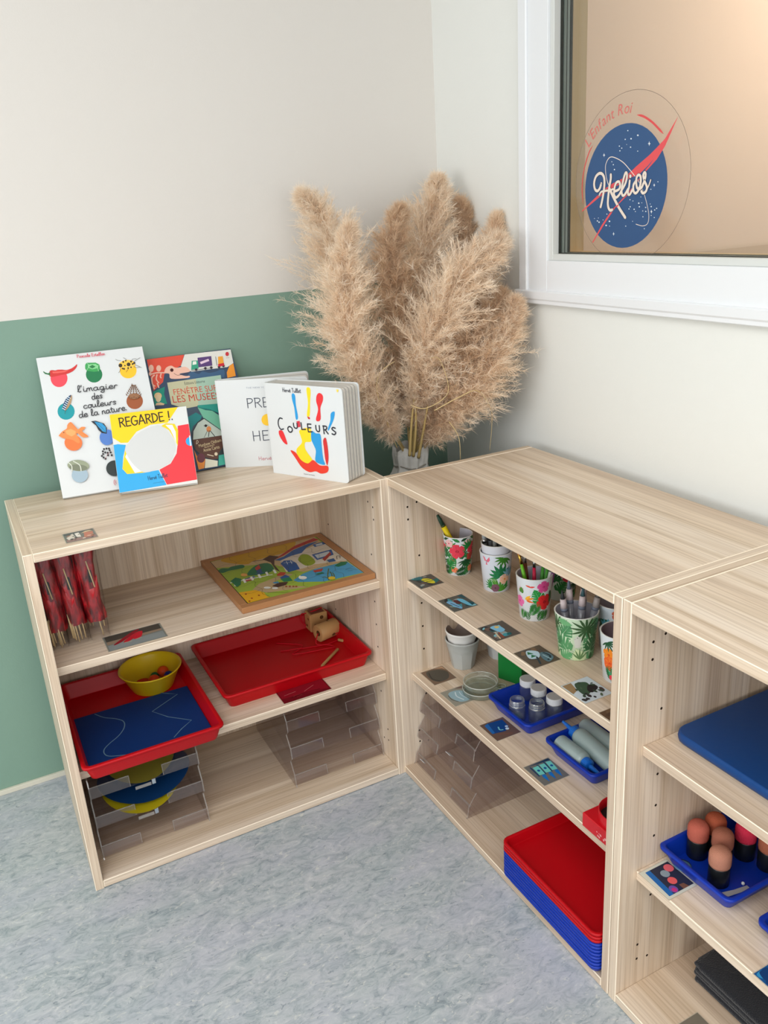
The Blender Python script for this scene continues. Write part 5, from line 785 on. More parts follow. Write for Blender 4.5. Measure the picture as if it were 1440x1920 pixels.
    ["l", [36, 52, 84], [[-0.0391, 0.0261], [-0.039, 0.0173], [-0.0427, 0.0024], [-0.0449, -0.0154], [-0.0458, -0.0297], [-0.0431, -0.0393], [-0.0378, -0.0438], [-0.0319, -0.043]], 0.0076, 1, 0],
    ["l", [36, 52, 84], [[-0.0733, -0.0128], [-0.0676, -0.0063], [-0.0542, -0.0046], [-0.0395, -0.0043], [-0.0316, -0.0023]], 0.006, 1, 0],
    ["l", [36, 52, 84], [[-0.041, -0.0023], [-0.0271, -0.0209], [-0.0118, -0.0394], [0.0076, -0.0592]], 0.008, 1, 0],
    ["l", [36, 52, 84], [[-0.0249, -0.0069], [-0.0135, -0.0037], [-0.0103, 0.0036], [-0.0142, 0.0112], [-0.0227, 0.0089], [-0.0272, -0.0021], [-0.0275, -0.0133], [-0.0214, -0.0192], [-0.013, -0.0149], [-0.0063, -0.0068]], 0.007, 1, 0],
    ["l", [36, 52, 84], [[-0.0063, -0.0068], [0.003, 0.0038], [0.0081, 0.0146], [0.0083, 0.0246], [0.0047, 0.0271], [0.0002, 0.0187], [-0.004, 0.0042], [-0.0055, -0.0078], [-0.0023, -0.0158], [0.004, -0.0147], [0.0132, -0.0041]], 0.007, 1, 0],
    ["l", [36, 52, 84], [[0.0172, 0.0113], [0.0158, -0.0005], [0.0132, -0.0087], [0.0145, -0.0147], [0.0193, -0.0145], [0.027, -0.0047]], 0.0068, 1, 0],
    ["l", [36, 52, 84], [[0.0331, 0.0086], [0.0281, 0.0016], [0.0294, -0.0094], [0.0357, -0.0133], [0.0435, -0.0073], [0.0482, 0.0051], [0.0475, 0.0168], [0.0419, 0.0207], [0.0367, 0.0165], [0.036, 0.0057], [0.0392, -0.0035], [0.0461, -0.0057], [0.0526, -0.0024]], 0.007, 1, 0],
    ["l", [36, 52, 84], [[0.0526, -0.0024], [0.0597, 0.0116], [0.0611, 0.0213], [0.0577, 0.0242], [0.0547, 0.019], [0.0586, 0.009], [0.0659, -0.0031], [0.0638, -0.011], [0.056, -0.0143], [0.0511, -0.0104]], 0.007, 1, 0],
    ["l", [36, 52, 84], [[0.0638, -0.011], [0.071, -0.0006], [0.0756, 0.0093]], 0.0048, 1, 0],
    ["l", [36, 52, 84], [[0.0184, 0.0203], [0.0188, 0.0189]], 0.0078, 1, 0],
    ["l", [232, 218, 204], [[-0.0679, 0.0104], [-0.072, 0.0011], [-0.0797, -0.0038], [-0.0875, 0.0009], [-0.0902, 0.0126], [-0.0853, 0.0247], [-0.075, 0.0307], [-0.0659, 0.0292], [-0.0597, 0.0222], [-0.0578, 0.0108], [-0.0594, -0.0053], [-0.0639, -0.0242], [-0.0679, -0.0361]], 0.0058, 1, 0],
    ["l", [232, 218, 204], [[-0.0391, 0.0261], [-0.039, 0.0173], [-0.0427, 0.0024], [-0.0449, -0.0154], [-0.0458, -0.0297], [-0.0431, -0.0393], [-0.0378, -0.0438], [-0.0319, -0.043]], 0.0058, 1, 0],
    ["l", [232, 218, 204], [[-0.0733, -0.0128], [-0.0676, -0.0063], [-0.0542, -0.0046], [-0.0395, -0.0043], [-0.0316, -0.0023]], 0.0042, 1, 0],
    ["l", [232, 218, 204], [[-0.041, -0.0023], [-0.0271, -0.0209], [-0.0118, -0.0394], [0.0076, -0.0592]], 0.0062, 1, 0],
    ["l", [232, 218, 204], [[-0.0249, -0.0069], [-0.0135, -0.0037], [-0.0103, 0.0036], [-0.0142, 0.0112], [-0.0227, 0.0089], [-0.0272, -0.0021], [-0.0275, -0.0133], [-0.0214, -0.0192], [-0.013, -0.0149], [-0.0063, -0.0068]], 0.0052, 1, 0],
    ["l", [232, 218, 204], [[-0.0063, -0.0068], [0.003, 0.0038], [0.0081, 0.0146], [0.0083, 0.0246], [0.0047, 0.0271], [0.0002, 0.0187], [-0.004, 0.0042], [-0.0055, -0.0078], [-0.0023, -0.0158], [0.004, -0.0147], [0.0132, -0.0041]], 0.0052, 1, 0],
    ["l", [232, 218, 204], [[0.0172, 0.0113], [0.0158, -0.0005], [0.0132, -0.0087], [0.0145, -0.0147], [0.0193, -0.0145], [0.027, -0.0047]], 0.005, 1, 0],
    ["l", [232, 218, 204], [[0.0331, 0.0086], [0.0281, 0.0016], [0.0294, -0.0094], [0.0357, -0.0133], [0.0435, -0.0073], [0.0482, 0.0051], [0.0475, 0.0168], [0.0419, 0.0207], [0.0367, 0.0165], [0.036, 0.0057], [0.0392, -0.0035], [0.0461, -0.0057], [0.0526, -0.0024]], 0.0052, 1, 0],
    ["l", [232, 218, 204], [[0.0526, -0.0024], [0.0597, 0.0116], [0.0611, 0.0213], [0.0577, 0.0242], [0.0547, 0.019], [0.0586, 0.009], [0.0659, -0.0031], [0.0638, -0.011], [0.056, -0.0143], [0.0511, -0.0104]], 0.0052, 1, 0],
    ["l", [232, 218, 204], [[0.0638, -0.011], [0.071, -0.0006], [0.0756, 0.0093]], 0.003, 1, 0],
    ["l", [232, 218, 204], [[0.0184, 0.0203], [0.0188, 0.0189]], 0.006, 1, 0],
    ["p", [222, 84, 88], [[-0.0206, -0.0362], [-0.015, -0.0331], [-0.0128, -0.0351], [-0.0183, -0.0392]], 0],
    ["a", [206, 110, 104], "L'Enfant Roi", 0.1375, 2.4958, 1.4661, 0.021],
]
ART['bc_art'] = [
    ["l", [104, 138, 160], [[-0.0884, 0.0975], [-0.0717, 0.0701], [-0.0481, 0.0483], [-0.0353, 0.0271], [-0.0391, 0.0008], [-0.0562, -0.0254], [-0.0807, -0.0459], [-0.0953, -0.0628], [-0.0973, -0.0817], [-0.0872, -0.0966], [-0.0528, -0.1111]], 0.0022, 1, 0],
    ["l", [104, 138, 160], [[0.0666, 0.108], [0.0857, 0.0919], [0.1047, 0.0758], [0.0327, 0.0324], [0.0599, -0.0117], [0.1034, -0.056], [0.074, -0.0783], [0.0512, -0.1015]], 0.0022, 0, 0],
]
ART['plumes'] = [
    {'path': [[-0.468, -0.14, 1.423], [-0.424, -0.15, 1.375], [-0.393, -0.16, 1.274], [-0.377, -0.18, 1.147], [-0.346, -0.2, 0.999], [-0.298, -0.22, 0.842], [-0.267, -0.25, 0.76]], 'w': 0.118, 'tone': 0.2, 'dens': 1.15},
    {'path': [[-0.429, -0.33, 1.346], [-0.455, -0.34, 1.282], [-0.467, -0.35, 1.191], [-0.463, -0.35, 1.083], [-0.414, -0.33, 0.961], [-0.34, -0.3, 0.851], [-0.277, -0.26, 0.761]], 'w': 0.076, 'tone': 0.1, 'dens': 1.3},
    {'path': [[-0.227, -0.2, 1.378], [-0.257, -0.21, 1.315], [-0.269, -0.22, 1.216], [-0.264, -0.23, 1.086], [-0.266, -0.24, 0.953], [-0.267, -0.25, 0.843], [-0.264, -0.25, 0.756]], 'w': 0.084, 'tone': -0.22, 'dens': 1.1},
    {'path': [[-0.074, -0.13, 1.443], [-0.101, -0.14, 1.37], [-0.138, -0.15, 1.281], [-0.172, -0.17, 1.165], [-0.204, -0.2, 1.036], [-0.238, -0.23, 0.877], [-0.261, -0.25, 0.756]], 'w': 0.12, 'tone': 0.1, 'dens': 1.3},
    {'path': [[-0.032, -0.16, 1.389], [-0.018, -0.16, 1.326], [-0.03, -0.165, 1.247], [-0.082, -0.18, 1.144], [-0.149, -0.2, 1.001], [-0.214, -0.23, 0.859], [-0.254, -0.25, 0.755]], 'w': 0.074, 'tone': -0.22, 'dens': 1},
    {'path': [[-0.078, -0.42, 1.292], [-0.14, -0.42, 1.259], [-0.196, -0.415, 1.216], [-0.244, -0.4, 1.136], [-0.274, -0.36, 1.023], [-0.269, -0.3, 0.881], [-0.266, -0.26, 0.759]], 'w': 0.098, 'tone': 0.12, 'dens': 1.4},
    {'path': [[-0.014, -0.3, 1.345], [-0.033, -0.31, 1.3], [-0.073, -0.32, 1.227], [-0.131, -0.32, 1.118], [-0.186, -0.3, 0.99], [-0.236, -0.28, 0.858], [-0.251, -0.25, 0.754]], 'w': 0.076, 'tone': -0.05, 'dens': 1},
    {'path': [[-0.06, -0.44, 1.154], [-0.085, -0.435, 1.084], [-0.13, -0.42, 1.011], [-0.182, -0.39, 0.929], [-0.224, -0.34, 0.853], [-0.245, -0.29, 0.79], [-0.254, -0.26, 0.754]], 'w': 0.08, 'tone': 0, 'dens': 1.1},
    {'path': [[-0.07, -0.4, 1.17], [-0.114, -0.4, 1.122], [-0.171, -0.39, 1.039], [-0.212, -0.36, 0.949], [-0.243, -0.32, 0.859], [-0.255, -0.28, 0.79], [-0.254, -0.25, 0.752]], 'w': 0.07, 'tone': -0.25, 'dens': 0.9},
]
ART['blades'] = [
    [[-0.283, -0.3, 0.778], [-0.288, -0.33, 0.862], [-0.286, -0.33, 0.949]],
    [[-0.299, -0.31, 0.784], [-0.299, -0.33, 0.877], [-0.282, -0.33, 0.968]],
    [[-0.268, -0.3, 0.771], [-0.27, -0.34, 0.861], [-0.263, -0.35, 0.915]],
    [[-0.328, -0.3, 0.808], [-0.373, -0.34, 0.891], [-0.409, -0.37, 0.973], [-0.404, -0.38, 1.018], [-0.364, -0.38, 1.04]],
    [[-0.322, -0.37, 0.928], [-0.295, -0.4, 0.922], [-0.252, -0.43, 0.959], [-0.271, -0.43, 1.037], [-0.293, -0.42, 1.043]],
    [[-0.285, -0.42, 0.918], [-0.235, -0.45, 0.947], [-0.189, -0.46, 0.957], [-0.139, -0.44, 0.904], [-0.123, -0.42, 0.851], [-0.117, -0.4, 0.784]],
    [[-0.234, -0.4, 0.879], [-0.214, -0.41, 0.838], [-0.211, -0.41, 0.78]],
]

# ================================================================ the room
XL, YF = -1.2349, -0.4864            # left side and front of the first bookcase
XF, Y2, Y3 = -0.4556, -0.4680, -1.2487
BW, BD, BH, BT = 0.7795, 0.4065, 0.80, 0.0184
S0, S1, S2 = 0.0204, 0.282, 0.535
RX0, RY0, RZ1 = -5.2, -4.4, 2.6      # the room's far sides and ceiling

def wall_paint(name, low, high, zc):
    m = bpy.data.materials.new(name); m.use_nodes = True
    nt = m.node_tree; L = nt.links.new; b = nt.nodes['Principled BSDF']
    tc = N(nt, 'ShaderNodeTexCoord'); sp = N(nt, 'ShaderNodeSeparateXYZ'); L(tc.outputs['Object'], sp.inputs[0])
    gt = N(nt, 'ShaderNodeMath', operation='GREATER_THAN'); gt.inputs[1].default_value = zc; L(sp.outputs[2], gt.inputs[0])
    mx = N(nt, 'ShaderNodeMix', data_type='RGBA'); mx.inputs[6].default_value = rgb(low); mx.inputs[7].default_value = rgb(high)
    L(gt.outputs[0], mx.inputs[0]); L(mx.outputs[2], b.inputs['Base Color'])
    b.inputs['Roughness'].default_value = 0.55; b.inputs['Specular IOR Level'].default_value = 0.3
    n = N(nt, 'ShaderNodeTexNoise'); n.inputs['Scale'].default_value = 260; n.inputs['Detail'].default_value = 3
    bp = N(nt, 'ShaderNodeBump'); bp.inputs['Strength'].default_value = 0.1; bp.inputs['Distance'].default_value = 0.002
    L(tc.outputs['Object'], n.inputs['Vector']); L(n.outputs[0], bp.inputs['Height']); L(bp.outputs[0], b.inputs['Normal'])
    return m
GREENW = wall_paint('wall_paint_green_below_cream', (128, 158, 142), (221, 216, 209), 1.1886)
WHITEW = pmat('wall_paint_white', (230, 231, 226), 0.55, 0.3, 0.1, 260)
PEACHW = wall_paint('wall_paint_two_tone_beige', (208, 182, 166), (222, 198, 182), 1.18)
CEILM = pmat('ceiling_white', (240, 240, 238), 0.8)
FRAMEM = pmat('window_frame_white_lacquer', (232, 234, 236), 0.32, 0.4)
BEADM = pmat('glazing_bead_grey_white', (214, 216, 212), 0.35, 0.4)
GASKET = pmat('glazing_gasket_dark', (40, 44, 40), 0.6)
SPACER = pmat('double_glazing_spacer_grey', (140, 148, 142), 0.4, 0.5)
JAMBM = pmat('far_jamb_ochre', (216, 182, 140), 0.5)
SKIRT = pmat('skirting_cream', (214, 210, 194), 0.5)

def floor_mat():
    m = bpy.data.materials.new('marbled_grey_linoleum'); m.use_nodes = True
    nt = m.node_tree; L = nt.links.new; b = nt.nodes['Principled BSDF']
    tc = N(nt, 'ShaderNodeTexCoord')
    def nz(sx, sy, det, rough=.6, dist=0.0, rot=0.18, scale=1.0):
        mp = N(nt, 'ShaderNodeMapping'); mp.inputs['Scale'].default_value = (sx, sy, 1); mp.inputs['Rotation'].default_value = (0, 0, rot)
        n = N(nt, 'ShaderNodeTexNoise'); n.inputs['Scale'].default_value = scale; n.inputs['Detail'].default_value = det
        n.inputs['Roughness'].default_value = rough; n.inputs['Distortion'].default_value = dist
        L(tc.outputs['Object'], mp.inputs[0]); L(mp.outputs[0], n.inputs['Vector']); return n
    a = nz(24, 46, 7, .74, 1.5, .22)     # flecks stretched along the roll
    c = nz(6, 10, 4, .6, .6)             # clouds
    d = nz(30, 62, 5, .62, 2.6, .3)      # dark and pale curls
    d2 = nz(44, 80, 4, .6, 2.0, .05)
    e = nz(5, 9, 2, .5, 0, .5)           # lavender patches
    ra = ramp(nt, [(0.28, (126, 138, 144)), (0.40, (158, 167, 172)), (0.50, (180, 186, 190)), (0.60, (192, 196, 199)), (0.74, (222, 223, 220))])
    L(a.outputs[0], ra.inputs[0])
    rc = ramp(nt, [(0.32, (238, 243, 243)), (0.68, (255, 253, 253))]); L(c.outputs[0], rc.inputs[0])
    m1 = N(nt, 'ShaderNodeMix', data_type='RGBA', blend_type='MULTIPLY'); m1.inputs[0].default_value = 1
    L(ra.outputs[0], m1.inputs[6]); L(rc.outputs[0], m1.inputs[7])
    re = ramp(nt, [(0.44, (0, 0, 0)), (0.64, (255, 255, 255))]); L(e.outputs[0], re.inputs[0])
    me_ = N(nt, 'ShaderNodeMath', operation='MULTIPLY'); me_.inputs[1].default_value = .28; L(re.outputs[0], me_.inputs[0])
    m2 = N(nt, 'ShaderNodeMix', data_type='RGBA'); L(me_.outputs[0], m2.inputs[0]); L(m1.outputs[2], m2.inputs[6]); m2.inputs[7].default_value = rgb((192, 190, 206))
    rd = ramp(nt, [(0.33, (255, 255, 255)), (0.385, (0, 0, 0))]); L(d.outputs[0], rd.inputs[0])
    md = N(nt, 'ShaderNodeMath', operation='MULTIPLY'); md.inputs[1].default_value = .62; L(rd.outputs[0], md.inputs[0])
    m3 = N(nt, 'ShaderNodeMix', data_type='RGBA'); L(md.outputs[0], m3.inputs[0]); L(m2.outputs[2], m3.inputs[6]); m3.inputs[7].default_value = rgb((112, 124, 134))
    rl = ramp(nt, [(0.60, (0, 0, 0)), (0.67, (255, 255, 255))]); L(d2.outputs[0], rl.inputs[0])
    ml = N(nt, 'ShaderNodeMath', operation='MULTIPLY'); ml.inputs[1].default_value = .6; L(rl.outputs[0], ml.inputs[0])
    m4 = N(nt, 'ShaderNodeMix', data_type='RGBA'); L(ml.outputs[0], m4.inputs[0]); L(m3.outputs[2], m4.inputs[6]); m4.inputs[7].default_value = rgb((214, 214, 206))
    L(m4.outputs[2], b.inputs['Base Color'])
    b.inputs['Roughness'].default_value = 0.42; b.inputs['Specular IOR Level'].default_value = 0.35
    bp = N(nt, 'ShaderNodeBump'); bp.inputs['Strength'].default_value = 0.08; bp.inputs['Distance'].default_value = 0.001
    L(a.outputs[0], bp.inputs['Height']); L(bp.outputs[0], b.inputs['Normal'])
    return m
def room_box(name, x0, x1, y0, y1, z0, z1, m):
    mb = MB(); mb.box(x0, x1, y0, y1, z0, z1, m); return struct(mb.build(name))
def wall_with_hole(name, axis, p0, p1, a0, a1, z0, z1, h, m):
    """a wall slab p0..p1 thick along x (axis 0) or y (axis 1) with one rectangular opening h = (a0, a1, z0, z1)"""
    mb = MB()
    for (u0, u1, w0, w1) in ((a0, h[0], z0, z1), (h[1], a1, z0, z1), (h[0], h[1], z0, h[2]), (h[0], h[1], h[3], z1)):
        if u1 - u0 < 1e-4 or w1 - w0 < 1e-4: continue
        if axis == 0: mb.box(p0, p1, u0, u1, w0, w1, m)
        else: mb.box(u0, u1, p0, p1, w0, w1, m)
    return struct(mb.build(name))
room_box('floor', RX0 - .1, 3.2, RY0 - .1, 0.1, -0.1, 0.0, floor_mat())
room_box('ceiling', RX0 - .1, 3.2, RY0 - .1, 0.1, RZ1, RZ1 + .1, CEILM)
room_box('wall_left', RX0 - .1, 0.08, 0.0, 0.1, 0.0, RZ1, GREENW)
WIN = (-2.30, -0.490, 1.240, 2.15)                    # clear opening of the inner window (y0, y1, z0, z1)
wall_with_hole('wall_right', 0, 0.0, 0.08, RY0, 0.0, 0.0, RZ1, WIN, WHITEW)
wall_with_hole('wall_side', 0, RX0 - .1, RX0, RY0, 0.0, 0.0, RZ1, (-3.8, -0.8, 0.80, 2.30), WHITEW)
wall_with_hole('wall_front', 1, RY0 - .1, RY0, RX0, 0.0, 0.0, RZ1, (-3.4, -0.4, 0.85, 2.35), WHITEW)
room_box('wall_neighbour', 0.08, 3.2, 0.0, 0.1, 0.0, RZ1, PEACHW)
room_box('wall_neighbour_far', 3.1, 3.2, RY0, 0.0, 0.0, RZ1, PEACHW)
room_box('wall_neighbour_front', 0.08, 3.1, RY0 - .1, RY0, 0.0, RZ1, PEACHW)
mb = MB()
mb.box(RX0, 0.0, -0.009, 0.0, 0.0, 0.0135, SKIRT, bev=.001)
struct(mb.build('baseboard_left'))
mb = MB(); mb.box(-0.006, 0.0, RY0, -0.02, 0.0, 0.0135, SKIRT, bev=.001); struct(mb.build('baseboard_right'))

# window in the right wall: casing with a groove, sash, glazing bead, gasket, panes
W1r = bpy.data.objects.new('window_1', None); COL.objects.link(W1r); struct(W1r); W1r.location = (0, WIN[1], WIN[2])
def frame_ring(mb, x0, x1, inset0, inset1, m, bev=0.0):
    """rectangular ring between two offsets outward from the clear opening"""
    y0, y1, z0, z1 = WIN
    a = (y0 - inset1, y1 + inset1, z0 - inset1, z1 + inset1); b = (y0 - inset0, y1 + inset0, z0 - inset0, z1 + inset0)
    oy, oz = WIN[1], WIN[2]
    for (p0, p1, q0, q1) in ((a[0], b[0], a[2], a[3]), (b[1], a[1], a[2], a[3]), (b[0], b[1], a[2], b[2]), (b[0], b[1], b[3], a[3])):
        mb.box(x0, x1, p0 - oy, p1 - oy, q0 - oz, q1 - oz, m, bev=bev)
mb = MB(); frame_ring(mb, -0.016, 0.0, 0.070, 0.100, FRAMEM, .002); mb.build('casing', W1r)
mb = MB(); frame_ring(mb, -0.010, 0.0, 0.000, 0.070, FRAMEM, .001); mb.build('window_frame', W1r)
mb = MB(); frame_ring(mb, -0.004, 0.016, -0.014, 0.000, BEADM, .001); mb.build('glazing_bead', W1r)
mb = MB(); frame_ring(mb, 0.013, 0.019, -0.0155, -0.0125, GASKET); mb.build('gasket', W1r)
mb = MB(); frame_ring(mb, 0.0225, 0.0290, -0.0150, -0.012, SPACER); frame_ring(mb, 0.0290, 0.0310, -0.0152, -0.012, GASKET); frame_ring(mb, 0.0310, 0.0375, -0.0150, -0.012, SPACER); frame_ring(mb, 0.0415, 0.0450, -0.0158, -0.010, GASKET); mb.build('spacer_bar', W1r)
mb = MB(); frame_ring(mb, 0.0455, 0.085, -0.0150, 0.001, JAMBM); mb.build('far_jamb', W1r)
for x in (0.0190, 0.0380):
    mb = MB(); mb.box(x, x + .003, WIN[0] + .012 - WIN[1], -.012, .012, WIN[3] - WIN[2] - .012, GLASS); mb.build('glass_pane', W1r)
# moulded ledge running under the window
mb = MB()
prof = [(-0.000, 1.1725), (-0.016, 1.1715), (-0.019, 1.1690), (-0.0185, 1.1530), (-0.0165, 1.1495), (-0.012, 1.1485), (0.0, 1.1485)]
y0, y1 = -2.42, -0.376
rows = [[(x, y, z) for x, z in prof] for y in (y0, y1)]
mb.grid(rows, FRAMEM, False, False)
mb.face([(x, y1, z) for x, z in prof], FRAMEM); mb.face([(x, y0, z) for x, z in prof][::-1], FRAMEM)
struct(mb.build('trim_1'))
# the two daylight windows out of the frame: plain white frames in their openings
for nm, ax in (('window_2', 0), ('window_3', 1)):
    mb = MB()
    if ax == 0:
        for (a0, a1, b0, b1) in ((-3.8, -3.74, .8, 2.3), (-.86, -.8, .8, 2.3), (-3.74, -.86, .8, .86), (-3.74, -.86, 2.24, 2.3), (-2.33, -2.27, .86, 2.24)): mb.box(RX0 - .07, RX0 - .02, a0, a1, b0, b1, FRAMEM)
    else:
        for (a0, a1, b0, b1) in ((-3.4, -3.34, .85, 2.35), (-.46, -.4, .85, 2.35), (-3.34, -.46, .85, .91), (-3.34, -.46, 2.29, 2.35), (-1.93, -1.87, .91, 2.29)): mb.box(a0, a1, RY0 - .07, RY0 - .02, b0, b1, FRAMEM)
    struct(mb.build(nm))

# ================================================================ bookcases
def side_panel(left):
    mb = MB(); x0 = 0.0 if left else BW - BT; x1 = x0 + BT
    mb.box(x0, x1, 0.0, BD, 0.0, BH, WOODZ, edge=EDGE, bev=.0012, endm=WOODY)
    xf = x1 + .00015 if left else x0 - .00015
    pts = [(.048, z) for z in (.720, .689, .111, .078)] + [(.073, z) for z in (.727, .592, .466, .403, .340, .212, .072)] + [(.33, z) for z in (.727, .592, .466, .403, .340, .212, .148)]
    for y, z in pts:
        c = [(xf, y + .0026*math.cos(2*PI*k/10), z + .0026*math.sin(2*PI*k/10)) for k in range(10)]
        mb.face(c if left else c[::-1], HOLE)
    return mb
def make_bookcase(label, loc, rz):
    t = thing('bookcase', label, 'bookcase', loc, rz, 'low open bookcases along the walls')
    side_panel(True).build('side_panel', t); side_panel(False).build('side_panel', t)
    i0, i1 = BT + .0003, BW - BT - .0003
    mb = MB(); mb.box(i0, i1, 0.0, BD, BH - BT, BH - .0002, WOODX, edge=EDGE, bev=.0012); mb.build('top_panel', t)
    mb = MB(); mb.box(i0, i1, 0.0, BD, S0 - BT, S0, WOODX, edge=EDGE, bev=.0012); mb.build('bottom_panel', t)
    mb = MB(); mb.box(i0, i1, BD - .0145, BD - .0085, S0, BH - BT, WOODZ); mb.build('back_panel', t)
    for z in (S1, S2):
        mb = MB(); mb.box(i0, i1, .036, BD - .015, z - BT, z, WOODX, edge=EDGE, bev=.0012); mb.build('shelf', t)
    return t
bc1 = make_bookcase('pale ash bookcase against the green wall with picture books standing on top', (XL, YF, 0), 0)
bc2 = copy_tree(bc1); bc2.location = (XF, Y2, 0); bc2.rotation_euler = (0, 0, -PI/2)
bc2['label'] = 'pale ash bookcase holding the leaf-patterned cups, with a bare top'
bc3 = copy_tree(bc1); bc3.location = (XF, Y3, 0); bc3.rotation_euler = (0, 0, -PI/2)
bc3['label'] = 'pale ash bookcase at the right edge holding the blue mat and folded dark cloths'

# ================================================================ picture books on the first bookcase
PAPER = pmat('page_edges_white', (226, 224, 216), 0.7, 0.2, 0.3, 600)
COVERW = pmat('book_cover_white_gloss', (217, 220, 220), 0.34, 0.4)
def book_matrix(g):
    d = Vector((math.cos(g['yaw']), math.sin(g['yaw']), 0)); back = Vector((-d.y, d.x, 0))
    v = back*math.sin(g['lean']) + Vector((0, 0, 1))*math.cos(g['lean'])
    n = d.cross(v)
    return Matrix(((d.x, v.x, n.x, 0), (d.y, v.y, n.y, 0), (d.z, v.z, n.z, 0), (0, 0, 0, 1)))
def leaning_book(g, w, h, T, label, cover, art, back=None, u0=0.0, spine=None, cat='book', over=.0025):
    t = thing('picture_book', label, cat, g['O'], 0, 'picture books standing on the bookcase')
    M = book_matrix(g)
    mb = MB(); mb.box(u0, u0 + w, 0, h, -.0024, 0, cover, bev=.0006)
    paint(mb, art, Matrix.Identity(4), clip=(u0 + .0005, u0 + w - .0005, .0005, h - .0005)); mb.build('front_cover', t, M)
    mb = MB(); mb.box(u0, u0 + w, 0, h, -T, -T + .0024, back or cover, bev=.0006); mb.build('back_cover', t, M)
    mb = MB(); mb.box(u0 - .0001, u0 + .0022, 0, h, -T + .0024, -.0024, spine or cover); mb.build('spine', t, M)
    mb = MB(); mb.box(u0 + .0023, u0 + w - over, over, h - over, -T + .0025, -.0025, PAPER); mb.build('pages', t, M)
    return t
leaning_book(ART['b1'], .2385, .3325, .012, 'tall white picture book with coloured dots leaning on the green wall', COVERW, ART['b1_art'])
leaning_book(ART['b2'], .1745, .1900, .014, 'small square yellow, blue and red book leaning on a tall white one', pmat('card_white', (219, 221, 218), .35), ART['b2_art'])
b3 = ART['b3']
leaning_book(b3, b3['x1'] - b3['x0'] + .018, b3['h'] + .003, .007, 'orange and teal picture book with a dinosaur skull leaning behind the others', pmat('cover_slate', (58, 76, 102), .35), ART['b3_art'], u0=b3['x0'] - .018)

BOARD = pmat('board_book_edges', (214, 210, 202), 0.55, 0.3)
BOARD2 = pmat('board_book_edges_grey', (176, 174, 170), 0.6, 0.3)
def board_book(g, w, h, label, art, nb, spread, th, pitch, spine_dots=None, rounded=.008):
    """standing board book: stiff leaves fanned a little about the spine"""
    t = thing('board_book', label, 'book', g['O'], 0, 'picture books standing on the bookcase')
    M = book_matrix(g)
    def leaf(ang, off, ww, hh, thick, m, name, artl=None, dots=None):
        mb = MB()
        P = [(0, 0), (ww - rounded, 0)] + [(ww - rounded + rounded*math.sin(a), rounded - rounded*math.cos(a)) for a in (PI/6, PI/3, PI/2)] + \
            [(ww - rounded + rounded*math.cos(a), hh - rounded + rounded*math.sin(a)) for a in (0, PI/6, PI/3, PI/2)] + [(0, hh)]
        mb.loft([[(x, y, -thick) for x, y in P], [(x, y, 0) for x, y in P]], m, False, True, True)
        if artl: paint(mb, artl, Matrix.Identity(4), clip=(0, ww - .0005, .0005, hh - .0005))
        R = Matrix.Translation((0, 0, -off)) @ Matrix.Rotation(ang, 4, 'Y')
        return mb.build(name, t, M @ R)
    leaf(0, 0, w, h, .0028, COVERW, 'front_cover', art)
    for k in range(nb):
        f = (k + 1) / (nb + 1)
        leaf(spread*f, .0032 + pitch*k, w - .002, h - .002, th, BOARD if k % 3 else BOARD2, 'board_page')
    bc = leaf(spread, .0036 + pitch*nb, w, h, .0028, COVERW, 'back_cover')
    D = .0066 + pitch*nb
    mb = MB(); mb.box(-.0022, -.0002, 0, h, -D, 0, COVERW)
    if spine_dots:
        for v, c in spine_dots:
            mb.face([(-.0024, v + .004*math.cos(2*PI*k/8)*.8, -D/2 + .004*math.sin(2*PI*k/8)) for k in range(8)][::-1], ink(c))
    mb.build('spine', t, M)
    return t
DOTS = [(.208, (226, 200, 60)), (.196, (60, 150, 90)), (.16, (40, 140, 190)), (.148, (240, 190, 60)), (.136, (200, 40, 50)), (.075, (160, 140, 110)), (.06, (60, 170, 160)), (.052, (200, 50, 60)), (.02, (70, 130, 90))]
board_book(ART['b4'], .2195, .2155, 'white board book with one yellow dot, half hidden behind the handprint book', ART['b4_art'], 6, math.radians(15), .0015, .0018, DOTS)
board_book(ART['b5'], .2185, .2165, 'thick white board book with a painted handprint on the cover', ART['b5_art'], 15, math.radians(5.0), .0024, .00275)

# ================================================================ photo cards stuck on the shelves
LAMI = pmat('laminate_pouch_margin', (196, 184, 164), 0.2, 0.5)
def card(label, x, y, z, w, d, base, shapes, group='picture labels stuck on the shelf edges', rz=0.0, th=.0006):
    """w along local x, d along local y; art drawn on a 0..1 square"""
    mb = MB()
    mb.box(-w/2, w/2, -d/2, d/2, 0, th*.5, LAMI); m = .0015
    mb.box(-w/2 + m, w/2 - m, -d/2 + m, d/2 - m, 0, th, ink(base))
    sh = []
    for s in shapes:
        c = lambda q: ((q[0] - .5)*(w - .004), (q[1] - .5)*(d - .004))
        if s[0] == 'p': sh.append(['p', s[1], [c(q) for q in s[2]], s[3] if len(s) > 3 else 0])
        elif s[0] == 'l': sh.append(['l', s[1], [c(q) for q in s[2]], s[3], 1])
        elif s[0] == 'e':
            cx, cy, rx, ry = s[2]; sh.append(['p', s[1], [c((cx + rx*math.cos(2*PI*k/16), cy + ry*math.sin(2*PI*k/16))) for k in range(16)], 0])
    paint(mb, sh, Matrix.Translation((0, 0, th)), .0001, clip=(-w/2 + m, w/2 - m, -d/2 + m, d/2 - m))
    o = mb.build('picture_card'); o.location = (x, y, z + .0002); o.rotation_euler = (0, 0, rz)
    return tag(o, label, 'label card', group)
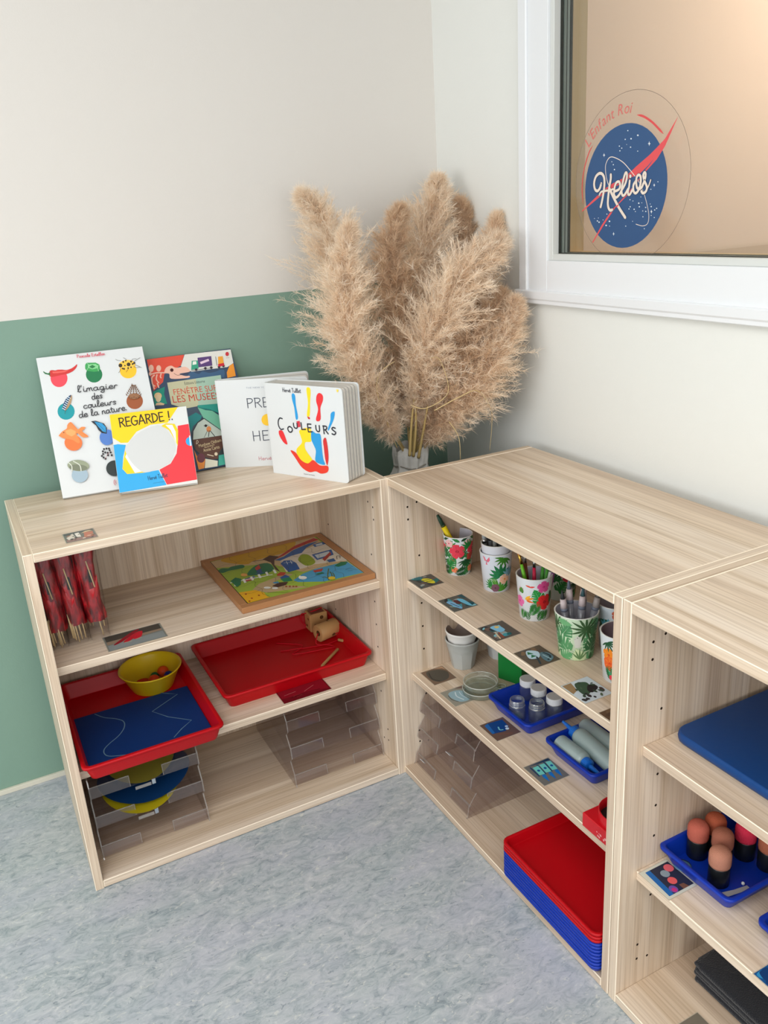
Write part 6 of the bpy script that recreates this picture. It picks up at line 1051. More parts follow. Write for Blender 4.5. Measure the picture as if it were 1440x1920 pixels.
def blotches(seed, cols, n, smin=.08, smax=.24):
    r = random.Random(seed); out = []; n = n + 6
    for i in range(n):
        cx, cy = r.uniform(.08, .92), r.uniform(.08, .92); s = r.uniform(smin, smax); a0 = r.uniform(0, PI); e = r.uniform(.3, .8)
        P = []
        for k in range(7):
            a = 2*PI*k/7; q = s*r.uniform(.6, 1.2); u, v = q*math.cos(a), q*e*math.sin(a)
            P.append((min(max(cx + u*math.cos(a0) - v*math.sin(a0), .02), .98), min(max(cy + u*math.sin(a0) + v*math.cos(a0), .02), .98)))
        out.append(['p', r.choice(cols), P, 1])
    return out
card('photo card lying on the top of the left bookcase near its front corner', -1.1215, -.4383, BH, .062, .060, (112, 116, 108),
     [['p', (150, 120, 112), [(.02, .02), (.98, .02), (.98, .3), (.02, .3)]], ['p', (214, 205, 190), [(.05, .5), (.3, .9), (.34, .3), (.1, .25)]], ['p', (232, 226, 214), [(.36, .85), (.5, .9), (.52, .35), (.38, .4)]],
      ['p', (190, 120, 96), [(.6, .2), (.9, .2), (.95, .7), (.66, .75)]], ['p', (214, 190, 150), [(.55, .7), (.8, .95), (.95, .8)]], ['p', (90, 96, 92), [(.02, .8), (.98, .9), (.98, .98), (.02, .98)]]] + blotches(3, [(226, 216, 200), (170, 130, 110), (96, 92, 84)], 9, .04, .09))
card('wide photo card of red packets on the upper shelf of the left bookcase', -1.0475, -.4018, S2, .127, .076, (124, 128, 122),
     [['p', (70, 66, 60), [(.02, .62), (.98, .62), (.98, .98), (.02, .98)]], ['p', (150, 130, 110), [(.02, .4), (.98, .5), (.98, .62), (.02, .62)]], ['p', (138, 146, 146), [(.02, .02), (.98, .02), (.98, .42), (.02, .36)]],
      ['p', (150, 14, 36), [(.12, .35), (.25, .38), (.62, .92), (.5, .9)], 1], ['p', (196, 20, 44), [(.28, .34), (.42, .36), (.62, .8), (.48, .7)], 1], ['p', (206, 24, 48), [(.46, .38), (.6, .42), (.66, .78), (.55, .7)], 1], ['l', (200, 180, 150), [(.3, .3), (.42, .28)], .002], ['l', (200, 180, 150), [(.5, .34), (.6, .36)], .002]])
card('photo card of a puzzle, mostly under the wooden puzzle board', -.695, -.4015, S2, .125, .062, (120, 124, 100),
     [['p', (210, 150, 60), [(.02, .02), (.3, .02), (.28, .5), (.02, .6)]], ['p', (140, 150, 80), [(.3, .02), (.55, .02), (.6, .7), (.3, .6)]], ['p', (60, 140, 170), [(.55, .02), (.85, .02), (.9, .5), (.6, .6)]], ['p', (150, 146, 130), [(.85, .02), (.98, .02), (.98, .9), (.9, .5)]]])
card('dark red photo card under the right red tray', -.682, -.405, S1, .126, .076, (104, 14, 26),
     [['p', (132, 18, 34), [(.02, .3), (.98, .1), (.98, .98), (.02, .98)]], ['l', (190, 120, 120), [(.1, .45), (.35, .5)], .0012], ['l', (190, 110, 110), [(.5, .35), (.75, .55)], .0012], ['l', (60, 8, 16), [(.2, .2), (.5, .25), (.8, .2)], .002], ['l', (150, 60, 60), [(.3, .15), (.42, .2), (.3, .28), (.24, .2)], .001]])
# second bookcase, upper shelf: six painting-tool cards (local x runs along the shelf, local y to the back)
TEAL = [(64, 150, 162), (30, 84, 92), (44, 52, 56), (110, 84, 70), (132, 196, 206), (36, 42, 46), (150, 160, 156), (24, 110, 110)]
def shelf_card(label, yc, z, base, shapes, xc=-.3845, w=.071, d=.065):
    return card(label, xc, yc, z, w, d, base, shapes, rz=-PI/2)
shelf_card('photo card of a yellow tool, leftmost on the upper shelf of cups', -.5135, S2, (84, 82, 78), blotches(11, TEAL, 9) + [['p', (222, 214, 40), [(.3, .45), (.5, .4), (.85, .6), (.8, .75), (.45, .72)], 1], ['l', (70, 90, 30), [(.45, .42), (.5, .7)], .003], ['l', (70, 90, 30), [(.62, .48), (.66, .72)], .003], ['p', (40, 110, 120), [(.05, .3), (.25, .2), (.35, .45), (.15, .55)], 1]])
shelf_card('photo card of pale blue tools, second from left on the upper shelf', -.6585, S2, (88, 90, 84), blotches(12, TEAL, 7) + [['p', (120, 180, 220), [(.3, .15), (.9, .3), (.85, .42), (.3, .35)], 1], ['p', (110, 190, 220), [(.3, .6), (.85, .7), (.9, .82), (.35, .8)], 1], ['p', (90, 40, 44), [(.3, .42), (.6, .45), (.6, .55), (.3, .55)], 1], ['l', (46, 60, 70), [(.4, .25), (.8, .35)], .002]])
shelf_card('photo card of a paint-smeared brush, third on the upper shelf', -.8180, S2, (92, 84, 76), blotches(13, TEAL, 12) + [['p', (130, 190, 220), [(.2, .35), (.6, .45), (.55, .7), (.2, .65)], 1], ['p', (220, 190, 110), [(.22, .5), (.35, .5), (.32, .64), (.22, .62)], 1], ['l', (216, 196, 160), [(.55, .3), (.95, .2)], .003], ['l', (150, 70, 50), [(.6, .4), (.95, .34)], .003]])
shelf_card('photo card of a leafy cup and grey brushes, fourth on the upper shelf', -.9455, S2, (92, 80, 66), blotches(14, [(120, 96, 70), (80, 74, 66)], 5) + [['p', (186, 210, 222), [(.1, .4), (.5, .2), (.6, .5), (.3, .7)], 1], ['p', (30, 110, 70), [(.15, .4), (.3, .3), (.35, .5)]], ['p', (30, 110, 70), [(.35, .4), (.5, .28), (.5, .5)]], ['p', (90, 120, 130), [(.4, .7), (.7, .55), (.95, .6), (.8, .9), (.5, .92)], 1], ['l', (40, 60, 66), [(.45, .8), (.7, .85), (.85, .65)], .004], ['l', (40, 60, 66), [(.55, .45), (.9, .3)], .004], ['l', (150, 180, 186), [(.55, .7), (.85, .75)], .003]])
shelf_card('photo card of dark bristles on white, fifth on the upper shelf', -1.0900, S2, (196, 206, 212), [['p', (150, 120, 84), [(.02, .02), (.5, .02), (.4, .25), (.02, .35)]], ['p', (56, 78, 58), [(.1, .45), (.3, .3), (.65, .25), (.7, .45), (.45, .7), (.2, .75)], 1], ['p', (40, 30, 34), [(.35, .7), (.55, .5), (.7, .55), (.6, .85), (.45, .88)], 1], ['e', (46, 34, 40), (.78, .35, .08, .06)], ['e', (46, 34, 40), (.9, .45, .05, .04)], ['p', (70, 46, 44), [(.6, .88), (.8, .8), (.8, .92), (.65, .96)], 1]] + blotches(15, [(50, 66, 50), (80, 98, 74), (44, 36, 38)], 8, .04, .1))
shelf_card('dark brown photo card cut off by the right panel on the upper shelf', -1.193, S2, (96, 72, 50), blotches(16, [(110, 84, 60), (80, 60, 44)], 5))
shelf_card('photo card of a dark grey cup, first on the middle shelf', -.5318, S1, (120, 96, 78), [['p', (78, 74, 66), [(.08, .2), (.6, .08), (.92, .3), (.85, .75), (.45, .95), (.15, .7)], 1], ['l', (50, 44, 40), [(.2, .25), (.6, .15), (.88, .32)], .003], ['p', (186, 150, 120), [(.02, .6), (.15, .9), (.3, .98), (.02, .98)]]], xc=-.3705)
shelf_card('photo card of a clear dish, partly under the stacked lids', -.6375, S1, (150, 146, 132), [['p', (120, 92, 80), [(.02, .6), (.2, .98), (.02, .98)]], ['p', (150, 180, 190), [(.15, .3), (.4, .15), (.85, .3), (.9, .7), (.5, .85), (.2, .7)], 1], ['l', (206, 222, 226), [(.25, .5), (.5, .4), (.8, .5)], .003], ['l', (200, 216, 222), [(.3, .65), (.55, .6), (.8, .68)], .002], ['l', (70, 80, 84), [(.3, .15), (.6, .12), (.8, .25)], .002]], xc=-.3775)
shelf_card('photo card of a blue tray with jars, in front of the tray of jars', -.8000, S1, (104, 80, 68), [['p', (16, 66, 128), [(.04, .3), (.1, .12), (.62, .08), (.7, .6), (.55, .85), (.1, .9)]], ['p', (30, 100, 170), [(.04, .3), (.1, .12), (.62, .08), (.6, .2)]], ['e', (206, 224, 230), (.62, .72, .06, .07)], ['e', (190, 210, 222), (.5, .78, .05, .06)], ['l', (120, 190, 200), [(.4, .5), (.55, .45), (.6, .55)], .003], ['l', (120, 80, 66), [(.75, .3), (.9, .7)], .004]], xc=-.3740)
shelf_card('photo card of squeeze bottles, in front of the bottles', -.9720, S1, (110, 108, 104), [['p', (24, 56, 84), [(.04, .1), (.12, .98), (.02, .98)]]] + [q for k in range(3) for q in (['p', (110, 200, 190), [(.12 + .02*k, .78 - .28*k), (.55, .70 - .26*k), (.58, .90 - .26*k), (.16, .96 - .26*k)]], ['e', (20, 80, 150), (.36, .84 - .27*k, .05, .05)], ['p', (20, 110, 190), [(.58, .76 - .26*k), (.7, .73 - .26*k), (.95, .78 - .26*k), (.72, .86 - .26*k), (.6, .88 - .26*k)]], ['l', (20, 60, 100), [(.12, .72 - .28*k), (.58, .66 - .26*k)], .003])], xc=-.3810)
shelf_card('photo card of round coloured daubers under the blue tray edge', -1.3085, S1, (206, 206, 190), [['p', (30, 100, 168), [(.06, .14), (.94, .08), (.94, .24), (.06, .3)]], ['p', (44, 46, 62), [(.06, .3), (.94, .24), (.94, .98), (.06, .98)]], ['e', (226, 100, 104), (.24, .82, .13, .14)], ['e', (140, 152, 156), (.34, .58, .12, .13)], ['e', (230, 96, 92), (.6, .56, .12, .13)], ['e', (110, 80, 160), (.82, .36, .12, .12)], ['e', (196, 50, 120), (.85, .36, .07, .07)], ['p', (120, 80, 60), [(.78, .6), (.94, .6), (.94, .8), (.8, .75)]]], xc=-.3885)
shelf_card('blue photo card cut by the right edge on the shelf above the dark cloths', -1.5420, S1, (24, 84, 140), blotches(21, [(20, 60, 110), (50, 140, 190)], 6), xc=-.388)
shelf_card('grey photo card at the front of the lowest shelf by the dark cloths', -1.4010, S0, (120, 112, 98), [['p', (40, 38, 40), [(.2, .2), (.8, .15), (.9, .6), (.5, .8), (.15, .6)], 1]], xc=-.3900)

# ================================================================ trays
TRED = pmat('tray_plastic_red', (186, 4, 18), 0.42, 0.3, 0.05, 500)
TBLUE = pmat('tray_plastic_blue', (8, 50, 164), 0.36, 0.4, 0.05, 500)
def tray_mesh(w, d, h, m, th=.0022, slope=.016, lip=.006, r=.012, rimh=.006):
    """origin at the centre of the base; sloped walls, rolled rim"""
    mb = MB(); wb, db = w - 2*slope, d - 2*slope
    L = [rrect(wb, db, r, 0), rrect(wb + .002, db + .002, r, .002), rrect(w - 2*lip, d - 2*lip, r + .002, h - rimh - .002), rrect(w - 2*lip + .001, d - 2*lip + .001, r + .003, h - rimh - .0005),
         rrect(w, d, r + .004, h - rimh), rrect(w, d, r + .004, h - .001), rrect(w - .002, d - .002, r + .004, h), rrect(w - 2*lip - 2*th, d - 2*lip - 2*th, r, h), rrect(w - 2*lip - 2*th - .002, d - 2*lip - 2*th - .002, r, h - .002),
         rrect(wb - 2*th + .002, db - 2*th + .002, r - .003, th + .002), rrect(wb - 2*th, db - 2*th, r - .003, th)]
    mb.loft(L, m, True, True, True)
    return mb
def tray(label, w, d, h, m, loc, rz=0.0, group=None, **kw):
    o = tray_mesh(w, d, h, m, **kw).build('tray'); o.location = loc; o.rotation_euler = (0, 0, rz)
    return tag(o, label, 'tray', group)
def flat_edges(o):
    pass
tray('red plastic tray holding a blue sheet and the yellow bowl, sticking out', .306, .395, .040, TRED, (-1.0585, -.3105, S1), 0, 'large red trays on the left bookcase')
tray('red plastic tray with wooden lacing blocks, on the right half of the shelf', .392, .306, .040, TRED, (-.6775, -.2485, S1), 0, 'large red trays on the left bookcase')
# stacked trays at the bottom of the second bookcase
for k in range(11):
    red = k >= 8
    if red: lab = ('red tray on top of the tray stack', 'red tray second from the top of the stack', 'lowest red tray of the stack, resting on blue ones')[10 - k]
    else: lab = ('blue tray at the very bottom of the tray stack', 'blue tray second from the bottom of the stack', 'blue tray third from the bottom of the stack', 'blue tray fourth from the bottom of the stack',
                 'blue tray fourth below the red ones in the stack', 'blue tray third below the red ones in the stack', 'blue tray second below the red ones in the stack', 'topmost blue tray of the stack, right under the red ones')[k]
    j = random.Random(k)
    o = tray_mesh(.206, .296, .022, TRED if red else TBLUE, th=.0018, slope=.010, lip=.0045, r=.013, rimh=.0045).build('tray')
    o.location = (-.3640 + j.uniform(-.0003, .0003), -1.0775 + j.uniform(-.0003, .0003), S0 + .0002 + .0078*k)
    tag(o, lab, 'tray', 'trays stacked on the lowest shelf')
# small blue trays
for lab, y, x, z in (('small blue tray with clear and white-lidded jars', -.7900, -.2480, S1), ('small blue tray with squeeze bottles lying in it', -.9930, -.2430, S1),
                     ('small blue tray holding the black daubers', -1.3430, -.2700, S1), ('small blue tray cut off by the right edge of the photo', -1.5390, -.2630, S1)):
    tray(lab, .205, .156, .034, TBLUE, (x, y, z + .0008), 0, 'small blue trays', th=.002, slope=.016, lip=.005, r=.010)
# marks inside the dauber tray: a paper strip and a dried paint ring
mb = MB(); mb.face([(-.027, -.0055, 0), (.027, -.004, 0), (.026, .005, 0), (.0, .004, 0), (-.026, .006, 0)], pmat('torn_tape', (170, 168, 172), .6)); o = mb.build('tape_strip'); o.location = (-.3180, -1.3870, S1 + .0034); o.rotation_euler = (0, 0, math.radians(-11.4))
tag(o, 'torn strip of pale tape stuck in the dauber tray', 'tape')

# ================================================================ yellow bowl and its counters
YEL = pmat('bowl_plastic_yellow', (228, 196, 24), 0.3, 0.45)
mb = MB(); n = 40
mb.loft([ring(.046, 0, n), ring(.050, .003, n), ring(.0725, .052, n), ring(.0765, .055, n), ring(.0775, .0565, n), ring(.0765, .058, n), ring(.0735, .0575, n), ring(.0705, .052, n), ring(.0485, .0035, n), ring(.044, .003, n)], YEL, True, True, True)
o = mb.build('bowl'); o.location = (-.996, -.186, S1 + .0026); tag(o, 'round yellow plastic bowl standing in the left red tray', 'bowl')
zb = S1 + .0026 + .0032
for k, (lab, x, y, r, c) in enumerate((('orange ball at the back of the yellow bowl', -.962, -.158, .0145, (236, 84, 24)), ('orange ball in the middle of the yellow bowl', -.992, -.192, .0150, (232, 74, 26)), ('red ball at the front right of the yellow bowl', -.9640, -.2060, .0135, (214, 52, 26)),
                                       ('dark blue ball at the right side of the yellow bowl', -.9540, -.1840, .0125, (20, 50, 150)), ('green ball between the blue and orange ones', -.9720, -.1745+.001, .0085, (16, 104, 60)))):
    if k == 4: x, y, r = -.9850, -.1640, .0110
    mb = MB(); mb.sphere((0, 0, r), r, ink(c), 16); o = mb.build('ball'); o.location = (x, y, zb); tag(o, lab, 'ball', 'small balls in the yellow bowl')
for k, (lab, x, y, r, c) in enumerate((('large red disc lying at the left of the yellow bowl', -1.0160, -.1690, .0200, (206, 18, 26)), ('red ring with a pale glint at the front of the yellow bowl', -1.0080, -.2080, .0155, (200, 20, 28)))):
    mb = MB(); n = 28
    if k == 0: mb.loft([ring(r - .001, 0, n), ring(r, .001, n), ring(r, .006, n), ring(r - .001, .007, n)], ink(c), True, True, True)
    else: mb.loft([ring(r - .001, 0, n), ring(r, .001, n), ring(r, .005, n), ring(r - .001, .006, n), ring(r*.55, .006, n), ring(r*.5, .005, n), ring(r*.5, .001, n), ring(r*.55, 0, n), ring(r - .001, 0, n)], ink(c), True)
    o = mb.build('counter'); o.location = (x, y, zb); tag(o, lab, 'counter', 'red counters in the yellow bowl')

# blue sheet with chalk lines in the left tray
BSHEET = pmat('blue_foam_sheet', (6, 48, 108), 0.6, 0.25, 0.1, 400)
mb = MB(); mb.box(-.1375, .1355, -.1090, .1032, -.004, 0, BSHEET, bev=.0008); paint(mb, ART['bc_art'], Matrix.Identity(4))
o = mb.build('drawing_sheet'); o.location = (-1.0590, -.3402, S1 + .0066); tag(o, 'dark blue sheet with pale wavy and zigzag lines in the left red tray', 'drawing board')

# ================================================================ wooden puzzle
PW = wood_p = pmat('puzzle_beech_frame', (170, 120, 78), 0.45, 0.35, 0.2, 120)
t = thing('puzzle_board', 'wooden framed picture puzzle with a farmhouse and pond on the upper shelf', 'puzzle', (-.6445, -.2637, S2))
hw = .1685; fi = .0195
mb = MB()
for x0, x1, y0, y1 in ((-hw, hw, -hw, -hw + fi), (-hw, hw, hw - fi, hw), (-hw, -hw + fi, -hw + fi, hw - fi), (hw - fi, hw, -hw + fi, hw - fi)): mb.box(x0, x1, y0, y1, .0004, .0150, PW, bev=.0012)
mb.build('frame', t)
mb = MB(); mb.box(-hw + fi, hw - fi, -hw + fi, hw - fi, .0015, .0135, pmat('puzzle_board_black_gap', (40, 34, 30), .6)); 
q = hw - fi - .0016
paint(mb, [['p', [150, 176, 60], [[-q, -q], [q, -q], [q, q], [-q, q]], 0]] + ART['puz_art'], Matrix.Translation((0, 0, .0135)), .0001, .00002, clip=(-q, q, -q, q))
for i in range(1, 6):                                             # cut lines between the pieces
    for ax in (0, 1):
        c0 = -q + 2*q*i/6; pts = []
        for k in range(25):
            s = -q + 2*q*k/24; w = .0045*math.sin(k*PI/2 + i)
            pts.append((c0 + w, s) if ax == 0 else (s, c0 + w))
        paint(mb, [['l', [70, 66, 50], pts, .0006, 1, 0]], Matrix.Translation((0, 0, .0135 + .004*.35)), .0002)
mb.build('puzzle_picture', t)

# ================================================================ lacing blocks
LW = pmat('lacing_block_wood', (196, 152, 98), 0.5, 0.3, 0.25, 90)
LWD = pmat('lacing_block_hole', (104, 68, 38), 0.8, 0.1)
CORD = pmat('red_cord', (196, 14, 34), 0.6, 0.2)
zt = S1 + .0025
t = thing('lacing_cube', 'wooden lacing cube with drilled holes at the back of the right red tray', 'toy block', (-.5235, -.1290, zt))
mb = MB(); mb.box(-.0265, .0265, -.021, .021, 0, .053, LW, bev=.003)
for (cx, cz) in ((.008, .040), (-.012, .018)):
    mb.face([(cx + .0055*math.cos(2*PI*k/14), -.0212, cz + .0055*math.sin(2*PI*k/14)) for k in range(14)], LWD)
mb.face([(-.0267, .004 + .004*math.cos(2*PI*k/12), .014 + .004*math.sin(2*PI*k/12)) for k in range(12)][::-1], LWD)
mb.face([(-.0267, -.008 + .004*math.cos(2*PI*k/12), .038 + .004*math.sin(2*PI*k/12)) for k in range(12)][::-1], LWD)
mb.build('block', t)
mb = MB(); mb.face([(.004*0 + .0225*math.cos(2*PI*k/4 + PI/4)*1.25, .0165*math.sin(2*PI*k/4 + PI/4)*1.3, .0533) for k in range(4)], pmat('cube_top_stain', (120, 60, 40), .5)); mb.build('top_stain', t)
mb = MB(); P = [(-.030, .004, .014), (-.040, .010, .03), (-.038, .012, .048), (-.026, .006, .050), (-.004, .0, .0545), (.016, .004, .055), (.024, .010, .050), (.032, .014, .03), (.033, .010, .008)]
mb.tube(smooth_line(P, 6), .0016, CORD, 8); mb.build('cord', t)
t = thing('lacing_cylinder', 'wooden lacing cylinder with oval holes lying in front of the cube', 'toy block', (-.5225, -.1985, zt + .0242), math.radians(13))
mb = MB(); n = 36
def xring(r, x): return [(x, r*math.cos(2*PI*i/n), r*math.sin(2*PI*i/n)) for i in range(n)]
mb.loft([xring(.0080, -.029), xring(.0215, -.0312), xring(.0240, -.0295), xring(.0240, .0295), xring(.0225, .0312)], LW, True, False, True)
mb.loft([xring(.0080, -.029), xring(.0075, .0)], LWD, True, False, True)
def oval(cx, an, rx, ra):
    return [(cx + rx*math.cos(2*PI*k/16), .02425*math.sin(an + ra*math.sin(2*PI*k/16)), .02425*math.cos(an + ra*math.sin(2*PI*k/16))) for k in range(16)]
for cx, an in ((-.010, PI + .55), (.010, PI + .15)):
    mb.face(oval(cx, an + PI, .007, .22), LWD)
    mb.face(oval(cx + .002, an + PI - .05, .0045, .12), pmat('hole_painted_lit_wall', (206, 170, 120), .6))  # paler oval paints light on the hole's inner wall
mb.face(oval(.006, -1.9, .006, .2), LWD)
mb.build('block', t)
mb = MB(); P = [(-.0295, .0, .0), (-.040, -.006, -.008), (-.046, -.012, -.0205), (-.034, -.026, -.0222), (-.01, -.034, -.0224), (.02, -.030, -.0222), (.034, -.018, -.018), (.026, -.0225, -.010), (.012, -.024, -.008)]
mb.tube(smooth_line(P, 6), .0015, CORD, 8); mb.build('cord', t)
mb = MB(); P = [(-.655, -.150), (-.60, -.205), (-.64, -.235), (-.585, -.250), (-.53, -.262), (-.55, -.235), (-.62, -.215), (-.66, -.20)]
mb.tube([(p[0] + .60, p[1] + .2, .0016 + .0016*(i % 9 > 4)) for i, p in enumerate([tuple(v) for v in smooth_line(P, 7)])], .0015, CORD, 8); o = mb.build('loose_cord'); o.location = (-.60, -.2, zt); tag(o, 'loose red cord looped on the floor of the right red tray', 'cord')
DOW = pmat('dowel_wood', (178, 140, 88), 0.55, 0.3, 0.2, 150)
for lab, a, b in (('thin wooden lacing stick lying at the front of the right red tray', (-.6000, -.3380), (-.5280, -.2800)), ('short wooden stick end beside the lacing cylinder', (-.5060, -.2330), (-.4960, -.2480))):
    v = Vector((b[0]-a[0], b[1]-a[1], 0)); mb = MB(); mb.tube([(-v.length/2, 0, 0), (-v.length/2 + .002, 0, 0), (v.length/2 - .002, 0, 0), (v.length/2, 0, 0)], [.0032, .0040, .0040, .0032], DOW, 12)
    o = mb.build('lacing_stick'); o.location = ((a[0]+b[0])/2, (a[1]+b[1])/2, zt + .0042); o.rotation_euler = (0, 0, math.atan2(v.y, v.x)); tag(o, lab, 'stick', 'wooden lacing sticks')

# ================================================================ red packets of wooden sticks
STICK = pmat('match_stick_wood', (226, 202, 152), 0.6, 0.2)
REDPAP = pmat('red_tissue_liner', (150, 4, 16), 0.36, 0.45)
def crumple_red():
    nt = REDPAP.node_tree; b = nt.nodes['Principled BSDF']; tc = N(nt, 'ShaderNodeTexCoord'); mp = N(nt, 'ShaderNodeMapping'); mp.inputs['Scale'].default_value = (60, 60, 18)
    n = N(nt, 'ShaderNodeTexNoise'); n.inputs['Scale'].default_value = 1; n.inputs['Detail'].default_value = 5; n.inputs['Distortion'].default_value = 1.6
    r = ramp(nt, [(.36, (84, 0, 8)), (.5, (152, 4, 18)), (.66, (206, 12, 32))]); bp = N(nt, 'ShaderNodeBump'); bp.inputs['Strength'].default_value = .9; bp.inputs['Distance'].default_value = .006
    L = nt.links.new; L(tc.outputs['Object'], mp.inputs[0]); L(mp.outputs[0], n.inputs['Vector']); L(n.outputs[0], r.inputs[0]); L(r.outputs[0], b.inputs['Base Color']); L(n.outputs[0], bp.inputs['Height']); L(bp.outputs[0], b.inputs['Normal'])
crumple_red()
REDPAP2 = pmat('red_tissue_folds', (206, 10, 28), 0.3, 0.5, 0.3, 60)
GAPSHADE = pmat('painted_gap_shade', (26, 12, 12), 0.8, 0.1)
def packet(label, x, y, w, h, zlin, seed, rz=0.0, nst=7, one=False):
    r = random.Random(seed)
    t = thing('stick_packet', label, 'packet', (x, y, S2), rz, 'red packets of sticks on the upper shelf')
    hw, dd = w/2, .020
    # red liner: pleated flattened sleeve open at the bottom, bulging and twisted toward the top
    rows = []
    nz, na = 16, 40
    for i in range(nz + 1):
        f = i/nz; z = zlin + (h - zlin)*f
        sx = hw*(.98 - .06*math.sin(PI*min(1, f*1.4)) + .16*f); sy = dd*(.75 + .35*math.sin(PI*f)) * (1 - .45*max(0, f - .6)/.4)
        sh = .006*math.sin(3.1*f + seed); ln = .010*f*f
        ph = [r.uniform(0, 6) for _ in range(3)] if i == 0 else ph
        row = []
        for k in range(na):
            a = 2*PI*k/na
            p = 1 + .09*math.sin(5*a + ph[0] + 7*f) + .07*math.sin(9*a + ph[1] - 9*f) + .05*math.sin(14*a + ph[2] + 15*f)
            row.append((sh + sx*p*math.copysign(abs(math.cos(a))**.7, math.cos(a)), ln + sy*p*math.copysign(abs(math.sin(a))**.8, math.sin(a)), z + (.010*math.sin(4*a + seed) + .006*math.sin(9*a))*(f > .95)))
        rows.append(row)
    mb = MB(); mb.grid(rows, REDPAP, True); mb.build('red_liner', t)
    # brighter gathered fold on the front
    mb = MB(); zf = zlin + (h - zlin)*.34; rows = []
    for i in range(9):
        f = i/8; row = []
        for k in range(13):
            u = k/12*2 - 1
            zz = zf + .030*(1 - f) - .016*(1 - u*u)*(1 - .3*f) + .012*u*u
            row.append((hw*.78*u, -dd*(.98 + .22*math.sin(PI*f)*(1 - u*u)) + .002*math.sin(7*u + 4*f + seed) + .010*u*u, zz))
        rows.append(row)
    mb.grid(rows, REDPAP2, True, False); mb.build('red_fold', t)
    mb = MB(); mb.face([(-hw*.20, -dd*1.10, zf + .030), (hw*.30, -dd*1.10, zf + .028), (hw*.22, -dd*1.08, zf + .056), (-hw*.12, -dd*1.08, zf + .060)], GAPSHADE); mb.build('gap_shade', t)  # flat dark face paints the shade of a hollow in the liner
    # clear sleeve
    rows = []
    for i in range(9):
        f = i/8; z = .002 + (h + .004)*f; b = .9 + .16*math.sin(PI*min(1, f*1.2))
        rows.append([(hw*(1.06 + .18*f)*math.copysign(abs(math.cos(2*PI*k/28))**.6, math.cos(2*PI*k/28)) + .0012*math.sin(k*2.3 + i*1.7 + seed), (dd*1.18*b + .0016*math.sin(k*1.9 + i*2.1))*math.copysign(abs(math.sin(2*PI*k/28))**.8, math.sin(2*PI*k/28)), z) for k in range(28)])
    mb = MB(); mb.grid(rows, FILM, True); mb.build('clear_sleeve', t)
    for q in range(nst):
        u = (q + .5)/nst*2 - 1; yy = -dd*.70 + r.uniform(0, .012)
        zt0 = .003 + r.uniform(0, .016); L = zlin - zt0 + .03
        x0 = hw*.72*u + r.uniform(-.002, .002); x1 = x0 - .004 + r.uniform(-.003, .003)
        if one: x0, x1, zt0 = hw*.35 + q*.006, hw*.05 + q*.009, .006 + .02*q
        mb = MB(); mb.tube([(x0, yy, zt0), (x1, yy - .001, zt0 + L)], .00145, STICK, 6); mb.build('wooden_stick', t)
    xs = hw*(-.12 if not one else -.02)
    mb = MB(); mb.tube([(xs - .002, -dd*1.09, zf + .078), (xs + .006, -dd*1.16, zf + .018)], .0014, STICK, 6); mb.build('wooden_stick', t)
    return t
packet('red packet of sticks against the left side panel, frontmost', -1.1965, -.3520, .036, .222, .040, 1)
packet('red packet of sticks in the middle of the front three', -1.1560, -.3500, .038, .214, .044, 2, 0, 8)
packet('red packet with a single long stick, right of the front three', -1.1125, -.3560, .038, .236, .044, 3, 0, 2, True)
packet('dark red packet standing behind the front three at the left', -1.1880, -.3000, .048, .232, .040, 4, .1)
packet('dark red packet standing behind the front three at the right', -1.1320, -.2980, .052, .236, .040, 5, -.1)

# ================================================================ clear acrylic literature stands
def acrylic_stand(label, loc, rz, w=.250, h=.218, d=.300, yel=False, lipside=1):
    """open-fronted stand: two side plates with stepped fronts, three sloping trays with cut-away lips"""
    t = thing('acrylic_stand', label, 'display stand', loc, rz, 'clear acrylic stands on the lowest shelves')
    th = .0028; nt = 3; sh = h/nt
    P = [(0.0, 0.0)]
    for k in range(nt):                                         # saw-tooth front edge leaning back
        yb = .010*k + .004
        P += [(yb, sh*k + .004), (yb + .004, sh*k + .030), (yb + .026, sh*(k+1) - .012), (yb + .012, sh*(k+1))]
    P += [(d*.55, h + .012), (d, h*.9), (d, 0)]
    for sx in (0, w - th):
        mb = MB(); mb.loft([[(sx, y, z) for y, z in P], [(sx + th, y, z) for y, z in P]], ACRYL, False, True, True)
        for a in range(len(P) - 4):                               # paler strip puts the polished edge's catch of light into colour
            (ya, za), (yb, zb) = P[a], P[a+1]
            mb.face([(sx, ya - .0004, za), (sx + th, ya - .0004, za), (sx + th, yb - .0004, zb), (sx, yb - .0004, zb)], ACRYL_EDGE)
        mb.build('side_plate', t)
    for k in range(nt):
        y0 = .010*k + .006; z0 = sh*k + .003
        M = Matrix.Translation((0, y0, z0)) @ Matrix.Rotation(math.radians(9), 4, 'X')
        mb = MB(); mb.box(th, w - th, 0, d*.86 - y0, 0, th, ACRYL, M); mb.box(th, w - th, d*.86 - y0 - th, d*.86 - y0, 0, sh*.72, ACRYL, M)
        mb.build('sloping_tray', t)
        for a, b in ((th, w*.36), (w*.66, w - th)):               # front lips left and right of the finger cut-out
            M2 = Matrix.Translation((0, y0, z0)) @ Matrix.Rotation(math.radians(-14), 4, 'X')
            mb = MB(); mb.box(a, b, 0, th, 0, .026, ACRYL, M2)
            x = b - .0012 if a < w*.3 else a
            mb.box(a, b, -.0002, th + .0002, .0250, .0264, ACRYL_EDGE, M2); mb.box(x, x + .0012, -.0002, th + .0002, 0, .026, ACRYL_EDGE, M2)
            mb.build('front_lip', t)
    return t
st = acrylic_stand('clear acrylic stand holding yellow and blue round papers, lower left', (-1.2035, -.4215, S0 + .0003), 0)
st2 = copy_tree(st); st2.location = (-.7290, -.4180, S0 + .0003)
st2['label'] = 'empty clear acrylic stand at the right end of the left bookcase'
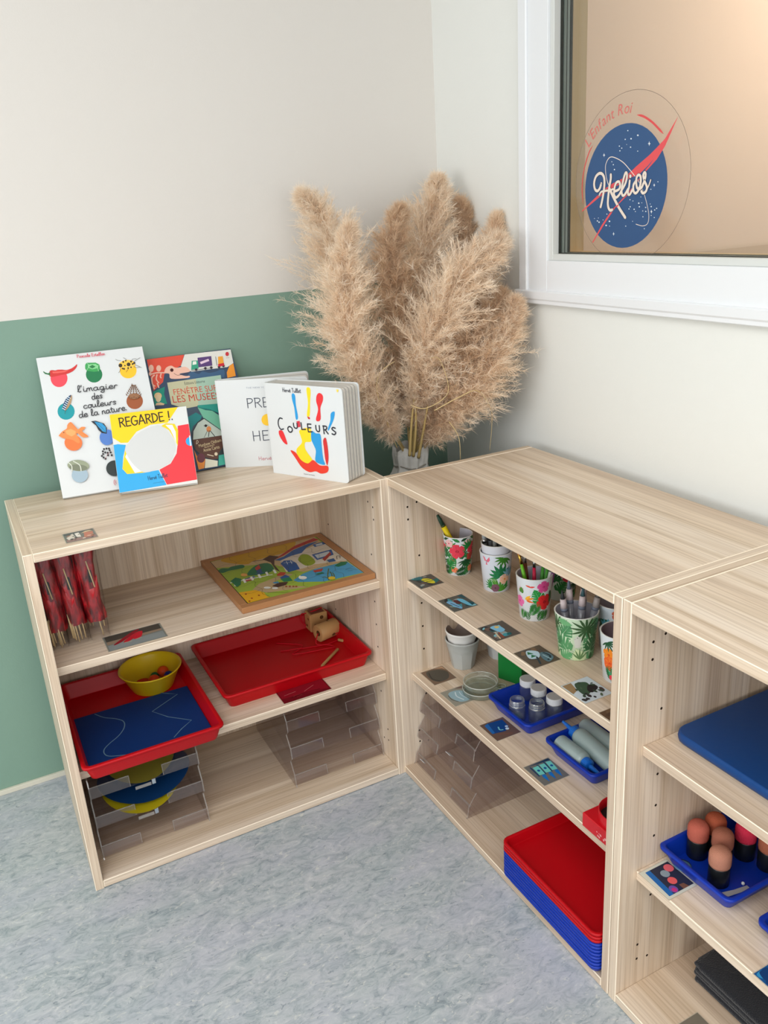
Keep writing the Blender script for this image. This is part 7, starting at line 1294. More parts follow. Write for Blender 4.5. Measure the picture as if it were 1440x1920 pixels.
st3 = copy_tree(st); st3.location = (-.4300, -.4890, S0 + .0003); st3.rotation_euler = (0, 0, -PI/2)
st3['label'] = 'empty clear acrylic stand beside the stack of trays'
MET = pmat('shiny_clip_metal', (210, 220, 230), 0.15, 0.6, metal=1.0)
for k, (x, y, z) in enumerate(((-1.0700, -.4145, .0960), (-1.0640, -.4100, .1730))):
    mb = MB(); mb.box(-.0045, .0045, -.001, .001, -.007, .007, MET, bev=.0006); mb.box(-.042, -.006, -.0004, .0004, -.0075, .0005, ACRYL_EDGE)
    o = mb.build('label_clip'); o.location = (x, y, z); tag(o, ('shiny clip on the lower tray of the left acrylic stand', 'shiny clip on the upper tray of the left acrylic stand')[k], 'clip', 'shiny clips on the acrylic stand')
# sheets of painted paper lying in the upper trays
def curved_sheet(label, x, y, z, r0, r1, c, tilt, sag):
    mb = MB(); m = pmat('paper_%d' % (c[0]*3 + c[1]), c, .5, .3); rows = []
    for i in range(10):
        f = i/9; rows.append([((r0*f)*math.cos(2*PI*k/36), (r1*f)*math.sin(2*PI*k/36), sag*(f*math.cos(2*PI*k/36))**2) for k in range(36)])
    mb.grid(rows, m, True)
    o = mb.build('round_paper'); o.location = (x, y, z); o.rotation_euler = (tilt, 0, 0); tag(o, label, 'paper', 'round papers in the left acrylic stand')
curved_sheet('yellow round paper bulging over the middle tray of the acrylic stand', -1.0850, -.3350, .1180, .0900, .0850, (168, 152, 16), math.radians(9), .016)
curved_sheet('deep blue round paper lying above the yellow one in the acrylic stand', -1.0720, -.3250, .1330, .1080, .0820, (6, 50, 96), math.radians(9), .018)
curved_sheet('yellow and grey round paper in the top tray of the acrylic stand', -1.0760, -.3200, .1860, .0820, .0840, (120, 112, 40), math.radians(9), .010)
# bits of tape on the empty stand of the second bookcase
for k, (x, y, z) in enumerate(((-.3950, -.6120, .110), (-.4200, -.5200, .0420))):
    mb = MB(); mb.box(-.010 if k == 0 else -.006, .010 if k == 0 else .006, -.008, .008, -.0004, .0004, pmat('white_label_tape', (226, 226, 224), .4)); o = mb.build('tape_label'); o.location = (x, y, z); o.rotation_euler = (.3, .7, .4)
    tag(o, ('crumpled white tape label on the tray of the empty stand beside the stack', 'small white tape label at the low front of the empty stand')[k], 'tape', 'white tape labels')

# ================================================================ leaf-patterned cups
def split_columns(poly, step):
    """cut a 2-D polygon into columns so it can be bent round a cup"""
    bm = bmesh.new()
    try:
        bm.faces.new([bm.verts.new((p[0], p[1], 0)) for p in poly])
    except Exception:
        bm.free(); return []
    xs = [p[0] for p in poly]; k = math.ceil(min(xs)/step)
    bmesh.ops.triangulate(bm, faces=bm.faces[:])
    while k*step < max(xs):
        bmesh.ops.bisect_plane(bm, geom=bm.verts[:] + bm.edges[:] + bm.faces[:], plane_co=(k*step, 0, 0), plane_no=(1, 0, 0)); k += 1
    out = [[(v.co.x, v.co.y) for v in f.verts] for f in bm.faces]; bm.free()
    return out
def rotp(pts, cx, cy, a): return [(cx + x*math.cos(a) - y*math.sin(a), cy + x*math.sin(a) + y*math.cos(a)) for x, y in pts]
def g_leaf(cx, cy, L, w, a, col): return [(col, rotp([(0, 0), (L*.2, w*.36), (L*.45, w*.5), (L*.75, w*.3), (L, 0), (L*.75, -w*.3), (L*.45, -w*.5), (L*.2, -w*.36)], cx, cy, a))]
def g_fan(cx, cy, L, a, n, col, spread=2.4, w=.22):
    out = []
    for k in range(n):
        b = a + spread*(k/(n-1) - .5); out += g_leaf(cx, cy, L*(1 - .25*abs(k/(n-1) - .5)), L*w, b, col)
    return out
def g_frond(cx, cy, L, a, col, n=8, w=.42):
    out = [(col, rotp([(0, -L*.012), (L, -.0002), (L, .0002), (0, L*.012)], cx, cy, a))]
    for k in range(n):
        f = .1 + .86*k/(n-1); x, y = cx + L*f*math.cos(a), cy + L*f*math.sin(a); l = L*w*math.sin(PI*(.18 + .75*f))
        for s in (1, -1): out += g_leaf(x, y, l, l*.22, a + s*.85, col)
    return out
def g_monstera(cx, cy, S, a, col, bgc, vein=None):
    out = [(col, rotp([(0, 0), (-.12*S, .22*S), (.05*S, .46*S), (.4*S, .48*S), (.75*S, .28*S), (S, 0), (.75*S, -.28*S), (.4*S, -.48*S), (.05*S, -.46*S), (-.12*S, -.22*S)], cx, cy, a))]
    for f in (.12, .32, .52, .7):
        for s in (1, -1): out.append((bgc, rotp([(f*S, s*.12*S), ((f + .22)*S, s*.50*S*(1.15 - f*.55)), ((f + .30)*S, s*.48*S*(1.12 - f*.6))], cx, cy, a)))
    if vein: out.append((vein, rotp([(0, -.012*S), (S*.95, 0), (0, .012*S)], cx, cy, a)))
    return out
def g_flower(cx, cy, r, col, cc, n=5, a=0.0, dark=None):
    out = []
    for k in range(n):
        b = a + 2*PI*k/n
        out.append((col, rotp([(0, 0), (.45*r, .42*r), (.85*r, .46*r), (1.02*r, .2*r), (1.0*r, -.1*r), (.85*r, -.44*r), (.45*r, -.40*r)], cx, cy, b)))
        if dark: out.append((dark, rotp([(.1*r, .02*r), (.75*r, .03*r), (.75*r, -.03*r)], cx, cy, b)))
    out.append((cc, [(cx + .2*r*math.cos(2*PI*k/8), cy + .2*r*math.sin(2*PI*k/8)) for k in range(8)]))
    return out
GD, GM, GL = (22, 74, 40), (40, 128, 60), (96, 160, 60)
CUPW = (226, 230, 234)
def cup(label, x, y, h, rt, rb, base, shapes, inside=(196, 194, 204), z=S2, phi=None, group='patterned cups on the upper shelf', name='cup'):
    t = thing(name, label, 'cup', (x, y, z), 0, group)
    n = 56; mb = MB(); m = pmat('melamine_%d_%d_%d' % base, base, .3, .45); mi = pmat('melamine_%d_%d_%d' % inside, inside, .35, .4); rim = pmat('melamine_rim', (236, 236, 230), .3, .45)
    mb.loft([ring(rb - .002, 0, n), ring(rb, .0015, n), ring(rt, h - .0015, n)], m, True, True)
    mb.loft([ring(rt, h - .0015, n), ring(rt + .0004, h - .0006, n), ring(rt - .0012, h, n), ring(rt - .0026, h - .001, n)], rim, True)
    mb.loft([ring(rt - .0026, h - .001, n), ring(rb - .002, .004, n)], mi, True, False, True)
    phi = math.atan2(-2.1158 - y, -1.2783 - x) if phi is None else phi
    for li, (col, poly) in enumerate(shapes):
        poly = [(p[0], min(max(p[1], .0018), h - .002)) for p in poly]
        for f in split_columns(poly, .0045):
            pts = []
            for u, v in f:
                r = rb + (rt - rb)*v/h; a = phi + u/((rt + rb)/2); q = r + .00015 + .0005*li/len(shapes)
                pts.append((q*math.cos(a), q*math.sin(a), v))
            mb.face(pts, ink(col))
    mb.build('cup_body', t)
    return t
def tile(shapes, du): return [(c, [(p[0] + du, p[1]) for p in P]) for c, P in shapes]
# u runs to the right as seen from the room, v up the cup
A = g_frond(-.012, .006, .034, .35, GD, 9, .5) + g_frond(.012, .002, .030, .9, GM, 8) + g_monstera(-.026, .026, .030, .9, GM, (220, 236, 224), GD) + g_monstera(-.030, .050, .026, 1.9, (30, 100, 56), (216, 234, 222)) + g_fan(.016, .042, .026, -1.2, 9, GD, 3.2, .14) + \
    g_fan(.026, .074, .024, 2.2, 7, GM, 2.6) + g_leaf(.004, .090, .022, .008, 2.6, GM) + g_leaf(.006, .092, .020, .007, .5, GD) + g_leaf(-.012, .078, .018, .008, 1.9, GL) + g_frond(-.034, .060, .024, -.6, GM) + \
    g_flower(-.022, .085, .010, (236, 190, 190), (206, 60, 80), 5, .3, (206, 90, 110)) + g_flower(-.003, .066, .0185, (224, 62, 82), (140, 20, 40), 5, .5, (190, 30, 60)) + g_flower(.030, .050, .010, (190, 70, 60), (120, 30, 30), 5) + g_flower(.032, .018, .009, (226, 130, 90), (200, 80, 50), 5) + \
    g_leaf(.020, .010, .018, .007, 1.2, GM) + g_leaf(-.004, .012, .014, .004, .9, GD)
cup('leafy cup with a pink hibiscus and a yellow brush, nearest the corner', -.2885, -.5120, .1010, .0362, .0295, CUPW, tile(A, .044) + tile(A, -.044) + A + tile(A, .088))
Bp = g_fan(.018, .088, .026, -1.9, 7, (62, 130, 40), 2.6, .2) + g_fan(.012, .044, .032, 1.9, 6, (24, 110, 66), 2.4, .3) + g_fan(.008, .040, .028, 2.6, 4, (30, 124, 74), 1.4, .26) + g_frond(-.002, .004, .034, 1.9, GL, 8, .5) + g_fan(.006, .004, .036, 1.6, 8, (70, 140, 46), 2.4, .16) + g_fan(-.010, .018, .022, 2.7, 5, GM, 1.6, .16) + \
    g_fan(.034, .040, .026, 1.9, 6, (120, 170, 190), 2.0, .3) + g_flower(.020, .034, .0125, (236, 190, 160), (226, 140, 50), 8, .2, (214, 140, 100)) + g_flower(-.003, .013, .010, (120, 80, 96), (70, 40, 50), 6) + g_leaf(.024, .010, .020, .008, 1.4, GM) + \
    [((232, 120, 140), [(-.026, .078), (-.031, .090), (-.026, .088), (-.022, .080)]), ((228, 110, 132), [(-.022, .080), (-.014, .091), (-.013, .082), (-.018, .076)]), ((232, 120, 140), [(-.022, .079), (-.024, .070), (-.019, .070)]), ((120, 40, 60), [(-.0225, .081), (-.0215, .081), (-.0215, .074), (-.0225, .074)])]
cup('white cup with a pink butterfly and palm leaves, holding grey brushes', -.2670, -.6395, .0950, .0372, .0300, (222, 228, 238), Bp + tile(Bp, .092))
Cp = g_monstera(.012, .050, .030, 2.0, (40, 150, 66), (222, 228, 236), (180, 220, 190)) + g_monstera(-.030, .066, .013, 1.4, (76, 140, 56), (196, 90, 90)) + g_flower(.019, .082, .0135, (224, 84, 150), (190, 40, 110), 5, .3, (200, 50, 120)) + g_flower(.022, .046, .0180, (222, 40, 44), (160, 16, 30), 5, .9, (180, 20, 36)) + \
    g_flower(-.036, .044, .0130, (232, 110, 170), (210, 60, 130), 5) + g_leaf(-.020, .052, .020, .006, .25, (240, 150, 40)) + g_leaf(-.020, .052, .017, .006, .7, (246, 180, 50)) + g_leaf(-.018, .050, .018, .005, -.2, (226, 110, 40)) + g_leaf(-.018, .086, .016, .004, -.3, (226, 90, 60)) + g_leaf(-.010, .082, .012, .004, .2, (230, 60, 60)) + \
    g_frond(-.010, .014, .034, 1.0, (54, 128, 56), 9, .5) + g_frond(.002, .020, .022, 1.8, (40, 104, 50), 7, .5) + g_frond(-.030, .004, .022, 1.3, (60, 130, 56), 7, .6) + g_frond(-.012, .003, .020, 1.9, (46, 110, 50), 6, .6) + g_frond(.008, .002, .024, 1.1, (46, 110, 50), 7, .6) + g_frond(.022, .002, .024, 1.5, (50, 116, 50), 7, .6) + g_leaf(.036, .070, .022, .010, -1.4, (30, 90, 50)) + g_leaf(.036, .040, .024, .010, 1.3, (40, 110, 54))
cup('white cup with red and pink flowers, holding coloured brushes', -.2815, -.8015, .1000, .0388, .0315, CUPW, Cp + tile(Cp, .105))
Dp = g_monstera(-.030, .050, .036, 1.0, (78, 140, 92), (206, 224, 190), (190, 214, 180)) + g_monstera(-.018, .022, .040, 2.3, (86, 146, 96), (206, 224, 190), (190, 214, 180)) + g_monstera(.030, .024, .034, 1.2, (60, 112, 70), (206, 222, 190), (150, 180, 140)) + g_monstera(-.030, .002, .028, .6, (92, 158, 104), (206, 224, 190)) + g_monstera(.010, .000, .030, 1.9, (200, 216, 170), (170, 190, 150)) + \
    g_fan(.018, .070, .034, 1.6, 13, (58, 92, 54), 5.6, .14) + g_fan(.008, .004, .026, 1.6, 5, (96, 132, 84), 1.6, .14) + g_leaf(-.036, .086, .030, .014, -.2, (110, 170, 116)) + [((206, 206, 196), [(-.002, .030), (.008, .032), (.010, .052), (.002, .058), (-.004, .050)])] + g_leaf(.038, .080, .030, .014, -1.8, (70, 120, 76)) + g_leaf(.034, .016, .022, .010, -1.6, (56, 104, 62)) + g_leaf(-.040, .030, .022, .012, 1.2, (70, 126, 80))
cup('all-green leaf patterned cup holding translucent water brushes', -.3130, -.9755, .0945, .0424, .0330, (200, 220, 190), tile(Dp, .059) + tile(Dp, -.059) + Dp + tile(Dp, .118))
Ep = g_flower(-.022, .060, .014, (246, 140, 30), (226, 90, 30), 5, .2, (250, 190, 70)) + g_flower(-.020, .042, .015, (240, 100, 40), (220, 70, 30), 6, .5, (250, 180, 60)) + g_fan(-.024, .086, .022, -1.0, 7, (30, 84, 50), 2.8, .16) + g_frond(-.018, .006, .030, 1.7, (34, 110, 60), 8, .5) + g_fan(-.010, .008, .030, 1.2, 6, (70, 160, 110), 2.0, .2) + g_flower(-.016, .014, .006, (230, 60, 80), (200, 40, 60), 5) + g_leaf(-.004, .090, .020, .008, -1.6, GM) + g_leaf(.004, .050, .03, .012, 1.4, GM)
cup('cup with orange flowers half hidden behind the right panel', -.3050, -1.0900, .0980, .0385, .0310, CUPW, Ep + tile(Ep, .052) + tile(Ep, .104), (150, 130, 138))
Fp = g_fan(-.024, .070, .030, -1.4, 6, (24, 84, 50), 2.4, .24) + g_fan(-.018, .050, .026, 1.2, 6, (90, 160, 180), 2.0, .3) + g_flower(-.020, .030, .013, (222, 110, 50), (190, 60, 50), 6, .4) + g_leaf(-.030, .010, .026, .014, .8, (40, 130, 50)) + g_leaf(-.012, .006, .022, .012, 1.8, (60, 150, 60)) + g_flower(.004, .084, .012, (200, 90, 60), (160, 60, 40), 5)
cup('cup with dark leaves and blue petals in the back row by the right panel', -.2310, -.9950, .0980, .0385, .0310, (206, 216, 224), Fp + tile(Fp, .05) + tile(Fp, .10))
cup('leafy cup in the back row, mostly hidden behind the red flower cup', -.1740, -.7560, .0980, .0385, .0310, (206, 216, 210), tile(A, .02) + tile(A, .10))
# a plain white cup nested in the butterfly cup
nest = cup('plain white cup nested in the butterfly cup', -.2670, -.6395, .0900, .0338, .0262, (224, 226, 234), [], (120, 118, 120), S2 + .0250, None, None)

# ---------------------------------------------------------------- brushes in the cups
def brush(label, cupxy, foot, top, parts, cat='brush', group=None, zbase=S2 + .006, name='paint_brush'):
    """foot and top are offsets from the cup's axis (x, y, height above the shelf); parts = (name, f0, f1, radii, colour or material)"""
    x, y = cupxy; a = Vector((foot[0], foot[1], foot[2])); b = Vector((top[0], top[1], top[2]))
    t = thing(name, label, cat, (x + a.x, y + a.y, S2 + a.z), 0, group)
    for nm, f0, f1, rr, c in parts:
        m = c if not isinstance(c, tuple) else ink(c)
        mb = MB(); k = len(rr); mb.tube([(b - a)*(f0 + (f1 - f0)*i/(k - 1)) for i in range(k)], list(rr), m, 10); mb.build(nm, t)
    return t
GOLD = pmat('brass_ferrule', (214, 170, 80), .25, .5, metal=1.0); SILV = pmat('tin_ferrule', (190, 190, 190), .3, .5, metal=1.0)
c1, c2, c3, c4 = (-.2885, -.5120), (-.2670, -.6395), (-.2815, -.8015), (-.3130, -.9755)
brush('chunky yellow brush with a dark green tip in the hibiscus cup', c1, (.016, -.010, .006), (-.040, .025, .148), [('handle', 0, .79, (.0052, .0062, .0066), (232, 206, 20)), ('ferrule', .79, .82, (.0060, .0058), (60, 70, 30)), ('bristles', .82, 1.0, (.0056, .0050, .0030), (34, 66, 50))])
GREYS = [((118, 122, 124), (170, 172, 172)), ((96, 100, 104), (150, 152, 150)), ((140, 142, 140), (96, 98, 96)), ((84, 90, 90), (130, 134, 130)), ((150, 152, 152), (104, 108, 104)), ((206, 206, 210), (150, 150, 154))]
for k, (ga, gb) in enumerate(GREYS):
    brush(('leftmost grey brush in the butterfly cup', 'dark grey brush next to the leftmost in the butterfly cup', 'pale-handled grey brush in the butterfly cup', 'darkest grey brush in the butterfly cup', 'light grey brush in the butterfly cup', 'whitish brush at the right of the butterfly cup')[k],
          c2, (.72*(-.0225 + .009*k + .006*(k % 2)), .72*(.0165 - .009*k + .006*(k % 2)), .031), (-.0225 + .009*k + .006*(k % 2), .0165 - .009*k + .006*(k % 2), .150 + .006*(k % 3)), [('handle', 0, .68, (.0040, .0046, .0050), ga), ('ferrule', .68, .76, (.0052, .0052), SILV), ('bristles', .76, 1, (.0052, .0050, .0030), gb)], 'brush', 'grey brushes in the butterfly cup')
COLS = [('lime green brush with a brass ferrule leaning left in the flower cup', (-.030, .020, .165), (112, 190, 40), GOLD, (216, 130, 50)), ('dark red brush in the flower cup beside the lime green one', (-.018, .026, .160), (168, 26, 40), SILV, (120, 90, 60)), ('pinkish red brush in the middle of the flower cup', (.004, .006, .150), (206, 30, 70), SILV, (90, 60, 40)),
        ('brown brush at the back of the flower cup', (-.006, .030, .158), (120, 70, 40), SILV, (150, 110, 60)), ('grass green brush right of centre in the flower cup', (.024, -.004, .150), (70, 150, 50), GOLD, (60, 50, 40)), ('second green brush near the right rim of the flower cup', (.031, -.012, .146), (80, 160, 60), SILV, (70, 60, 50)),
        ('white brush at the right rim of the flower cup', (.033, -.022, .140), (226, 226, 222), SILV, (60, 60, 60)), ('purple brush at the far right of the flower cup', (.036, -.030, .138), (140, 80, 140), SILV, (80, 60, 50))]
for k, (lab, top, c, fe, br) in enumerate(COLS):
    brush(lab, c3, ((.42 if k else .1)*top[0], (.42 if k else .1)*top[1], .006), top, [('handle', 0, .72, (.0030, .0042, .0046, .0034), c), ('ferrule', .72, .86, (.0034, .0036), fe), ('bristles', .86, 1, (.0036, .0034, .0010), br)], 'brush', 'coloured brushes in the flower cup')
WB = clear('water_brush_barrel', (214, 216, 222), .3, .38, (190, 192, 200), .2)
for k, (lab, top, tipc) in enumerate((('water brush with a dark tip standing upright at the left of the green cup', (-.022, .018, .134), (46, 50, 52)), ('tall pale water brush at the back of the green cup', (-.001, .024, .150), (96, 104, 120)), ('water brush with a pink label leaning in the middle of the green cup', (.010, -.006, .142), (60, 90, 96)), ('water brush at the right rim of the green cup', (.036, -.022, .138), (110, 104, 100)), ('water brush hidden at the back right of the green cup', (.026, .010, .148), (70, 80, 84)))):
    brush(lab, c4, (.45*top[0], .45*top[1], .006), top, [('barrel', 0, .66, (.0068, .0072, .0072), WB), ('collar', .66, .71, (.0074, .0074), (110, 116, 130)), ('sleeve', .71, .86, (.0070, .0060), (206, 190, 190) if k != 3 else (170, 160, 156)), ('tip', .86, 1, (.0048, .0030, .0008), tipc)], 'water brush', 'water brushes in the green cup', name='water_brush')

# ================================================================ faceted tumblers
def tumbler(label, x, y, z, h, rt, rb, col, inside, rz=0.0):
    n = 64; mb = MB(); m = pmat('tumbler_%d' % col[0], col, .45, .35); mi = pmat('tumbler_in_%d' % inside[0], inside, .5, .3)
    def lp(r, z, o):                                            # o: 1 octagonal, 0 round
        out = []
        for i in range(n):
            a = 2*PI*i/n; f = math.cos(PI/8)/math.cos((a % (PI/4)) - PI/8); q = r*(1 - o + o*f)
            out.append((q*math.cos(a), q*math.sin(a), z))
        return out
    at = lambda f: rb + (rt - rb)*f
    mb.loft([lp(rb - .001, 0, .8), lp(rb, .001, .8), lp(at(.60), h*.60, .62)], m, False, True)
    mb.loft([lp(at(.60), h*.60, .62), lp(at(.66), h*.66, .34), lp(at(.72), h*.72, 0)], m, True)
    mb.loft([lp(at(.72), h*.72, 0), lp(rt - .0004, h*.93, 0), lp(rt + .0008, h*.95, 0), lp(rt + .0008, h - .001, 0), lp(rt - .001, h, 0)], m, True)
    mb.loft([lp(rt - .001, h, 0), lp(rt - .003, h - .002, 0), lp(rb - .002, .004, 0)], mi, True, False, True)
    o = mb.build('tumbler'); o.location = (x, y, z); o.rotation_euler = (0, 0, rz)
    return tag(o, label, 'cup', 'faceted tumblers on the middle shelf')
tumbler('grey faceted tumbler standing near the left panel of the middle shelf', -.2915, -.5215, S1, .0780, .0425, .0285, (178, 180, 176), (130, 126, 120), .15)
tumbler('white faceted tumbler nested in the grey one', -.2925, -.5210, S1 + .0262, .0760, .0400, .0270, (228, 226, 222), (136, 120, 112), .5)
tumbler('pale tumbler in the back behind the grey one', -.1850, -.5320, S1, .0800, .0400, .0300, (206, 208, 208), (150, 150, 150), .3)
GRN = pmat('green_box_card', (14, 120, 50), .4, .4)
t = thing('green_box', 'plain green box at the back of the middle shelf beside the blue jar tray', 'box', (-.2549, -.6224, S1), math.radians(-67.4))
mb = MB(); mb.box(0, .066, 0, .055, .0002, .105, GRN, bev=.001); mb.build('box_body', t); mb = MB(); mb.box(-.0008, .0668, -.0008, .0558, .105, .125, GRN, bev=.001); mb.build('lid', t)

# ================================================================ clear dishes
def dish(label, x, y, z, r, h, group='clear lids and dishes on the middle shelf'):
    n = 48; mb = MB()
    mb.loft([ring(.001, .0006, n), ring(r - .0015, .0006, n), ring(r - .0004, .0016, n), ring(r, h - .0016, n)], PLASTIC_MILK2, True, True)
    mb.loft([ring(r, h - .0016, n), ring(r, h - .0004, n), ring(r - .0006, h, n), ring(r - .0018, h, n), ring(r - .0022, h - .0010, n)], DISHRIM, True)
    mb.loft([ring(r - .0022, h - .0010, n), ring(r - .0026, .0026, n)], PLASTIC_MILK2, True); mb.loft([ring(r - .0026, .0026, n), ring(r - .0050, .0020, n)], DISHRIM, True); mb.loft([ring(r - .0050, .0020, n), ring(.001, .0020, n)], PLASTIC_MILK2, True, False, True)
    o = mb.build('clear_dish'); o.location = (x, y, z); return tag(o, label, 'dish', group)
PLASTIC_MILK2 = clear('frosty_clear_plastic', (244, 247, 243), .35, .07, (226, 230, 222), .08)
DISHRIM = clear('frosty_clear_rim', (236, 240, 234), .5, .45, (232, 236, 228), .15)
dish('clear dish at the bottom of the stack of two', -.3265, -.6510, S1 + .0012, .0425, .0135)
dish('clear dish on top of the stack of two', -.3225, -.6475, S1 + .0155, .0415, .0140)
dish('small clear lid behind the stacked dishes', -.2790, -.6690, S1 + .0002, .0130, .0100)

# ================================================================ jars
LIDW = pmat('white_screw_lid', (232, 234, 236), .35, .4); LIDT = pmat('white_lid_top_grey', (206, 206, 206), .5, .3)
zt2 = S1 + .0008 + .0022
JARNECK = clear('clear_jar_neck', (240, 244, 246), 1.2, .16, (230, 236, 240), .06)
def jar(label, x, y, lid):
    t = thing('jar', label, 'jar', (x, y, zt2), 0, 'small clear jars in the blue tray')
    n = 40; mb = MB()
    R = .0190; P = [(.0165, 0), (.0188, .0016), (R, .004), (R, .030), (.0180, .0345), (.0158, .0365), (.0158, .0385), (.0168, .0390), (.0168, .0402), (.0158, .0408), (.0158, .0425), (.0168, .0430), (.0168, .0442), (.0158, .0448), (.0158, .0480), (.0150, .0486), (.0144, .0480), (.0144, .0365), (.0172, .0325), (.0176, .005), (.012, .0030)]
    mb.loft([ring(r, z, n) for r, z in P[:5]], PLASTIC_CLEAR, True, True); mb.loft([ring(r, z, n) for r, z in P[4:17]], JARNECK, True); mb.loft([ring(r, z, n) for r, z in P[16:]], PLASTIC_CLEAR, True, False, True); mb.build('jar_body', t)
    if lid:
        mb = MB(); rr = lambda r, z: [((r + (.0003 if i % 2 else 0))*math.cos(2*PI*i/64), (r + (.0003 if i % 2 else 0))*math.sin(2*PI*i/64), z) for i in range(64)]
        mb.loft([rr(.0172, .0360), rr(.0178, .0364), rr(.0178, .0500), ring(.0170, .0508, 64)], LIDW, False); mb.loft([ring(.0170, .0508, 64), ring(.0160, .0510, 64)], LIDW, True); mb.loft([ring(.0160, .0510, 64), ring(.001, .0506, 64)], LIDT, True, False, True); mb.build('lid', t)
    return t
jar('open clear jar at the front left of the blue tray', -.3190, -.7880, False)
jar('open clear jar at the front right of the blue tray', -.2890, -.8200, False)
jar('white-lidded jar at the back left of the blue tray', -.2500, -.7340, True)
jar('white-lidded jar in the middle of the row of three', -.2530, -.7790, True)
jar('white-lidded jar at the right end of the row of three', -.2460, -.8270, True)

# ================================================================ squeeze bottles
NOZ = pmat('bottle_cap_blue', (22, 104, 200), .32, .45)
def bottle(label, p0, p1):
    """lies from its base p0 to its nozzle tip p1"""
    a = Vector(p0); v = Vector(p1) - a; L = v.length
    t = thing('squeeze_bottle', label, 'bottle', p0, 0, 'squeeze bottles with blue caps'); t.rotation_mode = 'QUATERNION'; t.rotation_quaternion = v.to_track_quat('Z', 'Y')
    n = 32; R = .0190; mb = MB(); b = L - .046
    mb.loft([ring(.0155, 0, n), ring(.0182, .0012, n), ring(R, .004, n), ring(R, b - .014, n), ring(R - .0004, b - .0125, n), ring(R, b - .011, n), ring(R - .002, b - .003, n), ring(.0140, b, n), ring(.0120, b + .001, n)], PLASTIC_MILK, True, True, True); mb.build('bottle_body', t)
    mb = MB(); g = lambda r, z: [((r + (.0004 if i % 2 else 0))*math.cos(2*PI*i/56), (r + (.0004 if i % 2 else 0))*math.sin(2*PI*i/56), z) for i in range(56)]
    mb.loft([g(.0128, b + .0012), g(.0130, b + .002), g(.0126, b + .013)], NOZ, False, True); mb.loft([ring(.0126, b + .013, 56), ring(.0112, b + .0145, 56), ring(.0060, b + .016, 56)], NOZ, True, False, True); mb.build('cap', t)
    mb = MB(); mb.loft([ring(.0060, b + .0155, 20), ring(.0050, b + .022, 20), ring(.0030, b + .043, 20), ring(.0034, b + .0435, 20), ring(.0032, b + .0465, 20), ring(.0010, b + .0470, 20)], NOZ, True, True, True); mb.build('nozzle', t)
    return t
zb0 = S1 + .0008 + .0022 + .0192
bottle('squeeze bottle at the front of the tray, its blue nozzle pointing right', (-.3165, -.9345, zb0), (-.3200, -1.0610, zb0 + .0035))
bottle('squeeze bottle in the tray turned the other way, its nozzle over the tray edge', (-.2775, -1.0560, zb0), (-.2790, -.8980, zb0 + .0175))
bottle('squeeze bottle lying on top of the others at the back', (-.2390, -.9180, zb0 + .0040), (-.2390, -1.0760, zb0 + .0045))

# ================================================================ red box with a round pot
REDB = pmat('red_box_lacquer', (196, 16, 30), .35, .45, .1, 80)
t = thing('paint_pot_box', 'red box with a round pot, by the right panel of the middle shelf', 'box', (-.4235, -1.1315, S1), 0)
mb = MB(); mb.box(0, .092, -.0955, 0, .0002, .0300, REDB, bev=.0015)
r0 = random.Random(5)
for k in range(9):
    y, z, s = -.052 + r0.uniform(-.016, .012), .010 + r0.uniform(-.004, .006), r0.uniform(.0008, .0028); mb.face([(-.0002, y + s*math.cos(2*PI*q/7)*r0.uniform(.6, 1.3), z + s*math.sin(2*PI*q/7)) for q in range(7)][::-1], pmat('chipped_paint', (226, 160, 160), .6))
mb.build('box_body', t)
mb = MB(); C = (.047, -.052); n = 48
mb.loft([ring(.0415, .0300, n, C), ring(.0415, .0500, n, C), ring(.0408, .0508, n, C), ring(.0390, .0505, n, C), ring(.0385, .0320, n, C)], REDB, True); mb.loft([ring(.0385, .0320, n, C), ring(.001, .0316, n, C)], pmat('pot_inside_dark', (38, 26, 24), .6), True); mb.build('pot', t)

# ================================================================ third bookcase
MATB = pmat('blue_mat_plastic', (4, 62, 124), .38, .4, .15, 60)
mb = MB(); mb.loft([rrect(.300, .440, .022, 0), rrect(.306, .446, .025, .003), rrect(.308, .448, .026, .0085), rrect(.306, .446, .025, .0145), rrect(.300, .440, .022, .0175)], MATB, True, True, True)
o = mb.build('blue_mat'); o.location = (-.2130, -1.4990, S2 + .0002); tag(o, 'thick rounded blue mat on the upper shelf of the right bookcase', 'mat')
DBLK = pmat('dauber_black_barrel', (22, 24, 26), .3, .45)
def dauber(label, x, y, c):
    t = thing('dauber', label, 'dauber', (x, y, zt2), 0, 'black daubers with round tops in the blue tray')
    n = 36; mb = MB(); mb.loft([ring(.0160, 0, n), ring(.0172, .001, n), ring(.0172, .036, n), ring(.0165, .0372, n)], DBLK, True, True, True); mb.build('barrel', t)
    mb = MB(); m = pmat('dauber_foam_%d_%d' % (c[0], c[1]), c, .9, .1, .6, 700)
    mb.loft([ring(.0150, .0362, n), ring(.0172, .0372, n), ring(.0180, .041, n), ring(.0180, .056, n)] + [ring(.0180*math.cos(a)**.8 if a < 1.55 else .0008, .056 + .0145*math.sin(a), n) for a in (.2, .4, .6, .8, 1.0, 1.2, 1.38, 1.5)], m, True, True, True); mb.build('foam_top', t)
    return t
dauber('dauber with a pale terracotta top standing alone at the front of the tray', -.3250, -1.3575, (186, 128, 106))
dauber('dauber with a reddish top at the left of the tray', -.3070, -1.2945, (188, 100, 84))
dauber('dauber with a brownish top in the middle behind the front one', -.2880, -1.3300, (166, 104, 84))
dauber('dauber with an orange brown top at the back left', -.2690, -1.2975, (178, 92, 66))
dauber('dauber with a bright pink top at the back', -.2410, -1.3380, (214, 54, 80))
dauber('dauber with a brown top cut by the right edge of the photo', -.2290, -1.3760, (176, 104, 78))
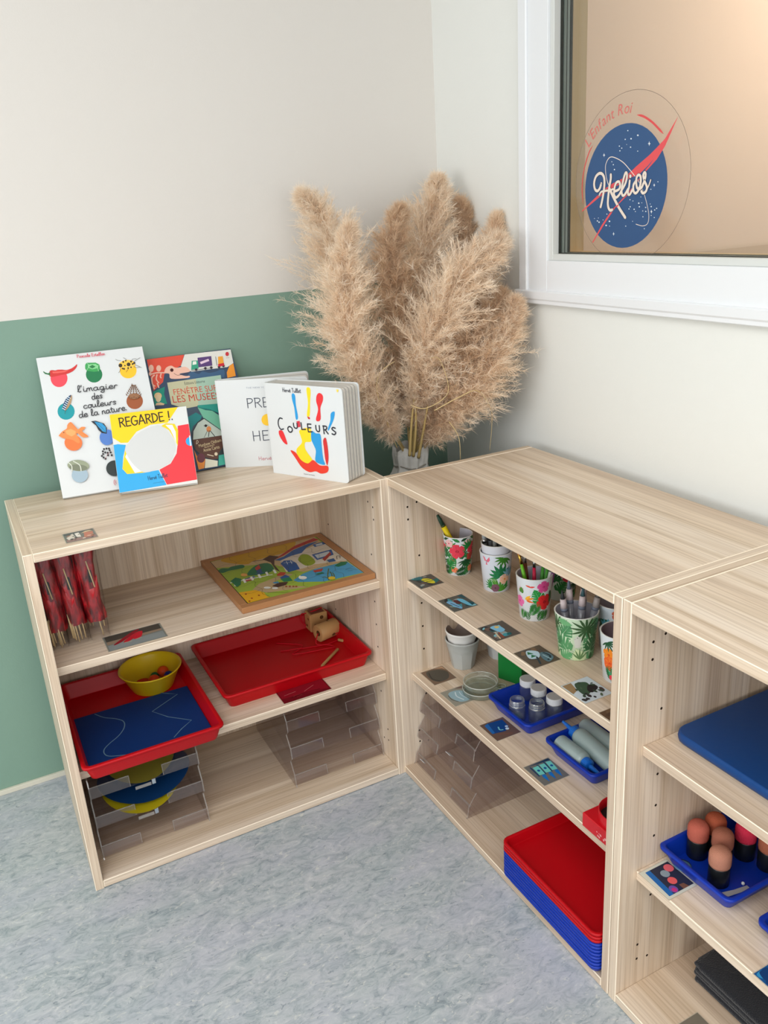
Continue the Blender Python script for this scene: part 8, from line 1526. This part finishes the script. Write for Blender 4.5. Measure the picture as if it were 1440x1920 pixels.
mb = MB(); mb.sphere((0, 0, .003), .003, LIDW, 12); o = mb.build('bead'); o.location = (-.2960, -1.3830, zt2); tag(o, 'tiny white bead beside the front dauber', 'bead')
mb = MB(); n = 30
mb.loft([ring(.0145, 0, n), ring(.0150, .0004, n), ring(.0110, .0006, n)], pmat('dried_paint_ring', (86, 120, 150), .5), True, True)
o = mb.build('dried_paint_ring'); o.location = (-.3470, -1.3010, zt2 + .0001); tag(o, 'pale dried paint ring in the dauber tray', 'paint mark')
# folded dark cloths
TOW = bpy.data.materials.new('dark_terry_cloth'); TOW.use_nodes = True
nt = TOW.node_tree; b = nt.nodes['Principled BSDF']; b.inputs['Base Color'].default_value = rgb((40, 41, 46)); b.inputs['Roughness'].default_value = .95; b.inputs['Specular IOR Level'].default_value = .1; b.inputs['Sheen Weight'].default_value = .25
tc = N(nt, 'ShaderNodeTexCoord'); nz = N(nt, 'ShaderNodeTexNoise'); nz.inputs['Scale'].default_value = 420; nz.inputs['Detail'].default_value = 3; bp = N(nt, 'ShaderNodeBump'); bp.inputs['Strength'].default_value = .9; bp.inputs['Distance'].default_value = .003
nt.links.new(tc.outputs['Object'], nz.inputs['Vector']); nt.links.new(nz.outputs[0], bp.inputs['Height']); nt.links.new(bp.outputs[0], b.inputs['Normal'])
def cloth(label, x, y, z, w, d, th, seed, folds=2):
    """folded towel: a stack of rounded layers joined at the fold"""
    r = random.Random(seed); mb = MB(); lt = th/folds
    for k in range(folds):
        z0 = lt*k; rows = []
        na = 44
        for (s, zz) in ((.96, 0), (.99, lt*.12), (1.0, lt*.4), (1.0, lt*.6), (.99, lt*.88), (.95, lt*1.0), (.6, lt*1.02), (.2, lt*1.03)):
            base = rrect(w*s, d*s, .016*s, 0, 10)
            rows.append([(p[0] + .0015*math.sin(i*.9 + k + seed), p[1] + .0018*math.sin(i*.7 + 2*k), z0 + zz + .0016*math.sin(p[0]*60 + k)*math.sin(p[1]*45 + seed)) for i, p in enumerate(base)])
        mb.loft(rows, TOW, True, True, True)
    o = mb.build('folded_cloth'); o.location = (x, y, z); return tag(o, label, 'towel', 'dark folded cloths on the lowest shelf')
cloth('dark grey folded cloth at the bottom of the pair', -.1850, -1.4950, S0 + .001, .260, .370, .024, 1, 2)
cloth('dark grey folded cloth lying on top of the pair', -.1900, -1.5000, S0 + .027, .262, .372, .024, 2, 2)

# ================================================================ window sticker
t = thing('window_sticker', 'round transparent window sticker with a dark blue badge and red swoosh', 'sticker', (.0188, -.7055, 1.387))
MS = Matrix(((0, 0, -1, 0), (-1, 0, 0, 0), (0, 1, 0, 0), (0, 0, 0, 1)))
mb = MB(); n = 72; cx, cy, R = .0130, .0140, .1640
def disc(r0, r1, z, m): mb.grid([[(cx + r*math.cos(2*PI*i/n), cy + r*math.sin(2*PI*i/n), z) for i in range(n)] for r in (r0, r1)], m, False)
disc(.001, R, .00002, DISC_CLEAR); mb.build('clear_disc', t, MS)
mb = MB(); disc(R - .0008, R, .0001, pmat('sticker_cut_edge', (120, 108, 96), .5)); mb.build('disc_edge', t, MS)
mb = MB(); paint(mb, ART['stk_art'], Matrix.Identity(4), .0003, .00001); mb.build('printed_badge', t, MS)

# ================================================================ floor vase and pampas grass
CLOTH = pmat('vase_grey_cloth_wrap', (204, 203, 198), .85, .15, .6, 90)
t = thing('floor_vase', 'grey cloth-wrapped floor vase in the corner behind the bookcases', 'vase', (-.2630, -.2500, 0))
n = 64; rows = []
for f, r in ((0, .080), (.01, .086), (.10, .112), (.30, .135), (.50, .138), (.70, .122), (.82, .092), (.88, .068), (.915, .049), (.935, .043), (.955, .045), (.975, .047), (1.0, .045)):
    rows.append([((r + (.0035*math.sin(7*2*PI*i/n + 9*f) + .0020*math.sin(17*2*PI*i/n - 14*f))*min(1, r/.07)*(1.0 if f > .02 else 0))*math.cos(2*PI*i/n), (r + (.0035*math.sin(7*2*PI*i/n + 9*f) + .0020*math.sin(17*2*PI*i/n - 14*f)))*math.sin(2*PI*i/n), .790*f + (.006*math.sin(5*2*PI*i/n + 1) if f == 1.0 else 0)) for i in range(n)])
rows.append([(p[0]*.90, p[1]*.90, p[2] - .001) for p in rows[-1]]); rows.append([(p[0]*.86, p[1]*.86, .66) for p in rows[-1]])
mb = MB(); mb.loft(rows, CLOTH, True, True, True); mb.build('vase_body', t)
mb = MB(); mb.tube([(.0455*math.cos(2*PI*i/40), .0455*math.sin(2*PI*i/40), .744 + .003*math.sin(4*2*PI*i/40)) for i in range(41)], .0016, pmat('vase_twine', (150, 146, 138), .8), 6, False); mb.build('twine', t)

import numpy as np
def fluff_mat(name, cols):
    m = bpy.data.materials.new(name); m.use_nodes = True
    nt = m.node_tree; L = nt.links.new; b = nt.nodes['Principled BSDF']
    at = N(nt, 'ShaderNodeAttribute'); at.attribute_name = 'tone'
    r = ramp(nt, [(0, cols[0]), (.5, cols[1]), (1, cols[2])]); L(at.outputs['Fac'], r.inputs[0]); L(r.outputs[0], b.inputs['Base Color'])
    b.inputs['Roughness'].default_value = .8; b.inputs['Specular IOR Level'].default_value = .1; b.inputs['Sheen Weight'].default_value = .2
    out = [q for q in nt.nodes if q.type == 'OUTPUT_MATERIAL'][0]
    tr = N(nt, 'ShaderNodeBsdfTranslucent'); L(r.outputs[0], tr.inputs[0])
    mx = N(nt, 'ShaderNodeMixShader'); mx.inputs[0].default_value = .42
    L(b.outputs[0], mx.inputs[1]); L(tr.outputs[0], mx.inputs[2]); L(mx.outputs[0], out.inputs[0])
    return m
FLUFF = [fluff_mat('pampas_fluff_pale', ((236, 206, 172), (249, 229, 204), (253, 242, 226))), fluff_mat('pampas_fluff_shaded', ((220, 190, 156), (240, 216, 188), (249, 232, 208)))]
STEM = pmat('pampas_stem_straw', (184, 160, 104), .6, .3)
def plume(k, g, label):
    rng = np.random.default_rng(40 + k)
    P = [Vector(p) for p in g['path']]
    axis = [Vector(q) for q in smooth_line(P, 10)]              # tip first, then down to the vase
    axis = axis[::-1]
    A = np.array([tuple(q) for q in axis]); seg = np.linalg.norm(np.diff(A, axis=0), axis=1); S = np.concatenate([[0], np.cumsum(seg)]); L = S[-1]
    base = A[0]
    t = thing('pampas_plume', label, 'pampas grass', tuple(base), 0, 'pampas plumes in the vase')
    ext = [Vector((-.2630 + (base[0] + .263)*.5, -.25 + (base[1] + .25)*.5, .60))] + [Vector(q) for q in A]
    nst = int(len(ext)*.55)
    mb = MB(); mb.tube([v - Vector(base) for v in ext[:nst]], [.0034 - .0016*i/nst for i in range(nst)], STEM, 8); mb.build('stem', t)
    def at(s):
        return np.array([np.interp(s, S, A[:, i]) for i in range(3)])
    W = g['w']; s0 = L*.13
    nb = int(540*g['dens']); nh = 60
    V = []; F = []; TONE = []; cnt = 0
    dirs = np.gradient(A, axis=0); dirs /= np.linalg.norm(dirs, axis=1)[:, None]
    for q in range(nb):
        u = ((q + rng.random())/nb)                             # 0 bottom of the fluff, 1 tip
        s = s0 + (L - s0)*u*.985
        p = at(s); d = np.array([np.interp(s, S, dirs[:, i]) for i in range(3)])
        env = min(1, (u + .06)/.34)**.7*min(1, (1 - u)/.46 + .06)**.85
        a = np.cross(d, [0, 0, 1.0]); a = a/ (np.linalg.norm(a) + 1e-9) if np.linalg.norm(a) > .05 else np.array([1., 0, 0]); c = np.cross(d, a)
        ph = rng.uniform(0, 2*PI); rad = a*math.cos(ph) + c*math.sin(ph)
        bl = W*(.35 + .75*rng.random()**.8)*env*1.62
        # branchlet curves outward then droops along the axis
        tt = np.linspace(0, 1, 7)[:, None]
        droop = np.array([0, 0, -1.0])*rng.uniform(.05, .22)
        sp = rng.uniform(.25, .76); out = rad*sp + d*(1.05 - sp*.5)
        B = p + bl*(out*tt + (rad*.06 + droop*.6 - d*.08)*tt**2)
        f = rng.random(nh)**.75; bi = f*6; i0 = np.minimum(bi.astype(int), 5); fr = (bi - i0)[:, None]
        root = B[i0]*(1 - fr) + B[i0 + 1]*fr
        bd = B[i0 + 1] - B[i0]; bd /= np.linalg.norm(bd, axis=1)[:, None] + 1e-9
        rv = rng.normal(0, 1, (nh, 3)); hd = bd*.75 + d*.2 + rv*.48; hd /= np.linalg.norm(hd, axis=1)[:, None]
        hl = (.012 + .020*rng.random(nh))*(1 - .3*f) + .004
        side = np.cross(hd, rng.normal(0, 1, (nh, 3))); side /= np.linalg.norm(side, axis=1)[:, None] + 1e-9
        w0 = (.00030 + .00022*rng.random(nh))[:, None]
        mid = root + hd*(hl*.55)[:, None]; bend = rng.normal(0, .28, (nh, 3)) + np.array([0, 0, -.12]); tip = mid + (hd + bend)*(hl*.5)[:, None]
        i = cnt; cnt += nh*5
        V.append(np.stack([root - side*w0, root + side*w0, mid - side*w0*.8, mid + side*w0*.8, tip], 1).reshape(-1, 3))
        idx = i + np.arange(nh)*5
        for j in idx: F.append((j, j+1, j+3, j+2)); F.append((j+2, j+3, j+4))
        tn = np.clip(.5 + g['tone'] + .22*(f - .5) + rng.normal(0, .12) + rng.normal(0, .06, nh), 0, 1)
        TONE.append(np.repeat(tn, 5))
        # the branchlet itself, a thin blade
        i = cnt; cnt += 14
        sd = np.cross(B[-1] - B[0], rv[0]); sd = sd/(np.linalg.norm(sd) + 1e-9)*.0005
        V.append(np.concatenate([B - sd, B + sd])); TONE.append(np.full(14, max(0, min(1, .35 + g['tone']))))
        for j in range(6): F.append((i + j, i + j + 1, i + j + 8, i + j + 7))
    V = np.concatenate(V) - base; TONE = np.concatenate(TONE)
    # keep the fluff off the two walls
    V[:, 0] = np.minimum(V[:, 0], -.004 - base[0]); V[:, 1] = np.minimum(V[:, 1], -.004 - base[1])
    me = bpy.data.meshes.new('plume_fluff'); me.from_pydata(V.tolist(), [], F)
    me.materials.append(FLUFF[1 if g['tone'] < -.2 else 0])  # shaded plumes take the darker colours, their shade set in the tone
    at_ = me.attributes.new('tone', 'FLOAT', 'POINT'); at_.data.foreach_set('value', TONE.astype(np.float32))
    me.update()
    o = bpy.data.objects.new('plume_fluff', me); COL.objects.link(o); o.parent = t; o['kind'] = 'stuff'
    return t
PLAB = ['wispy pampas plume leaning far left at the back', 'big pale pampas plume at the front left', 'narrow shaded pampas plume in the middle', 'tallest pampas plume, standing at the back right of centre',
        'thin shaded pampas plume behind the tallest one', 'big pale pampas plume bending right at the front', 'pampas plume with its tip just above the big right one', 'lowest pampas plume, reaching out at the far right', 'shaded pampas plume between the big right one and the lowest']
for k, g in enumerate(ART['plumes']): plume(k, g, PLAB[k])
BLADE = pmat('dry_leaf_blade_straw', (206, 182, 132), .6, .3)
BLAB = ['straw-coloured stem rising from the left of the vase mouth', 'straw-coloured stem in the middle of the vase mouth', 'straw-coloured stem leaning right from the vase mouth', 'dry blade curling up at the left of the stems', 'dry blade arching over the front of the stems', 'long thin dry blade drooping at the far right', 'short dry blade hanging beside the right bookcase top']
for k, pth in enumerate(ART['blades']):
    P = [Vector(p) for p in pth]; p0 = P[0].copy(); line = [Vector(q) - p0 for q in smooth_line(P, 8)]; nn = len(line)
    mb = MB(); mb.tube(line, [(.0042 if k < 3 else .0014)*(1 - .6*i/nn) for i in range(nn)], STEM if k < 3 else BLADE, 6)
    o = mb.build('dried_straw' if k < 3 else 'dried_grass'); o.location = p0; tag(o, BLAB[k], 'dry grass', 'dry stems and blades of the bouquet')
